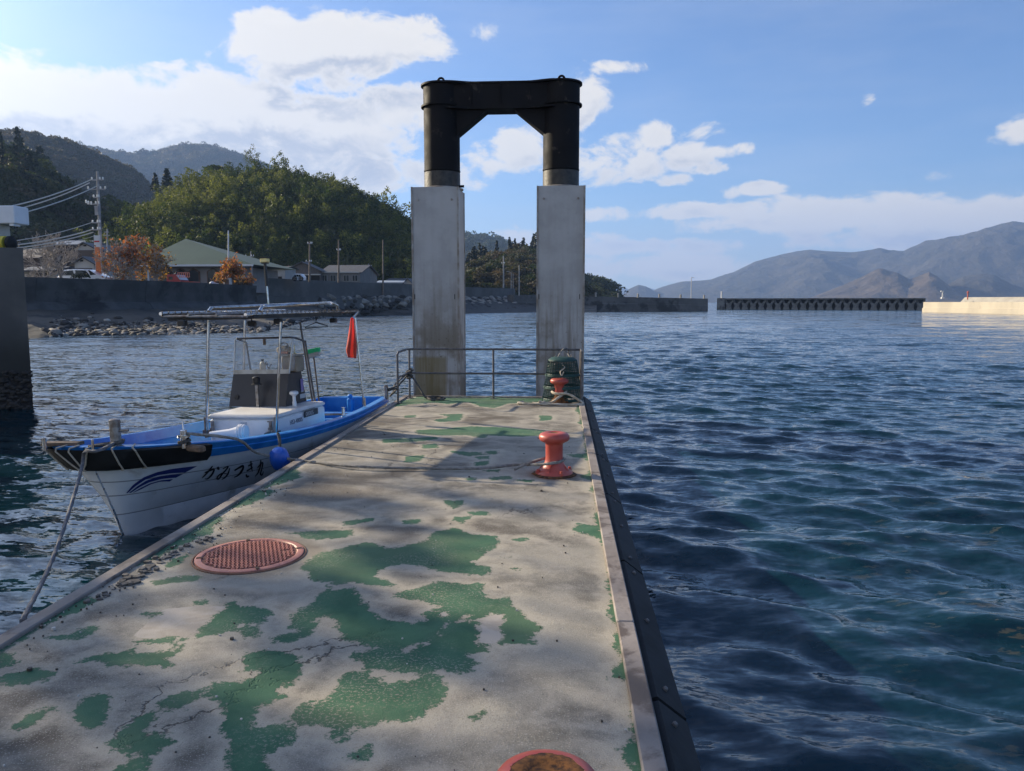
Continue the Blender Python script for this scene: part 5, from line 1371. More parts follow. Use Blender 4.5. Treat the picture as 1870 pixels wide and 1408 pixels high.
# sunlit sea wall on the right
SUNW = mat('cream_weathered_concrete', (.46, .41, .33), (.38, .34, .28), .25, .9, 0, .01, 3, dirt=(.20, .17, .13), dscale=.3, dthr=(.58, .70), stretch=(1, 1, .5))
WL = [(ony(1686, 552, 172).x, 172), (ony(1870, 552, 140).x, 140), (ony(2300, 552, 90).x, 90)]
r1 = [(x, y, 2.15) for x, y in WL]
wall_band([(x, y, z) for x, y, z in r1], [(-7, 0), (0, 0), (0, -1.25), (.18, -1.3), (.18, -3.5), (-7, -3.5)], 'cream_breakwater', SUNW, 'sunlit cream concrete breakwater with a raised parapet at the right edge', 14.0, 'breakwater')
pz = ony(1870, 542, 140).z
wall_band([(WL[0][0] + 4.2, 165, ony(1720, 543, 168).z), (WL[1][0] + 3.2, 140, pz), (WL[2][0] + 3, 90, pz)], [(-2, 0), (-.9, 0), (0, -1.0), (0, -1.6), (-2, -1.6)], 'breakwater_parapet', mat('grey_cream_parapet', (.34, .32, .28), (.27, .25, .22), .4, .9),
          'sloped parapet along the top of the cream breakwater', 16.0, 'parapet')
p = ony(1721, 545, 163); m_ = MB(); m_.tube([(p.x, 163, 2.9), (p.x, 163, ony(1721, 533, 163).z)], .13, 8); m_.box((p.x - .12, 163, ony(1721, 532, 163).z), (.55, .3, .22)); m_.box((p.x, 163, 2.95), (.5, .5, .3))
tag(m_.build('harbour_light', WHM, None), 'small white harbour light at the end of the cream breakwater', 'harbour light')
p = ony(1767, 545, 155); m_ = MB(); m_.tube([(p.x, 155, 2.6), (p.x, 155, ony(1767, 535, 155).z)], .12, 8); m_.lathe([(.2, 0), (.2, .25), (.001, .4)], (p.x, 155, ony(1767, 535, 155).z), 8)
tag(m_.build('red_marker', mat('faded_red', (.45, .10, .07)), None), 'small red marker post behind the cream breakwater parapet', 'marker')
# ---- beach and village ground
SAND = mat('wet_beach_sand', (.095, .08, .062), (.05, .045, .038), .25, .9, 0, .03, 3, dirt=(.035, .033, .03), dscale=.35, dthr=(.48, .6))
shore = [onz(px, py, 0) for px, py in ((-420, 640), (-200, 630), (0, 620), (60, 615), (120, 610), (250, 608), (380, 607), (480, 604.5), (520, 597), (545, 590), (575, 582), (610, 577), (660, 575), (750, 574), (850, 572.5), (940, 571), (985, 570))]
def walk(P, n_):
    L = [0]
    for a, b_ in zip(P, P[1:]): L.append(L[-1] + (b_.xy - a.xy).length)
    return [P[0].lerp(P[0], 0) if False else None for _ in range(0)] or [Vector((np.interp(s, L, [p.x for p in P]), np.interp(s, L, [p.y for p in P]), 0)) for s in np.linspace(0, L[-1], n_)]
azs = np.linspace(-43, 2.6, 240)
def az_of(p): return math.degrees(math.atan2(p.x, p.y))
sa = [az_of(p) for p in shore]; sd = [p.xy.length for p in shore]
wallpts = [p for p in W1] + [p for p in W2[1:]]
wa = [az_of(p) for p in wallpts]; wd_ = [p.xy.length for p in wallpts]
nT = 40; vs = []
for a in azs:
    d0 = np.interp(a, sa, sd); d1 = max(np.interp(a, wa, wd_) - .2, d0 + 4)
    zt_ = 1.7
    for k in range(nT):
        f = k / (nT - 1); d = d0 - 5 + (d1 - d0 + 5.6) * f
        z = -.45 + (zt_ + .45) * (max(0, f) ** .8) + .10 * mnoise.noise(Vector((a * 1.3, d * .35, 0))) + .06 * mnoise.noise(Vector((a * 5, d * 1.2, 3)))
        vs.append((d * math.sin(R(a)), d * math.cos(R(a)), z))
o_ = fast_mesh('beach', vs, grid_faces(len(azs), nT), SAND, smooth=True); tag(o_, 'dark wet sandy beach below the sea wall', kind='structure')
def shore_z(a, d):
    d0 = np.interp(a, sa, sd); d1 = max(np.interp(a, wa, wd_) - .2, d0 + 4); f = (d - d0 + 5) / (d1 - d0 + 5.6)
    return -.45 + 2.15 * max(0, min(1, f)) ** .8
# rocks
def rock(rg, s):
    import itertools
    t_ = (1 + 5 ** .5) / 2
    V = np.array([(-1, t_, 0), (1, t_, 0), (-1, -t_, 0), (1, -t_, 0), (0, -1, t_), (0, 1, t_), (0, -1, -t_), (0, 1, -t_), (t_, 0, -1), (t_, 0, 1), (-t_, 0, -1), (-t_, 0, 1)], float)
    Fc = [(0, 11, 5), (0, 5, 1), (0, 1, 7), (0, 7, 10), (0, 10, 11), (1, 5, 9), (5, 11, 4), (11, 10, 2), (10, 7, 6), (7, 1, 8), (3, 9, 4), (3, 4, 2), (3, 2, 6), (3, 6, 8), (3, 8, 9), (4, 9, 5), (2, 4, 11), (6, 2, 10), (8, 6, 7), (9, 8, 1)]
    V /= 1.9; V *= (1 + rg.uniform(-.28, .22, (12, 1))); q, _ = np.linalg.qr(rg.normal(size=(3, 3))); V = V @ q
    V *= np.array([1.25, .95, .7]) * s / 2; return V, Fc
rg = np.random.default_rng(21)
pv, pf, pm, off = [], [], [], 0
for k in range(9500):
    a = rg.uniform(-34.5, -14); d0 = np.interp(a, sa, sd); d1 = np.interp(a, wa, wd_)
    if a > -19.5: d = d0 + rg.uniform(-3, 1)
    else:
        d = d0 - 2.9 + abs(rg.normal(0, 1)) * 2.5
        if a < -29 and rg.random() < .75: d = d0 + rg.uniform(-3.2, -1.0)
    if d > d1 - 1.5: continue
    s = float(np.exp(rg.normal(-1.85, .5))); s = min(s, 1.0)
    V, Fc = rock(rg, s); V = V + np.array([d * math.sin(R(a)), d * math.cos(R(a)), shore_z(a, d) + s * .12])
    pv.append(V); pf += [tuple(i + off for i in f) for f in Fc]; pm += [int(rg.random() > .38) + (1 if rg.random() < .06 else 0)] * 20; off += 12
o_ = fast_mesh('beach_rocks', np.concatenate(pv), pf, [STONE, STONE_D, mat('pale_beach_stone', (.42, .39, .34), rough=.8)], mi=pm); tag(o_, 'field of dark rocks and pebbles on the beach along the waterline', kind='stuff')
for px, py, s, lb in ((80, 611, 1.15, 'large dark boulder at the water edge beside the grey quay wall'), (256, 588, .55, 'dark rounded rock standing on the beach left of the boat canopy'), (233, 586, .5, 'flat dark block on the sand beside the rounded rock'), (170, 612, .45, 'low dark rock awash in front of the beach'), (138, 613, .3, 'smallest dark rock awash between the boulder and the beach')):
    p = onz(px, py, .1); V, Fc = rock(rg, s); V = V @ np.diag([1.25, .9, .95]); m_ = MB(); m_.add([tuple(v) for v in V], Fc); o_ = m_.build('shore_rock', STONE_D); o_.location = (p.x, p.y, .12 * s + .1)
    ss = o_.modifiers.new('s', 'SUBSURF'); ss.levels = ss.render_levels = 2; tx = bpy.data.textures.get('rock') or bpy.data.textures.new('rock', 'CLOUDS'); tx.noise_scale = .35
    dm = o_.modifiers.new('d', 'DISPLACE'); dm.texture = tx; dm.strength = .22 * s ** .5; dm.mid_level = .5; tag(o_, lb, 'rock')
# revetment stones: the larger ones each a part of the wall
rev = thing('stone_revetment', (0, 0, 0), 'sloping revetment of fitted pale boulders under the high sea wall', 'revetment')
protos = []
for k in range(10):
    V, Fc = rock(rg, 1.0); m_ = MB(); m_.add([tuple(v) for v in V], Fc); o_ = m_.build('stone', STONE if k % 5 else STONE_D, rev); protos.append(o_)
used = 0; cnt = 0
P2 = [(az_of(p), p.xy.length) for p in W2]
def revpt(a, f):    # f 0 at top of stones, 1 at water
    dW = np.interp(a, [q[0] for q in P2], [q[1] for q in P2]); dS = min(np.interp(a, sa, sd), dW - 3)
    return (dW - .3) + (dS - dW + .3) * f * (.35 if a < -12 else .8), (3.05 if a > -17 else 2.7) * (1 - f) + .2 * f
smallv, smallf, so_ = [], [], 0
for (a0, a1, rows_, sz_) in ((-17.8, -11.2, 5, 1.55), (-7.6, -1.9, 7, 1.35)):
    for r_ in range(rows_):
        f = (r_ + .4) / rows_; a = a0 + rg.uniform(0, .3)
        while a < a1:
            s = sz_ * rg.uniform(.7, 1.3); d, z = revpt(a, f); jx, jz = rg.uniform(-.15, .15), rg.uniform(-.12, .12)
            if cnt < 230:
                pr_ = protos[cnt % 10]; o_ = pr_ if cnt < 10 else pr_.copy()
                if cnt >= 10: COL.objects.link(o_)
                if f > .55: o_.data = protos[4 if (cnt % 2) else 9].data if False else o_.data
                o_.location = (d * math.sin(R(a)), d * math.cos(R(a)), z + jz); o_.scale = (s * 1.15, s * .9, s * .95); o_.rotation_euler = (rg.uniform(-.4, .4), rg.uniform(-.4, .4), rg.uniform(0, 6.28)); o_.parent = rev
                if f > .5: 
                    o_.material_slots[0].link = 'OBJECT'; o_.material_slots[0].material = STONE_D
                cnt += 1
            a += math.degrees(s * .92 / d)
m_ = MB()
for a in np.linspace(-20.5, -1.5, 90):
    pass
vs = []; A2 = np.linspace(-20.8, -1.2, 100)
for a in A2:
    d, z = revpt(a, 0); d2, z2 = revpt(a, 1); dS = np.interp(a, sa, sd)
    vs += [(d * math.sin(R(a)), d * math.cos(R(a)), z + .1 if a > -17.8 else 1.5), ((d2 + .5) * math.sin(R(a)), (d2 + .5) * math.cos(R(a)), .75), ((dS - 1) * math.sin(R(a)), (dS - 1) * math.cos(R(a)), .0), ((dS - 4) * math.sin(R(a)), (dS - 4) * math.cos(R(a)), -.6)]
m_.add(vs, [tuple(int(x) for x in f) for f in grid_faces(len(A2), 4)]); m_.build('bedding', STONE_D, rev)
# ---- village ground
GRD = mat('village_ground', (.16, .15, .14), (.10, .10, .09), .1, .95)
m_ = MB(); wp = [(p.x, p.y) for p in W1[:-1]] + [(p.x, p.y) for p in W2]
inn = []
for (x, y) in wp:
    v = Vector((x, y)).normalized() * .5; inn.append((x + v.x, y + v.y))
poly = inn + [(10, 330), (-330, 330), (-330, 70)]
from mathutils.geometry import tessellate_polygon
tri = tessellate_polygon([[Vector((x, y, 0)) for x, y in poly]])
m_.add([(x, y, 3.3) for x, y in poly], [tuple(t_) for t_ in tri]); o_ = m_.build('ground', GRD, fix=True)
tag(o_, 'paved village ground behind the sea wall', kind='structure')
if o_.data.polygons[0].normal.z < 0: o_.data.flip_normals()
# seabed shelf under the water so nothing floats
# ---- near quay on the left with white steel arm and striped bumper
qa = onz(61, 747, 0); 
QY = qa.y; QX = qa.x
QZ = ony(60, 452, QY).z
qz0 = QZ
quay = thing('quay_wall', (QX, QY, 0), 'tall grey concrete quay wall with dark mussel crusted foot at the left edge', 'quay wall')
QM = bpy.data.materials.new('tidal_quay_concrete'); QM.use_nodes = True
t = NT(QM.node_tree); b = QM.node_tree.nodes['Principled BSDF']; pos = t.node('ShaderNodeNewGeometry').outputs['Position']; sp = t.node('ShaderNodeSeparateXYZ'); t.link(pos, sp.inputs[0])
c = t.mix(t.smooth(t.noise(pos, .9, 6, .6), .35, .65), (.075, .076, .078, 1), (.11, .11, .108, 1))
zn = t.m('ADD', sp.outputs[2], t.m('MULTIPLY', t.noise(t.mapping(pos, scale=(1, 1, .3)), 1.5, 5), .8))
c = t.mix(t.smooth(zn, 2.3, 1.3), c, (.03, .032, .03, 1)); c = t.mix(t.smooth(zn, 1.15, .9), c, (.014, .014, .016, 1))
t.link(c, b.inputs['Base Color']); b.inputs['Roughness'].default_value = .85
bn = t.node('ShaderNodeBump'); bn.inputs['Distance'].default_value = .01; t.link(t.noise(pos, 9, 6), bn.inputs['Height']); t.link(bn.outputs[0], b.inputs['Normal'])
m_ = MB()
pl = [(0, 0), (-9, -2.0), (-30, -24), (-46, -6), (-40, 22), (-12, 8.0)]
m_.prism(pl, -1.5, QZ - .12); m_.prism([(x * .998 - .03, y * .99 + .05) for x, y in pl], QZ - .12, QZ)
m_.build('wall_block', QM, quay, fix=True)
V_, F_, o1 = [], [], 0
for k in range(1500):
    u = rg.random(); s = rg.uniform(.03, .09)
    if rg.random() < .6: x, y = -9 * u * .5, -2 * u * .5
    else: x, y = -12 * u * .4, 8 * u * .4
    v_, f_ = rock(rg, s * 1.6); V_.append(v_ + np.array([x, y, rg.uniform(-.1, .75) ** 1.0])); F_ += [tuple(i + o1 for i in f) for f in f_]; o1 += 12
o_ = fast_mesh('mussel_crust', np.concatenate(V_), F_, STONE_D, quay); o_['kind'] = 'stuff'
gan = thing('white_steel_arm', (0, 0, 0), 'white steel box arm on a white post on top of the left quay', 'steel arm')
AY = QY + 1.2
x1 = ony(40, 395, AY).x; za, zb2 = ony(30, 410, AY).z, ony(30, 377.5, AY).z
WSP = mat('white_steel_paint', (.72, .73, .76), (.66, .67, .70), 3, .4)
m_ = MB(); m_.box((x1 - 2.5, AY, (za + zb2) / 2), (5.0, .45, zb2 - za), bev=.015); m_.build('box_arm', WSP, gan)
m_ = MB(); q = ony(35, 411, AY); m_.box((q.x - .02, AY - .1, za - .02), (.09, .2, .05)); m_.build('drain_lip', WSP, gan)
m_ = MB(); q = ony(0, 425, AY).x; m_.box((q - .1, AY, (za + QZ) / 2), (.42, .30, za - QZ)); m_.build('arm_post', mat('cream_post_paint', (.55, .52, .47), (.45, .42, .38), 6, .5), gan)
q = ony(23, 440, QY + .7); zb3 = ony(5, 431, QY + .7).z
bm2 = thing('striped_bumper', (0, 0, 0), 'black and yellow striped rubber bumper lying on the left quay edge', 'bumper')
rb_ = (zb3 - QZ) / 2
for k in range(6):
    m_ = MB(); xk = q.x - .06 - .15 * k
    if k == 0: m_.lathe([(.001, .06), (rb_ * .6, .045), (rb_, -.01), (rb_, -.075)], (xk + .06, QY + .7, QZ + rb_), 20, M=Matrix.Rotation(R(90), 3, 'Y'), cap=False)
    else: m_.lathe([(rb_, -.075), (rb_, .075)], (xk, QY + .7, QZ + rb_), 20, M=Matrix.Rotation(R(90), 3, 'Y'))
    m_.build('stripe_section', RUBBER if k % 2 == 0 else (bpy.data.materials.get('yellow_rubber') or mat('yellow_rubber', (.62, .50, .05), rough=.6)), bm2, smooth=True)
# ------------------------------------------------------------------ foliage prototypes (kept out of the scene, instanced by geometry nodes)
BARK = mat('bark', (.10, .08, .065), (.06, .05, .04), 6, .9)
L_BAMBOO = leaf_mat('bamboo_leaves', [(.030, .052, .014), (.055, .085, .020), (.20, .21, .055), (.028, .048, .014), (.15, .165, .038), (.04, .062, .017)], .42)
L_BROAD = leaf_mat('broad_leaves', [(.03, .046, .018), (.055, .072, .026), (.040, .055, .020), (.085, .085, .034)], .3)
L_BROWN = leaf_mat('autumn_woodland', [(.085, .066, .044), (.055, .06, .03), (.12, .088, .058), (.07, .068, .036)], .3)
L_CONI = leaf_mat('conifer_needles', [(.012, .022, .012), (.020, .032, .016), (.016, .026, .012)], .1)
def leafquads(rg, C_, N_, size, jitter=.9):
    """quads centred on C_, roughly facing N_"""
    n_ = len(C_); nn = N_ + rg.normal(0, jitter, (n_, 3)); nn /= np.linalg.norm(nn, axis=1)[:, None] + 1e-9
    up = rg.normal(size=(n_, 3)); u = np.cross(nn, up); u /= np.linalg.norm(u, axis=1)[:, None] + 1e-9; v = np.cross(nn, u)
    s = (size * rg.uniform(.6, 1.4, n_))[:, None]
    V = np.stack([C_ - u * s - v * s * .35, C_ + u * s * .1 - v * s * .7, C_ + u * s + v * s * .3, C_ - u * s * .2 + v * s * .7], 1).reshape(-1, 3)
    return V, np.arange(n_ * 4).reshape(-1, 4)
def make_proto(name, kind, seed):
    g_ = np.random.default_rng(seed); Cs, Ns = [], []
    if kind == 'broad' or kind == 'brown':
        for _ in range(9):
            c = g_.normal(0, 1, 3); c /= np.linalg.norm(c); c = c * np.array([.62, .62, .42]) * g_.uniform(.5, 1); c[2] = abs(c[2]) * .9 + .25
            r_ = g_.uniform(.32, .5); d = g_.normal(size=(80, 3)); d /= np.linalg.norm(d, axis=1)[:, None]; d[:, 2] = np.abs(d[:, 2]) * 1.0 - .25
            Cs.append(c + d * r_ * g_.uniform(.82, 1.06, (80, 1))); Ns.append(d)
        size = .06
    elif kind == 'conifer':
        for k in range(16):
            z = k / 16; r_ = .36 * (1 - z) ** .8 + .02; n_ = int(10 + 34 * (1 - z)); a = g_.uniform(0, 6.28, n_); rr = r_ * np.sqrt(g_.uniform(.2, 1, n_))
            Cs.append(np.stack([rr * np.cos(a), rr * np.sin(a), z * 1.7 + .05 - rr * .3], 1)); Ns.append(np.stack([np.cos(a), np.sin(a), np.full(n_, .5)], 1))
        size = .08
    else:   # bamboo plume: several drooping feathery culm tops
        for k in range(7):
            b0_ = g_.normal(0, .26, 2); ln = g_.uniform(.75, 1.45); lean = g_.normal(0, .28, 2)
            n_ = 150; s = g_.uniform(.15, 1, n_) ** .8; w_ = .24 * np.sin(np.pi * np.clip(s * .82 + .12, 0, 1)) + .02
            p = np.stack([b0_[0] + lean[0] * s ** 2 * 1.2, b0_[1] + lean[1] * s ** 2 * 1.2, ln * s - .25 * s ** 3 * np.linalg.norm(lean)], 1)
            d = g_.normal(size=(n_, 3)); d /= np.linalg.norm(d, axis=1)[:, None]
            Cs.append(p + d * w_[:, None] * np.array([1, 1, .8])); Ns.append(d + np.array([0, 0, .4]))
        size = .032
    C_, N_ = np.concatenate(Cs), np.concatenate(Ns)
    V, Fq = leafquads(g_, C_, N_, size)
    me = bpy.data.meshes.new(name); me.from_pydata(V.tolist(), [], Fq.tolist())
    me.materials.append({'broad': L_BROAD, 'brown': L_BROWN, 'conifer': L_CONI, 'bamboo': L_BAMBOO}[kind])
    return bpy.data.objects.new(name, me)
PROTO = {}
for kind in ('broad', 'brown', 'conifer', 'bamboo'):
    c_ = bpy.data.collections.new('proto_' + kind)
    for k in range(4): c_.objects.link(make_proto('leaf_clump_' + kind, kind, 31 * k + len(kind)))
    PROTO[kind] = c_
def scatter(name, pts, scales, kind, label, stretch=None):
    me = bpy.data.meshes.new(name); me.from_pydata([tuple(p) for p in pts], [], [])
    a = me.attributes.new('sc', 'FLOAT_VECTOR', 'POINT')
    sc_ = np.array([(s, s, s * (stretch[i] if stretch is not None else 1)) for i, s in enumerate(scales)], dtype=np.float32); a.data.foreach_set('vector', sc_.ravel())
    g_ = np.random.default_rng(len(pts)); a = me.attributes.new('rz', 'FLOAT_VECTOR', 'POINT')
    rv = np.zeros((len(pts), 3), dtype=np.float32); rv[:, 2] = g_.uniform(0, 6.28, len(pts)); rv[:, :2] = g_.normal(0, .08, (len(pts), 2)); a.data.foreach_set('vector', rv.ravel())
    o = bpy.data.objects.new(name, me); COL.objects.link(o)
    ng = bpy.data.node_groups.new('scatter_' + name, 'GeometryNodeTree')
    ng.interface.new_socket('Geometry', in_out='INPUT', socket_type='NodeSocketGeometry'); ng.interface.new_socket('Geometry', in_out='OUTPUT', socket_type='NodeSocketGeometry')
    N = ng.nodes; i = N.new('NodeGroupInput'); u = N.new('NodeGroupOutput'); ip = N.new('GeometryNodeInstanceOnPoints'); ci = N.new('GeometryNodeCollectionInfo')
    ci.inputs['Collection'].default_value = PROTO[kind]; ci.inputs['Separate Children'].default_value = True; ci.inputs['Reset Children'].default_value = True
    def na(nm):
        x = N.new('GeometryNodeInputNamedAttribute'); x.data_type = 'FLOAT_VECTOR'; x.inputs['Name'].default_value = nm; return x.outputs[0]
    ng.links.new(i.outputs[0], ip.inputs['Points']); ng.links.new(ci.outputs[0], ip.inputs['Instance']); ip.inputs['Pick Instance'].default_value = True
    ng.links.new(na('sc'), ip.inputs['Scale'])
    er = N.new('FunctionNodeEulerToRotation'); ng.links.new(na('rz'), er.inputs[0]); ng.links.new(er.outputs[0], ip.inputs['Rotation'])
    ng.links.new(ip.outputs[0], u.inputs[0])
    md = o.modifiers.new('scatter', 'NODES'); md.node_group = ng
    return tag(o, label, kind='stuff')
SOIL = mat('forest_floor', (.022, .022, .014), (.035, .032, .02), .2, .95)
def ridge_fn(pts, D):
    # heading (deg) -> ridge height at distance D
    A, H = [], []
    for px, py in pts:
        d = ray(px, py); A.append(math.degrees(math.atan2(d.x, d.y))); H.append(EYE.z + D * d.z / math.hypot(d.x, d.y))
    return A, H
def hill(name, pts, D, Db, zb, treeh, label, ns=110, nt=34, back=.5, rough=.06, pw=.62, m=SOIL, kind='structure', fade=None):
    A, H = ridge_fn(pts, D); aa = np.linspace(A[0], A[-1], ns); vs = []
    for a in aa:
        hr = np.interp(a, A, H) - treeh
        for k in range(nt):
            f = k / (nt - 1) * (1 + back); d = Db + (D - Db) * f
            if f <= 1: z = zb + (hr - zb) * (1 - (1 - f) ** 1.6) ** (pw / .62)
            else: z = hr - (hr - zb) * ((f - 1) / back) ** 1.5 * .8
            x, y = d * math.sin(R(a)), d * math.cos(R(a)); s_ = D / 14.0
            n_ = mnoise.fractal(Vector((x / s_ , y / s_, 1.7)), .9, 2.0, 5) 
            rd = 1 - abs(mnoise.fractal(Vector((x / s_ / 1.7, y / s_ / 1.7, 5.1)), .8, 2.0, 4)) * 2
            amp = rough * max(hr - zb, 1) * math.sin(math.pi * min(1, f)) ** .8 if f <= 1 else 0
            vs.append((x, y, z + amp * (n_ * .8 + rd * .9)))
    o = fast_mesh(name, vs, grid_faces(ns, nt), m, smooth=True); tag(o, label, kind=kind)
    V = np.array(vs).reshape(ns, nt, 3)
    def sample(a, f):
        i = (a - aa[0]) / (aa[-1] - aa[0]) * (ns - 1); j = f / (1 + back) * (nt - 1)
        i = min(max(i, 0), ns - 1.001); j = min(max(j, 0), nt - 1.001); i0, j0 = int(i), int(j); u, v = i - i0, j - j0
        return (V[i0, j0] * (1 - u) * (1 - v) + V[i0 + 1, j0] * u * (1 - v) + V[i0, j0 + 1] * (1 - u) * v + V[i0 + 1, j0 + 1] * u * v)
    return A, sample
def wood(name, A, sample, n, size, kind, label, fr=(0.0, 1.15), sel=None, stretch=1.0, seed=3, sink=.25):
    g_ = np.random.default_rng(seed); P, Sx, St = [], [], []
    tries = 0
    while len(P) < n and tries < n * 12:
        tries += 1
        a = g_.uniform(A[0], A[-1]); f = g_.uniform(*fr) ** .9 if fr[0] >= 0 else 0
        if sel is not None and g_.random() > sel(a, f): continue
        s = size * float(np.exp(g_.normal(0, .22))); p = sample(a, f)
        P.append((p[0], p[1], p[2] - s * sink)); Sx.append(s); St.append(stretch * g_.uniform(.8, 1.25))
    return scatter(name, P, Sx, kind, label, St)
# bamboo hill
A, smp = hill('bamboo_hill', [(120, 455), (160, 425), (190, 400), (230, 370), (270, 345), (300, 335), (350, 306), (400, 294), (440, 288), (480, 284), (540, 289), (580, 298), (620, 310), (660, 326), (700, 350), (740, 378), (775, 408), (800, 450), (828, 515)], 245, 168, 3.3, 10.5, 'steep hill rising behind the village', rough=.05)
aL, aR = A[0], A[-1]
wood('bamboo_grove', A, smp, 3600, 3.9, 'bamboo', 'feathery yellow green bamboo covering the rounded hill', stretch=.98, sink=.05, seed=5, sel=lambda a, f: .95 if a > -30 else .8)
wood('hillside_trees', A, smp, 620, 4.8, 'broad', 'dark broadleaf trees among the bamboo on the hill foot', sel=lambda a, f: (1.0 if f < .35 else .30) , seed=6)
A0, s0_ = hill('left_hill', [(-420, 420), (-300, 370), (-150, 290), (-50, 245), (0, 240), (40, 252), (60, 268), (100, 302), (140, 330), (170, 342), (210, 348), (260, 352), (310, 346), (350, 350), (380, 380), (420, 430)], 300, 185, 3.3, 10, 'dark wooded hill at the left edge', rough=.06)
wood('left_woodland', A0, s0_, 1300, 5.4, 'broad', 'dark mixed woodland covering the left hill', seed=8, stretch=1.0)
wood('left_brown_woodland', A0, s0_, 620, 5.2, 'brown', 'brownish leafless trees mixed through the left hill', seed=9, sel=lambda a, f: .8 if f < .8 else .3)
wood('left_conifers', A0, s0_, 110, 4.6, 'conifer', 'dark conifers standing above the left hill', seed=10, sel=lambda a, f: 1.0 if (a < -33.5 and f > .35) else .05)
A1, s1_ = hill('middle_ridge', [(-260, 430), (-140, 330), (-40, 246), (0, 236), (60, 250), (120, 262), (170, 284), (220, 304), (250, 315), (272, 338), (300, 365)], 760, 520, 5, 7, 'wooded ridge behind the left hill', rough=.05)
wood('middle_ridge_wood', A1, s1_, 2600, 8.5, 'brown', 'dull brown green woodland on the middle ridge', seed=12)
A2_, s2_ = hill('far_ridge', [(100, 262), (150, 268), (190, 276), (240, 286), (280, 279), (310, 271), (350, 267), (390, 272), (430, 283), (480, 300), (560, 330)], 2300, 1650, 10, 14, 'hazy wooded ridge far behind the village', rough=.05)
wood('far_ridge_wood', A2_, s2_, 2800, 19.0, 'brown', 'greyish woodland on the far ridge', seed=13)
A3, s3_ = hill('hill_behind_gate', [(700, 400), (760, 412), (850, 427), (880, 430), (910, 438), (935, 448), (960, 470), (1000, 505)], 1500, 1050, 8, 12, 'dark blue wooded hill seen through the gate', rough=.05)
wood('gate_hill_wood', A3, s3_, 1800, 15.0, 'broad', 'woodland on the hill seen through the gate', seed=14)
A4, s4_ = hill('headland', [(740, 505), (770, 498), (810, 482), (850, 474), (880, 466), (905, 456), (930, 452), (960, 450), (978, 455), (1010, 474), (1040, 492), (1056, 502), (1068, 520), (1078, 545)], 330, 235, 1, 4.5, 'brown wooded headland behind the high sea wall', rough=.08)
wood('headland_wood', A4, s4_, 900, 3.9, 'brown', 'brown and olive trees on the headland behind the gate', seed=15)
wood('headland_evergreen', A4, s4_, 520, 3.9, 'broad', 'evergreen clumps on the headland behind the gate', seed=16)
wood('headland_conifers', A4, s4_, 60, 5.0, 'conifer', 'conifers along the top of the headland', seed=17, sel=lambda a, f: 1 if f > .85 else 0)
A5, s5_ = hill('point', [(1000, 470), (1040, 490), (1068, 500), (1080, 506), (1095, 513), (1110, 530), (1126, 547)], 520, 420, 0, 6, 'dark tree covered point beyond the breakwater', rough=.06)
wood('point_wood', A5, s5_, 420, 8.0, 'broad', 'dark trees on the point right of the gate', seed=18, stretch=.9)
# far mountains
def mountain_mat(name, a, b_, c):
    m = bpy.data.materials.new(name); m.use_nodes = True; t = NT(m.node_tree); bs = m.node_tree.nodes['Principled BSDF']
    pos = t.node('ShaderNodeNewGeometry').outputs['Position']
    n1 = t.noise(pos, .004, 8, .62); n2 = t.noise(pos, .02, 6, .7)
    col = t.mix(t.smooth(n1, .38, .62), a, b_); col = t.mix(t.smooth(n2, .55, .72), col, c)
    t.link(col, bs.inputs['Base Color']); bs.inputs['Roughness'].default_value = .95; bs.inputs['Specular IOR Level'].default_value = .1
    bn = t.node('ShaderNodeBump'); bn.inputs['Distance'].default_value = 60; t.link(t.noise(pos, .008, 10, .65), bn.inputs['Height']); t.link(bn.outputs[0], bs.inputs['Normal'])
    return m
MT = mountain_mat('far_woodland', (.050, .046, .034, 1), (.075, .065, .048, 1), (.12, .10, .075, 1))
hill('main_mountain', [(1150, 550), (1200, 530), (1245, 516), (1300, 511), (1340, 499), (1380, 480), (1430, 467), (1480, 457), (1540, 460), (1600, 463), (1650, 466), (1690, 449), (1760, 436), (1800, 424), (1850, 413), (1885, 414), (1960, 430), (2060, 420), (2200, 450)], 5200, 3900, -5, 0, 'long blue mountain ridge across the bay', ns=360, nt=130, rough=.13, m=MT)
hill('brown_hill', [(1455, 552), (1490, 540), (1520, 528), (1560, 512), (1590, 503), (1612, 500), (1640, 505), (1660, 516), (1680, 509), (1697, 503), (1712, 509), (1740, 530), (1770, 545)], 3300, 2700, -5, 0, 'small brown sunlit hill in front of the blue mountain', ns=220, nt=90, rough=.2, m=mountain_mat('brown_hillside', (.075, .06, .045, 1), (.13, .10, .07, 1), (.20, .16, .12, 1)))
hill('right_foothill', [(1690, 548), (1730, 520), (1760, 505), (1790, 502), (1815, 505), (1850, 522), (1900, 535), (1960, 520), (2100, 510)], 3700, 3100, -5, 0, 'wooded foothill at the right below the mountain', ns=200, nt=80, rough=.14, m=MT)
hill('small_island', [(1120, 551), (1135, 541), (1150, 528), (1166, 521), (1180, 524), (1195, 532), (1212, 548)], 4600, 4000, -5, 0, 'small blue island left of the mountain', ns=90, nt=40, rough=.12, m=MT)
hill('distant_islands', [(1060, 510), (1090, 512), (1112, 519), (1140, 526), (1160, 531), (1180, 524), (1200, 530), (1230, 540)], 8600, 7900, -5, 0, 'very pale distant islands on the horizon', ns=90, nt=30, rough=.08, m=MT)
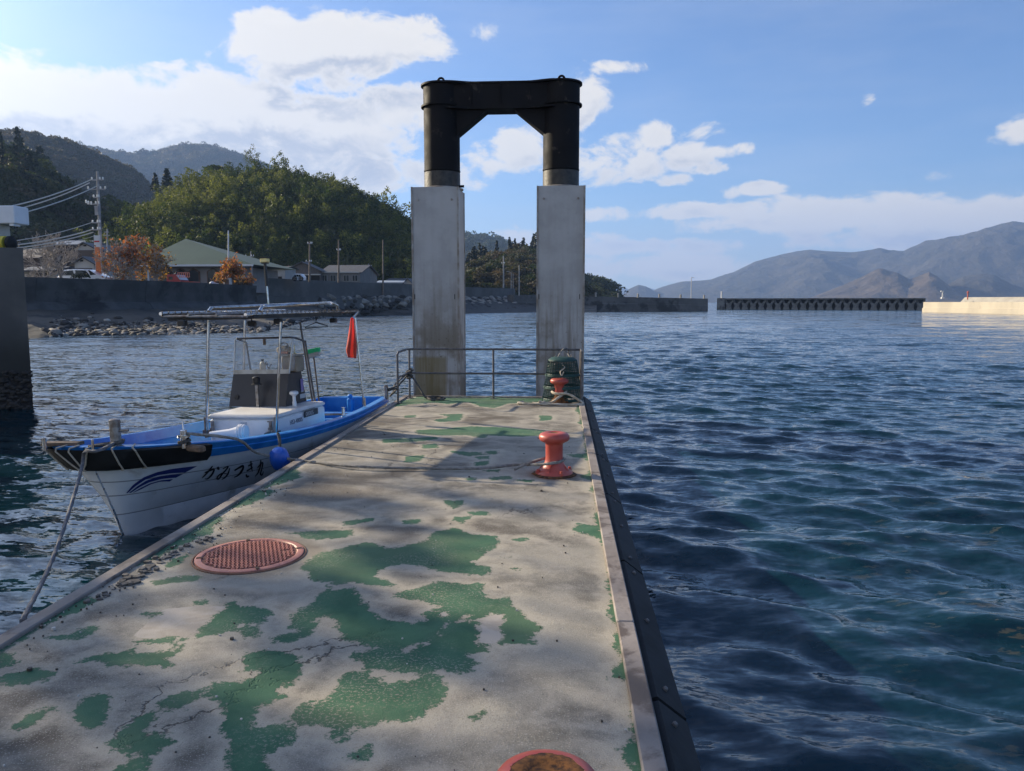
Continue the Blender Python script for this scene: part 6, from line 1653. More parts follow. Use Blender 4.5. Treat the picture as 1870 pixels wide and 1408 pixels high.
# air
hz = MB(); hz.box((0, 4200, 340), (16000, 9800, 684)); 
HZ = bpy.data.materials.new('thin_air'); HZ.use_nodes = True; HZ.node_tree.nodes.clear()
t = NT(HZ.node_tree); pv_ = t.node('ShaderNodeVolumePrincipled'); pv_.inputs['Color'].default_value = (.36, .56, 1.0, 1); pv_.inputs['Density'].default_value = HAZE_D; pv_.inputs['Anisotropy'].default_value = .2
om = t.node('ShaderNodeOutputMaterial'); t.link(pv_.outputs[0], om.inputs['Volume'])
ho = hz.build('haze', HZ); tag(ho, 'thin blue haze over the bay', kind='stuff')
# ------------------------------------------------------------------ village things
def P(px, py, y): return ony(px, py, y)
GZ = 3.3
def branches(rg, base, height, spread, depth=4, r0=.12, up=.75, n0=4):
    segs = []
    def grow(p, d, ln, r_, k):
        q = p + d * ln
        mid = (p + q) / 2 + Vector(rg.normal(0, .06 * ln, 3))
        segs.append(([p, mid, q], [r_, r_ * .85, r_ * .7], k))
        if k >= depth: return
        for _ in range(int(rg.integers(2, 4)) if k else n0):
            nd = (d * .9 + Vector(rg.normal(0, spread, 3)) + Vector((0, 0, up * .35))).normalized()
            grow(q if rg.random() < .7 else mid, nd, ln * rg.uniform(.62, .88), r_ * .66, k + 1)
    grow(Vector(base), Vector((0, 0, 1)), height * .30, r0, 0)
    return segs
def bare_tree(name, x, y, h, label, cat='tree', seed=1, leaves=None, dens=0, z=GZ, spread=.5, r0=.11, depth=4, low=0.0, n0=4, barkm=None, lsize=.14):
    rg_ = np.random.default_rng(seed); segs = branches(rg_, (0, 0, 0), h, spread, depth, r0, n0=n0)
    root = thing(name, (x, y, z), label, cat)
    a, b_ = MB(), MB(); tips = []
    for pts, rs, k in segs:
        (a if k == 0 else b_).tube(pts, [max(q, .018) for q in rs], 5 if k > 1 else 7, cap=False)
        if k >= 2: tips += [pts[1], pts[2]]
    a.build('trunk', barkm or BARK, root, smooth=True); b_.build('branches', barkm or BARK, root, smooth=True)
    if leaves:
        T = np.array([tuple(t_) for t_ in tips]); idx = rg_.integers(0, len(T), dens); C_ = T[idx] + rg_.normal(0, .17, (dens, 3))
        sel = C_[:, 2] > low; C_ = C_[sel]
        V, Fq = leafquads(rg_, C_, rg_.normal(size=C_.shape), lsize)
        mi = (rg_.random(len(C_)) + (C_[:, 2] / h - .5) * .8 < .32).astype(int)
        o = fast_mesh('crown', V, Fq, leaves, root, mi=mi); 
    return root
PBARK = mat('pale_grey_bark', (.36, .32, .28), (.22, .19, .17), 6, .9)
ORL = leaf_mat('orange_leaves', [(.40, .15, .07), (.30, .10, .05)], .4); YOL = leaf_mat('yellow_brown_leaves', [(.36, .20, .05), (.3, .15, .04)], .45)
p = P(112, 505, 62); bare_tree('bare_tree', p.x, 62, 5.0, 'bare pale cherry tree with spreading branches left of the white car', seed=4, spread=.62, barkm=PBARK, depth=6, r0=.12, n0=5)
p = P(80, 500, 66); bare_tree('bare_tree', p.x, 66, 5.0, 'bare leaning tree nearest the grey quay wall', seed=9, spread=.55, barkm=PBARK, depth=6, r0=.10, n0=5)
p = P(240, 512, 65.5); t1 = bare_tree('autumn_tree', p.x, 65.5, 4.9, 'wide orange leaved tree with bare upper twigs behind the sea wall', seed=12, leaves=[ORL, YOL], dens=1100, spread=.72, depth=6, r0=.12, barkm=PBARK, n0=7, low=.3, lsize=.12)
p = P(212, 512, 63.5); bare_tree('autumn_tree', p.x, 63.5, 3.5, 'left part orange shrub tree beside the tall utility pole', seed=15, leaves=[ORL, YOL], dens=520, spread=.7, depth=6, r0=.08, barkm=PBARK, n0=6, low=.2, lsize=.09)
p = P(284, 514, 67); bare_tree('autumn_tree', p.x, 67, 3.6, 'yellow brown leaved tree just left of the red truck', seed=18, leaves=[YOL, YOL], dens=800, spread=.7, depth=6, r0=.08, barkm=PBARK, n0=6, low=.2, lsize=.09)
p = P(424, 515, 81); bare_tree('autumn_tree', p.x, 81, 4.3, 'round orange tree in front of the green roofed hall', seed=23, leaves=[ORL, YOL], dens=2000, spread=.85, depth=6, r0=.15, n0=7, low=.9, lsize=.11)
def simple_tree(name, x, y, z, h, kind, label, cat='tree', seed=1, squash=1.0, lm=None):
    root = thing(name, (x, y, z), label, cat)
    m_ = MB(); m_.tube([(0, 0, 0), (.05 * h, 0, h * .3), (0, .03 * h, h * .6)], [.05 * h, .035 * h, .015 * h], 7); m_.build('trunk', BARK, root, smooth=True)
    src = make_proto('crown_src', kind, seed); me = src.data; bpy.data.objects.remove(src)
    me.transform(Matrix.Diagonal((h * .62, h * .62, h * .62 * squash, 1))); me.transform(Matrix.Translation((0, 0, h * (.22 if kind != 'conifer' else .05))))
    if lm: me.materials[0] = lm
    me.name = 'crown'; o = bpy.data.objects.new('crown', me); COL.objects.link(o); o.parent = root
    return root
p = P(147, 505, 60); simple_tree('dark_bush', p.x, 60, 3.6, 1.3, 'broad', 'dense dark green bush in front of the white car', 'bush', 5, .8, L_CONI)
# individual trees that stand out on the hills
def hill_tree(px, py_top, py_base, Y, kind, label, seed, w=1.0):
    a = P(px, py_top, Y); b_ = P(px, py_base, Y); h = a.z - b_.z
    r_ = simple_tree({'conifer': 'conifer_tree', 'broad': 'evergreen_tree', 'brown': 'leafless_tree', 'bamboo': 'bamboo_clump'}[kind], b_.x, Y, b_.z - .1 * h, h * 1.1, kind, label, 'bamboo' if kind == 'bamboo' else 'tree', seed); r_.scale = (w, w, 1)
hill_tree(405, 286, 330, 232, 'broad', 'round dark evergreen standing on the left shoulder of the bamboo hill', 3, 1.6)
hill_tree(284, 318, 345, 240, 'conifer', 'small pointed conifer left of the pair on the saddle', 5, 1.4)
hill_tree(306, 311, 345, 238, 'conifer', 'taller dark conifer right of the pair on the saddle', 6, 1.6)
hill_tree(115, 312, 340, 262, 'broad', 'single round olive tree standing on the dark left slope', 7, 1.2)
hill_tree(22, 246, 300, 262, 'broad', 'tall rounded dark evergreen at the top left of the picture', 8, 1.3)
hill_tree(58, 262, 310, 262, 'broad', 'dark evergreen right beside the tall rounded one at top left', 9, 1.2)
hill_tree(75, 272, 320, 264, 'conifer', 'small dark conifer below the two rounded evergreens at top left', 10, 1.6)
hill_tree(215, 372, 420, 195, 'bamboo', 'bright yellow green bamboo clump beside the utility pole', 11, 1.1)
hill_tree(262, 385, 425, 192, 'bamboo', 'pale green bamboo clump low on the left of the bamboo hill', 12, 1.3)
hill_tree(350, 325, 365, 215, 'brown', 'greyish leafless tree on the left slope of the bamboo hill', 13, 1.6)
hill_tree(167, 418, 460, 92, 'bamboo', 'small yellow bamboo beside the house left of the tall utility pole', 14, .8)
hill_tree(465, 270, 315, 240, 'bamboo', 'tallest feathery bamboo top on the crest of the hill', 15, .9)
# ---- poles
POLE = mat('concrete_pole', (.36, .35, .34), (.26, .25, .25), 2, .8); RUSTP = mat('brown_wood_pole', (.20, .155, .12), (.13, .10, .08), 3, .8)
INS = mat('white_insulator', (.75, .75, .72), rough=.3)
def pole(name, px, pt, pb, Y, r_, label, cat, m=POLE, arms=(), group=None, lean=0.0, ins=True):
    t_ = P(px, pt, Y); b_ = P(px + lean, pb, Y); zb__ = min(b_.z, 6)
    root = thing(name, (b_.x, Y, zb__), label, cat, group); H = t_.z - zb__; dx = t_.x - b_.x
    q = MB(); q.tube([(0, 0, 0), (dx, 0, H)], [r_, r_ * .62], 12); q.build('shaft', m, root, smooth=True)
    for (pya, l0, l1, kind) in arms:
        z = P(px, pya, Y).z - zb__; u = Y / F; xa = dx * z / H
        q = MB(); q.box((xa + (l0 + l1) / 2 * u, -.12, z), (abs(l1 - l0) * u, .09, .09)); arm = q.build('cross_arm', POLE, root)
        if ins:
            for s in (l0, (l0 + l1) * .5 + (l1 - l0) * .22, l1):
                q = MB(); q.lathe([(.05, 0), (.09, .05), (.05, .1), (.08, .15), (.03, .22), (.001, .22)], (xa + s * u * .96, -.12, z + .03), 8); q.build('insulator', INS, arm)
    return root
pu = pole('utility_pole', 178, 313, 512, 66, .17, 'tall pale concrete utility pole with many cross arms and wires', 'utility pole', arms=((329, -10, 12, 0), (346, -18, 16, 0), (373, -20, 2, 0), (361, -8, 2, 0), (407, -12, 2, 0), (420, -12, 2, 0)), lean=8)
# transformer-like fittings on that pole
uz = lambda py: P(178, py, 66).z - pu.location.z
ux = lambda px: P(px, 400, 66).x - pu.location.x
m_ = MB(); m_.box((ux(181), -.22, uz(385)), (.30, .26, .8)); m_.build('switch_box', POLE, pu)
for px, py in ((161, 369), (165, 371), (170, 372)):
    m_ = MB(); m_.lathe([(.05, 0), (.10, .06), (.05, .12), (.09, .18), (.02, .3), (.001, .3)], (ux(px), -.14, uz(py) - .1), 8); m_.build('insulator', INS, pu)
pole('utility_pole', 196, 418, 512, 80, .12, 'short pole with two crossarms just right of the tall utility pole', 'utility pole', arms=((430, -6, 6, 0), (424, -4, 4, 0)), ins=False)
pole('flag_pole', 417, 421, 512, 84, .10, 'pale flagpole rising above the right slope of the green roof', 'flagpole', mat('pale_pole_paint', (.62, .63, .65), rough=.4))
pole('utility_pole', 458, 459, 500, 120, .11, 'small distant pole with crossarms between the green roof and the boat lamp', 'utility pole', arms=((468, -9, 6, 0), (476, -4, 4, 0)))
pole('wooden_pole', 565.5, 441, 515, 106, .15, 'first of three tall poles in front of the warehouse, with small brackets at its top', 'pole', RUSTP, ((445, -3, 5, 0), (478, -6, 4, 0)))
pole('wooden_pole', 618.5, 438, 516, 112, .15, 'middle of three tall poles, in front of the warehouse windows', 'pole', RUSTP, ((457, -3, 4, 0),))
pole('wooden_pole', 699.5, 438, 545, 130, .16, 'right of three tall poles, standing against the high sea wall', 'pole', RUSTP)
pole('utility_pole', 673, 481, 517, 165, .22, 'thick distant utility pole with two cross arms right of the warehouse', 'utility pole', arms=((486, -6, 6, 0), (491, -7, 6, 0)))
pole('utility_pole', 749, 484, 520, 175, .16, 'distant utility pole partly hidden by the left gate pile', 'utility pole', arms=((490, -5, 5, 0),))
pole('wooden_pole', 919.5, 467, 526, 168, .19, 'tallest pole seen through the gate', 'pole', POLE, ((481, -3, 2, 0),))
pole('wooden_pole', 948, 484, 540, 166, .15, 'thin pole rightmost of those seen through the gate', 'pole', POLE)
lp2 = pole('street_lamp', 933.5, 498, 527, 170, .12, 'curved street lamp seen through the gate', 'street lamp', POLE)
m_ = MB(); H = P(933, 498, 170).z - lp2.location.z; m_.tube([(0, 0, H - .1), (-.15, 0, H + .1), (-.7, 0, H + .25)], .06, 6); m_.box((-.75, 0, H + .25), (.5, .2, .12)); m_.build('lamp_arm', POLE, lp2)
pole('sign_post', 937, 500, 527, 170, .09, 'thin grey post just right of the curved street lamp', 'post', POLE)
# wires
WIRE_W = mat('sheathed_wire', (.55, .52, .46), rough=.5); WIRE_D = mat('black_wire', (.03, .03, .03), rough=.5)
def wire(a, b_, sag, r_, m, label, wrap=False, group='wires from the tall utility pole'):
    A__, B__ = Vector(a), Vector(b_); pts = [A__.lerp(B__, k / 24) - Vector((0, 0, sag * 4 * (k / 24) * (1 - k / 24))) for k in range(25)]
    q = MB(); q.tube(pts, r_, 5); o = q.build('wire', m, None, smooth=True); tag(o, label, 'wire', group)
for i, (x0, y0, x1, y1) in enumerate(((166, 328, -60, 391), (163, 334, -56, 400), (176, 340, -50, 408))):
    wire(P(x0, y0, 65.9), P(x1, y1, 45), .35, .045, WIRE_W, ['upper', 'middle', 'lowest'][i] + ' of the three thick pale wires running left from the pole top to the quay')
for i, (x0, y0, x1, y1, r_) in enumerate(((168, 406, -40, 447, .032), (168, 419, -40, 452, .05), (170, 424, -40, 458, .045), (176, 430, -40, 460, .02))):
    wire(P(x0, y0, 65.9), P(x1, y1, 50), .3, r_, WIRE_W, ['highest lower cable, thin, sloping left behind the bare tree', 'upper thick beaded cable sloping left behind the bare tree', 'lower thick beaded cable sloping left behind the bare tree', 'thin lowest cable sloping left above the house roof'][i])
wire(P(20, 388, 66.1), P(176, 445, 110), .5, .014, WIRE_D, 'thin dark wire sagging over the dark hill foot', group='thin wires over the left hill')
# ---- buildings
def bmat(n, c, c2=None, **k): return mat(n, c, c2, **k)
WW = bmat('white_plaster', (.46, .45, .43), (.38, .37, .36), scale=.5, rough=.9); TILE = bmat('dark_roof_tile', (.055, .057, .065), (.035, .037, .043), scale=1, rough=.6)
def gable(name, px0, px1, py_eave, py_ridge, Y, depth, label, wallm, roofm, face='front', over=.5, zb__=GZ, over_e=.4):
    a, b_ = P(px0, py_eave, Y), P(px1, py_eave, Y); zr = P((px0 + px1) / 2, py_ridge, Y).z; x0, x1, ze = a.x, b_.x, a.z
    root = thing(name, ((x0 + x1) / 2, Y, zb__), label, 'building'); w_ = x1 - x0; he = ze - zb__; hr = zr - zb__
    q = MB()
    if face == 'front':   # gable end towards us
        q.add([(-w_/2,0,0),(w_/2,0,0),(w_/2,0,he),(0,0,hr),(-w_/2,0,he),(-w_/2,depth,0),(w_/2,depth,0),(w_/2,depth,he),(0,depth,hr),(-w_/2,depth,he)], [(0,1,2,3,4),(9,8,7,6,5),(1,6,7,2),(5,0,4,9)])
        q.build('wall', wallm, root)
        for s in (-1, 1):
            r_ = MB(); dx, dz = w_ / 2 + over_e, (hr - he) * (w_ / 2 + over_e) / (w_ / 2)
            r_.add([(0, -over, hr + .12), (s * dx, -over, hr - dz + .12), (s * dx, depth + over, hr - dz + .12), (0, depth + over, hr + .12), (0, -over, hr - .03), (s * dx, -over, hr - dz - .03), (s * dx, depth + over, hr - dz - .03), (0, depth + over, hr - .03)],
                   [(0,1,2,3),(7,6,5,4),(0,4,5,1),(1,5,6,2),(2,6,7,3),(3,7,4,0)]); r_.build('roof', roofm, root, fix=True)
    else:
        q.add([(-w_/2,0,0),(w_/2,0,0),(w_/2,0,he),(-w_/2,0,he),(-w_/2,depth,0),(w_/2,depth,0),(w_/2,depth,he),(-w_/2,depth,he),(-w_/2,depth/2,hr),(w_/2,depth/2,hr)], [(0,1,2,3),(7,6,5,4),(1,5,6,9,2),(4,0,3,8,7)])
        q.build('wall', wallm, root)
        for s in (0, 1):
            r_ = MB(); y0 = -over if s == 0 else depth + over; zz0 = he - (hr - he) * over / (depth / 2)
            r_.add([(-w_/2-over_e, y0, zz0 + .1), (w_/2+over_e, y0, zz0 + .1), (w_/2+over_e, depth/2, hr + .1), (-w_/2-over_e, depth/2, hr + .1), (-w_/2-over_e, y0, zz0 - .04), (w_/2+over_e, y0, zz0 - .04), (w_/2+over_e, depth/2, hr - .04), (-w_/2-over_e, depth/2, hr - .04)],
                   [(0,1,2,3),(7,6,5,4),(0,4,5,1),(1,5,6,2),(2,6,7,3),(3,7,4,0)]); r_.build('roof', roofm, root, fix=True)
    return root, lambda px, py: (P(px, py, Y).x - root.location.x, P(px, py, Y).z - zb__)
def rect(root, f, px0, py0, px1, py1, name, m, y=-.05, th=.08, frame=None):
    x0, z1 = f(px0, py0); x1, z0 = f(px1, py1)
    if frame:
        q = MB(); q.box(((x0 + x1) / 2, y, (z0 + z1) / 2), (abs(x1 - x0) + .16, th, abs(z1 - z0) + .16)); fr_ = q.build(name, frame, root)
        q = MB(); q.box(((x0 + x1) / 2, y - .03, (z0 + z1) / 2), (abs(x1 - x0), th, abs(z1 - z0))); q.build('pane', m, fr_)
        return fr_
    q = MB(); q.box(((x0 + x1) / 2, y, (z0 + z1) / 2), (abs(x1 - x0), th, abs(z1 - z0))); return q.build(name, m, root)
DKG = mat('dark_window_glass', (.02, .025, .03), rough=.15); BRW = mat('brown_plaster_wall', (.105, .085, .075), (.08, .065, .06), .6, .9); DKI = mat('dark_opening', (.015, .013, .012), rough=.9)
r_, f = gable('house', 133, 178, 456, 444, 86, 9, 'two storey house with white gable and dark tiles behind the bare tree', WW, TILE, over=.4)
rect(r_, f, 153, 447.5, 158, 450, 'vent', DKI); rect(r_, f, 134, 457, 177, 490, 'brown_wall_panel', BRW, -.08)
r_, f = gable('house', 136, 172, 481, 470, 80, 5, 'lower white gabled wing in front of the two storey house', WW, TILE, over=.4)
rect(r_, f, 147, 475, 152, 477.5, 'vent', DKI); rect(r_, f, 138, 490, 170, 512, 'wall_panel', BRW, -.08)
r_, f = gable('house', 92, 140, 447, 436, 96, 8, 'house with a long grey blue tiled roof behind the bare trees', BRW, mat('grey_blue_tile', (.10, .115, .14), (.07, .08, .1), 1, .5), face='side')
r_, f = gable('shed', 40, 98, 494, 487, 72, 4, 'low cream shed with a dark opening at the far left of the village', mat('cream_shed_wall', (.36, .33, .28), (.3, .27, .23), 1, .9), TILE, face='side'); rect(r_, f, 66, 499, 88, 512, 'door', DKI)
r_, f = gable('house', 20, 70, 470, 452, 90, 7, 'brown roofed house half hidden behind the bare tree twigs', BRW, mat('brown_tile', (.075, .055, .05), (.05, .04, .038), 1, .7), face='side')
# green roofed hall
Yh = 92; hall = thing('green_roof_hall', (P(350, 500, Yh).x, Yh, GZ), 'single storey hall with a big green hipped roof and hexagonal windows', 'building')
hx = lambda px: P(px, 484, Yh).x - hall.location.x; hz_ = lambda py: P(350, py, Yh).z - GZ
PINK = mat('pinkish_grey_wall', (.30, .27, .26), (.25, .23, .22), .8, .9); GRN = mat('green_sheet_roof', (.055, .095, .055), (.045, .08, .045), .3, .6, 0, .01, 8)
x0, x1 = hx(246), hx(468); ze, za_ = hz_(484), hz_(436); dp = 13.5; ap = P(339, 436, Yh + dp / 2 - 1); xa = ap.x - hall.location.x; za_ = ap.z - GZ
m_ = MB(); m_.add([(x0, -1, ze), (x1, -1, ze), (x1, dp + 1, ze), (x0, dp + 1, ze), (xa, dp / 2 - 1, za_)], [(0, 1, 4), (1, 2, 4), (2, 3, 4), (3, 0, 4), (3, 2, 1, 0)]); m_.build('roof', GRN, hall, fix=True)
m_ = MB(); m_.box(((x0 + x1) / 2, -1.05, ze - .09), (x1 - x0 + .1, .12, .24)); m_.build('eaves_gutter', WHM, hall)
m_ = MB(); m_.box(((x0 + x1) / 2 - .6, dp / 2, (ze - .15) / 2), (x1 - x0 - 3.2, dp - 1, ze - .2)); m_.build('wall', PINK, hall)
for k, px in enumerate((300, 327, 350, 386, 410)):
    xc = hx(px); w_ = .78; zt_ = hz_(488.5)
    m_ = MB(); quadprism(m_, [(xc - w_, 0.3), (xc + w_, .3), (xc + w_, zt_ - .5), (xc, zt_), (xc - w_, zt_ - .5)], .35, .47); wn = m_.build('window', mat('brown_window_frame', (.11, .055, .035), rough=.6) if k == 0 else bpy.data.materials['brown_window_frame'], hall, fix=True)
    m_ = MB(); quadprism(m_, [(xc - w_ + .14, 0.4), (xc + w_ - .14, .4), (xc + w_ - .14, zt_ - .6), (xc, zt_ - .18), (xc - w_ + .14, zt_ - .6)], .32, .36); m_.build('pane', DKG, wn, fix=True)
for px in (452, 466):
    m_ = MB(); m_.box((hx(px) - .2, -.6, ze / 2 - .1), (.18, .18, ze - .2)); m_.build('porch_post', PINK, hall)
# white shed, warehouse, far roofs
r_, f = gable('long_shed', 459, 520, 490, 486, 118, 5, 'long low white shed with a dark flat roof right of the green hall', mat('dull_white_sheet', (.34, .34, .335), (.29, .29, .29), 1, .8), mat('dark_sheet_roof', (.035, .04, .038), rough=.7), face='side')
rect(r_, f, 462, 503, 499, 512, 'door', DKI); rect(r_, f, 504, 505, 515, 512, 'window', DKI)
Yw = 126
r_, f = gable('warehouse', 519, 586, 495, 479, Yw, 3, 'weathered grey warehouse gable with an open dark bay', mat('weathered_boards', (.13, .115, .11), (.09, .08, .078), 2, .9, stretch=(6, 6, .6)), mat('grey_slate_roof', (.07, .07, .075), (.05, .05, .055), 2, .7))
rect(r_, f, 527, 484, 529, 520, 'red_downpipe', mat('red_pipe', (.22, .05, .04), rough=.6), -.12); rect(r_, f, 556, 503, 584, 520, 'bay_door', DKI); rect(r_, f, 554, 500.5, 586, 502.5, 'bay_awning', WW, -.3, .5)
r_, f = gable('warehouse', 586, 657, 498, 482, Yw + 1, 12, 'long grey warehouse wing with five windows', mat('grey_mortar_wall', (.19, .185, .18), (.15, .145, .14), 1, .9), bpy.data.materials['grey_slate_roof'], face='side', over=.3)
for px in (592, 608, 632, 648):
    w = rect(r_, f, px - 4, 503, px + 5, 513, 'window', DKG, -.03, .08, mat('grey_sash', (.28, .28, .28), rough=.7) if px == 592 else bpy.data.materials['grey_sash'])
    x0, z1 = f(px - 4, 503); x1, z0 = f(px + 5, 513)
    q = MB(); q.box(((x0 + x1) / 2, -.12, (z0 + z1) / 2), (.07, .03, z1 - z0)); q.build('mullion', bpy.data.materials['grey_sash'], w)
rect(r_, f, 586, 496.5, 657, 498.5, 'eaves_board', WW, -.35, .1); rect(r_, f, 619, 500, 621, 520, 'downpipe', TILE, -.1)
r_, f = gable('far_house', 688, 738, 516, 512, 150, 8, 'low blue and white roof just above the high sea wall', mat('pale_blue_wall', (.25, .32, .42), rough=.8), mat('blue_grey_roof', (.28, .33, .4), rough=.6), face='side', zb__=4)
r_, f = gable('far_house', 738, 752, 517, 509, 150, 8, 'small white gable beside the left gate pile', WW, TILE, zb__=4)
r_, f = gable('far_house', 706, 742, 514, 508, 158, 8, 'dark roofed house behind the low blue roof', TILE, TILE, face='side', zb__=4)
# banner sign
bn_ = thing('banner_sign', (P(180, 505, 66).x, 65, GZ), 'tall narrow white and orange banner sign beside the utility pole', 'sign')
bx0, bx1 = P(174.5, 470, 65).x - bn_.location.x, P(184, 470, 65).x - bn_.location.x; bz = lambda py: P(180, py, 65).z - GZ
m_ = MB(); m_.box(((bx0 + bx1) / 2, 0, (bz(430) + bz(451)) / 2), (bx1 - bx0, .12, bz(430) - bz(451))); m_.build('white_panel', WHM, bn_)
m_ = MB(); m_.box(((bx0 + bx1) / 2, 0, (bz(451) + bz(500)) / 2 - .01), (bx1 - bx0, .11, bz(451) - bz(500) - .02)); m_.build('orange_panel', mat('orange_sign_paint', (.62, .17, .05), rough=.5), bn_)
m_ = MB(); m_.box(((bx0 + bx1) / 2, -.07, bz(441)), (bx1 - bx0, .01, .12)); m_.build('red_line', mat('red_sign_line', (.5, .03, .03)), bn_)
for s in (bx0, bx1):
    m_ = MB(); m_.tube([(s, 0, 0), (s, 0, bz(429))], .05, 6); m_.build('sign_post', WHM, bn_)
# vehicles
GLC = mat('car_glass', (.015, .02, .025), rough=.08); TYR = mat('tyre', (.012, .012, .012), rough=.8)
def car(name, px0, px1, pt, pb, Y, prof, cabin, m, label, cat, width=1.6, flip=False):
    """prof/cabin: (u along the length 0..1, v height 0..1)"""
    x0, x1 = P(px0, pb, Y).x, P(px1, pb, Y).x; z0, z1 = P(px0, pb, Y).z, P(px0, pt, Y).z; L_, H = x1 - x0, z1 - z0
    root = thing(name, (x0, Y, z0), label, cat)
    pt_ = [(u * L_, v * H) for u, v in prof]; q = MB(); n_ = len(pt_)
    vs = []
    for y, k in ((0, .93), (.12, 1), (width - .12, 1), (width, .93)):
        cx_, cz_ = L_ / 2, H * .4
        vs += [(cx_ + (x - cx_) * k, y, cz_ + (z - cz_) * k) for x, z in pt_]
    q.add(vs, [tuple(range(n_)), tuple(range(4 * n_ - 1, 3 * n_ - 1, -1))] + [(r0 * n_ + i, (r0 + 1) * n_ + i, (r0 + 1) * n_ + (i + 1) % n_, r0 * n_ + (i + 1) % n_) for r0 in range(3) for i in range(n_)])
    q.build('body', m, root, smooth=True, fix=True)
    for win in cabin:
        q = MB(); quadprism(q, [(u * L_, v * H) for u, v in win], -.012, .03); q.build('window', GLC, root, fix=True)
    for u in (.18, .80):
        q = MB(); q.lathe([(.12, -.1), (.33, -.1), (.34, .1), (.12, .1)], (u * L_, .1, .30), 18, M=Matrix.Rotation(R(90), 3, 'X')); w_ = q.build('wheel', TYR, root, smooth=True)
        q = MB(); q.lathe([(.001, .1), (.2, .1), (.2, .12), (.001, .12)], (u * L_, .1, .30), 12, M=Matrix.Rotation(R(90), 3, 'X')); q.build('rim', STEELD, w_)
    return root
CARW = mat('white_car_paint', (.70, .71, .74), rough=.22, coat=.6)
car('parked_car', 104, 197, 491.5, 522, 64, [(0, .2), (0, .55), (.04, .62), (.10, .93), (.30, 1), (.62, .98), (.80, .68), (.97, .52), (1, .35), (1, .15)], [[(.13, .62), (.16, .88), (.33, .92), (.36, .62)], [(.38, .62), (.38, .93), (.58, .92), (.66, .62)], [(.67, .63), (.63, .93), (.665, .92), (.78, .67)]], CARW, 'white car parked left of the tall utility pole, partly behind the dark bush', 'car')
tr_ = car('small_truck', 535, 553, 500, 513, 104, [(0, .1), (0, .7), (.1, 1), (.8, 1), (1, .6), (1, .1)], [], CARW, 'small white truck seen rear on above the high sea wall', 'truck')
m_ = MB(); Lt = P(553, 505, 104).x - P(535, 505, 104).x; m_.box((Lt * .48, -.02, .72), (Lt * .6, .05, .28)); m_.build('rear_window', GLC, tr_)
m_ = MB(); m_.box((Lt * .35, -.05, .72), (.05, .04, .26)); m_.box((Lt * .62, -.05, .72), (.05, .04, .26)); m_.build('guard_bars', WHM, tr_)['kind'] = 'stuff'
# red fire truck
ft = thing('fire_truck', (P(306, 518, 73).x, 73, GZ), 'dark red fire truck with ladder rack behind the sea wall', 'fire truck')
fx = lambda px: P(px, 505, 73).x - ft.location.x; fz = lambda py: P(320, py, 73).z - GZ
REDP = mat('red_vehicle_paint', (.30, .02, .03), (.26, .02, .03), 2, .3)
m_ = MB(); quadprism(m_, [(fx(304), 0.2), (fx(304), fz(501)), (fx(322), fz(501)), (fx(329), fz(512)), (fx(329), .2)], 0, 1.7); m_.build('cab', REDP, ft, fix=True)
m_ = MB(); m_.box(((fx(308) + fx(315)) / 2, -.01, fz(508)), (fx(315) - fx(308), .03, .3)); m_.build('window', GLC, ft)
m_ = MB(); quadprism(m_, [(fx(321.5), fz(502)), (fx(323), fz(502)), (fx(329.5), fz(511)), (fx(328), fz(511))], -.02, 1.6); m_.build('windscreen', mat('pale_reflecting_glass', (.35, .4, .45), rough=.1), ft, fix=True)
m_ = MB(); m_.box((fx(330) + .6, .9, fz(513) / 2), (1.0, 1.5, fz(513) - .1)); m_.build('pump_body', mat('faded_red_panel', (.42, .10, .07), rough=.5), ft)
for k in range(7):
    x = fx(324) + (fx(345) - fx(324)) * k / 6
    m_ = MB(); m_.box((x, .1, (fz(498) + fz(506)) / 2), (.06, .05, fz(498) - fz(506))); m_.build('rack_bar', mat('pinkish_rack_paint', (.55, .2, .15)) if k == 0 else bpy.data.materials['pinkish_rack_paint'], ft)
for py in (498, 506):
    m_ = MB(); m_.box(((fx(324) + fx(345)) / 2, .1, fz(py)), (fx(345) - fx(324), .06, .07)); m_.build('rack_rail', bpy.data.materials['pinkish_rack_paint'], ft)
m_ = MB(); m_.lathe([(.2, 0), (.26, .05), (.1, .15), (.14, .25), (.001, .3)], (fx(318), .5, fz(501)), 12); m_.build('roof_siren', BLKP, ft)
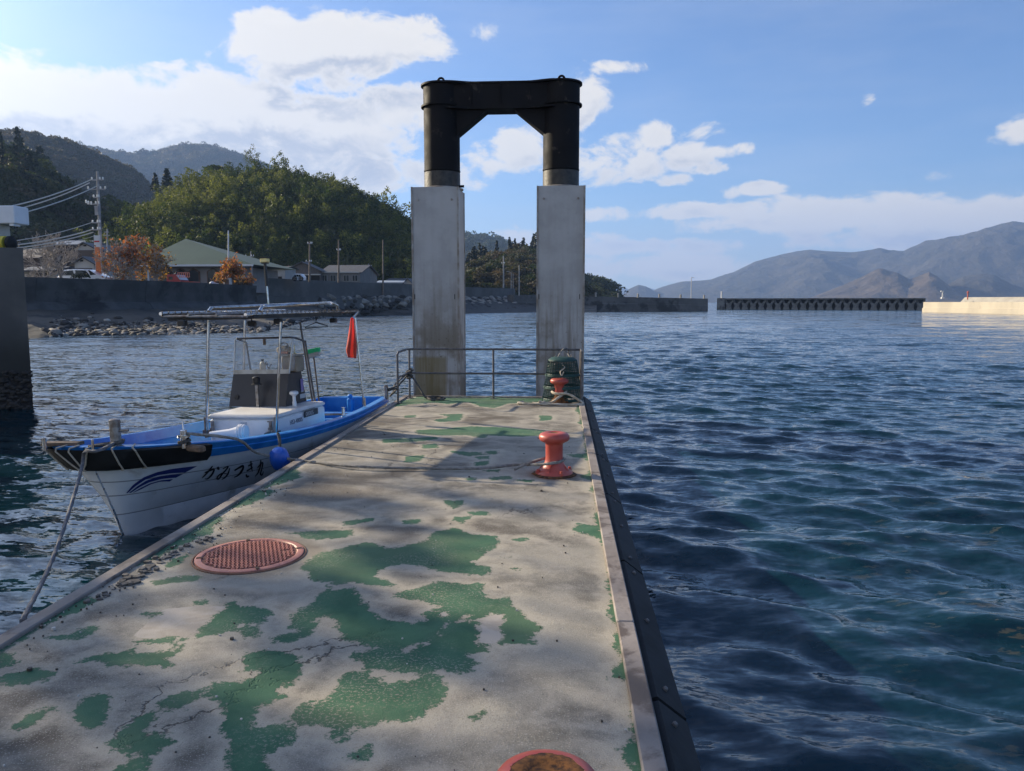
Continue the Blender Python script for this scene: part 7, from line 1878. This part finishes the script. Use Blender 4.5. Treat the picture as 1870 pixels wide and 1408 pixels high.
# things by the round tree
m_ = MB(); q = P(394, 515, 80)
for dx, s, h in ((-.35, .42, 1.0), (.12, .36, .8), (.35, .34, .62)): m_.lathe([(s * .9, 0), (s, .2), (s * .95, h * .7), (s * .6, h * .92), (s * .2, h), (.001, h)], (q.x + dx, 80, GZ), 12)
tag(m_.build('wrapped_sacks', mat('pale_blue_tarp', (.45, .50, .62), rough=.6), None, smooth=True), 'pale blue wrapped sacks standing beside the trunk of the round orange tree', 'sacks')
ac = thing('white_cabinet', (P(414, 515, 80).x, 80, GZ), 'white framed cabinet with dark grille right of the round orange tree', 'cabinet')
w_ = 13 / F * 80; zt_ = P(414, 507.5, 80).z - GZ
m_ = MB(); m_.box((0, .3, zt_ / 2), (w_, .5, zt_), bev=.04); m_.build('case', WHM, ac)
m_ = MB(); m_.box((0, .04, zt_ / 2 + .05), (w_ * .6, .03, zt_ * .68)); m_.build('grille', mat('brown_grille', (.16, .11, .09)), ac)
m_ = MB(); q = P(271, 514, 66); m_.tube([(q.x, 66, 3.3), (q.x, 66, P(270, 494, 66).z)], [.10, .07], 8); tag(m_.build('white_post', WHM, None), 'short white post among the orange trees', 'post')
m_ = MB(); q0 = P(420, 512, 84); q1 = P(461, 512, 84); m_.box(((q0.x + q1.x) / 2, 84, 4.0), (q1.x - q0.x, .3, 1.5)); tag(m_.build('dark_block_wall', TILE, None), 'low dark wall between the round orange tree and the high sea wall', 'wall')
# ---- unseen trees added on the left quay to cast dappled shade over the deck

QLEAF = leaf_mat('quay_tree_leaves', [(.05, .06, .02), (.10, .07, .03)], .3)
QT = [(-20.0, 10.6, 8.8, 41, 190), (-24.5, 14.5, 9.8, 42, 230), (-17.0, 7.4, 6.2, 43, 130), (-21.5, 12.6, 8.2, 47, 190), (-19.0, 8.6, 8.0, 48, 170)]
for i, (x, y, h, sd_, dn_) in enumerate(QT):
    bare_tree('quay_shade_tree', x, y, h, ['unseen half bare tree added on the quay nearest the water', 'tallest of the unseen added trees, half bare, at the back of the quay', 'small unseen autumn tree added at the near end of the quay', 'unseen half bare tree added in the middle of the quay row', 'leaning unseen half bare tree added second from the near end of the quay'][i], seed=sd_, leaves=[QLEAF, QLEAF], dens=dn_, z=QZ - .02, spread=.6, depth=5, r0=.12, n0=4, lsize=.24)
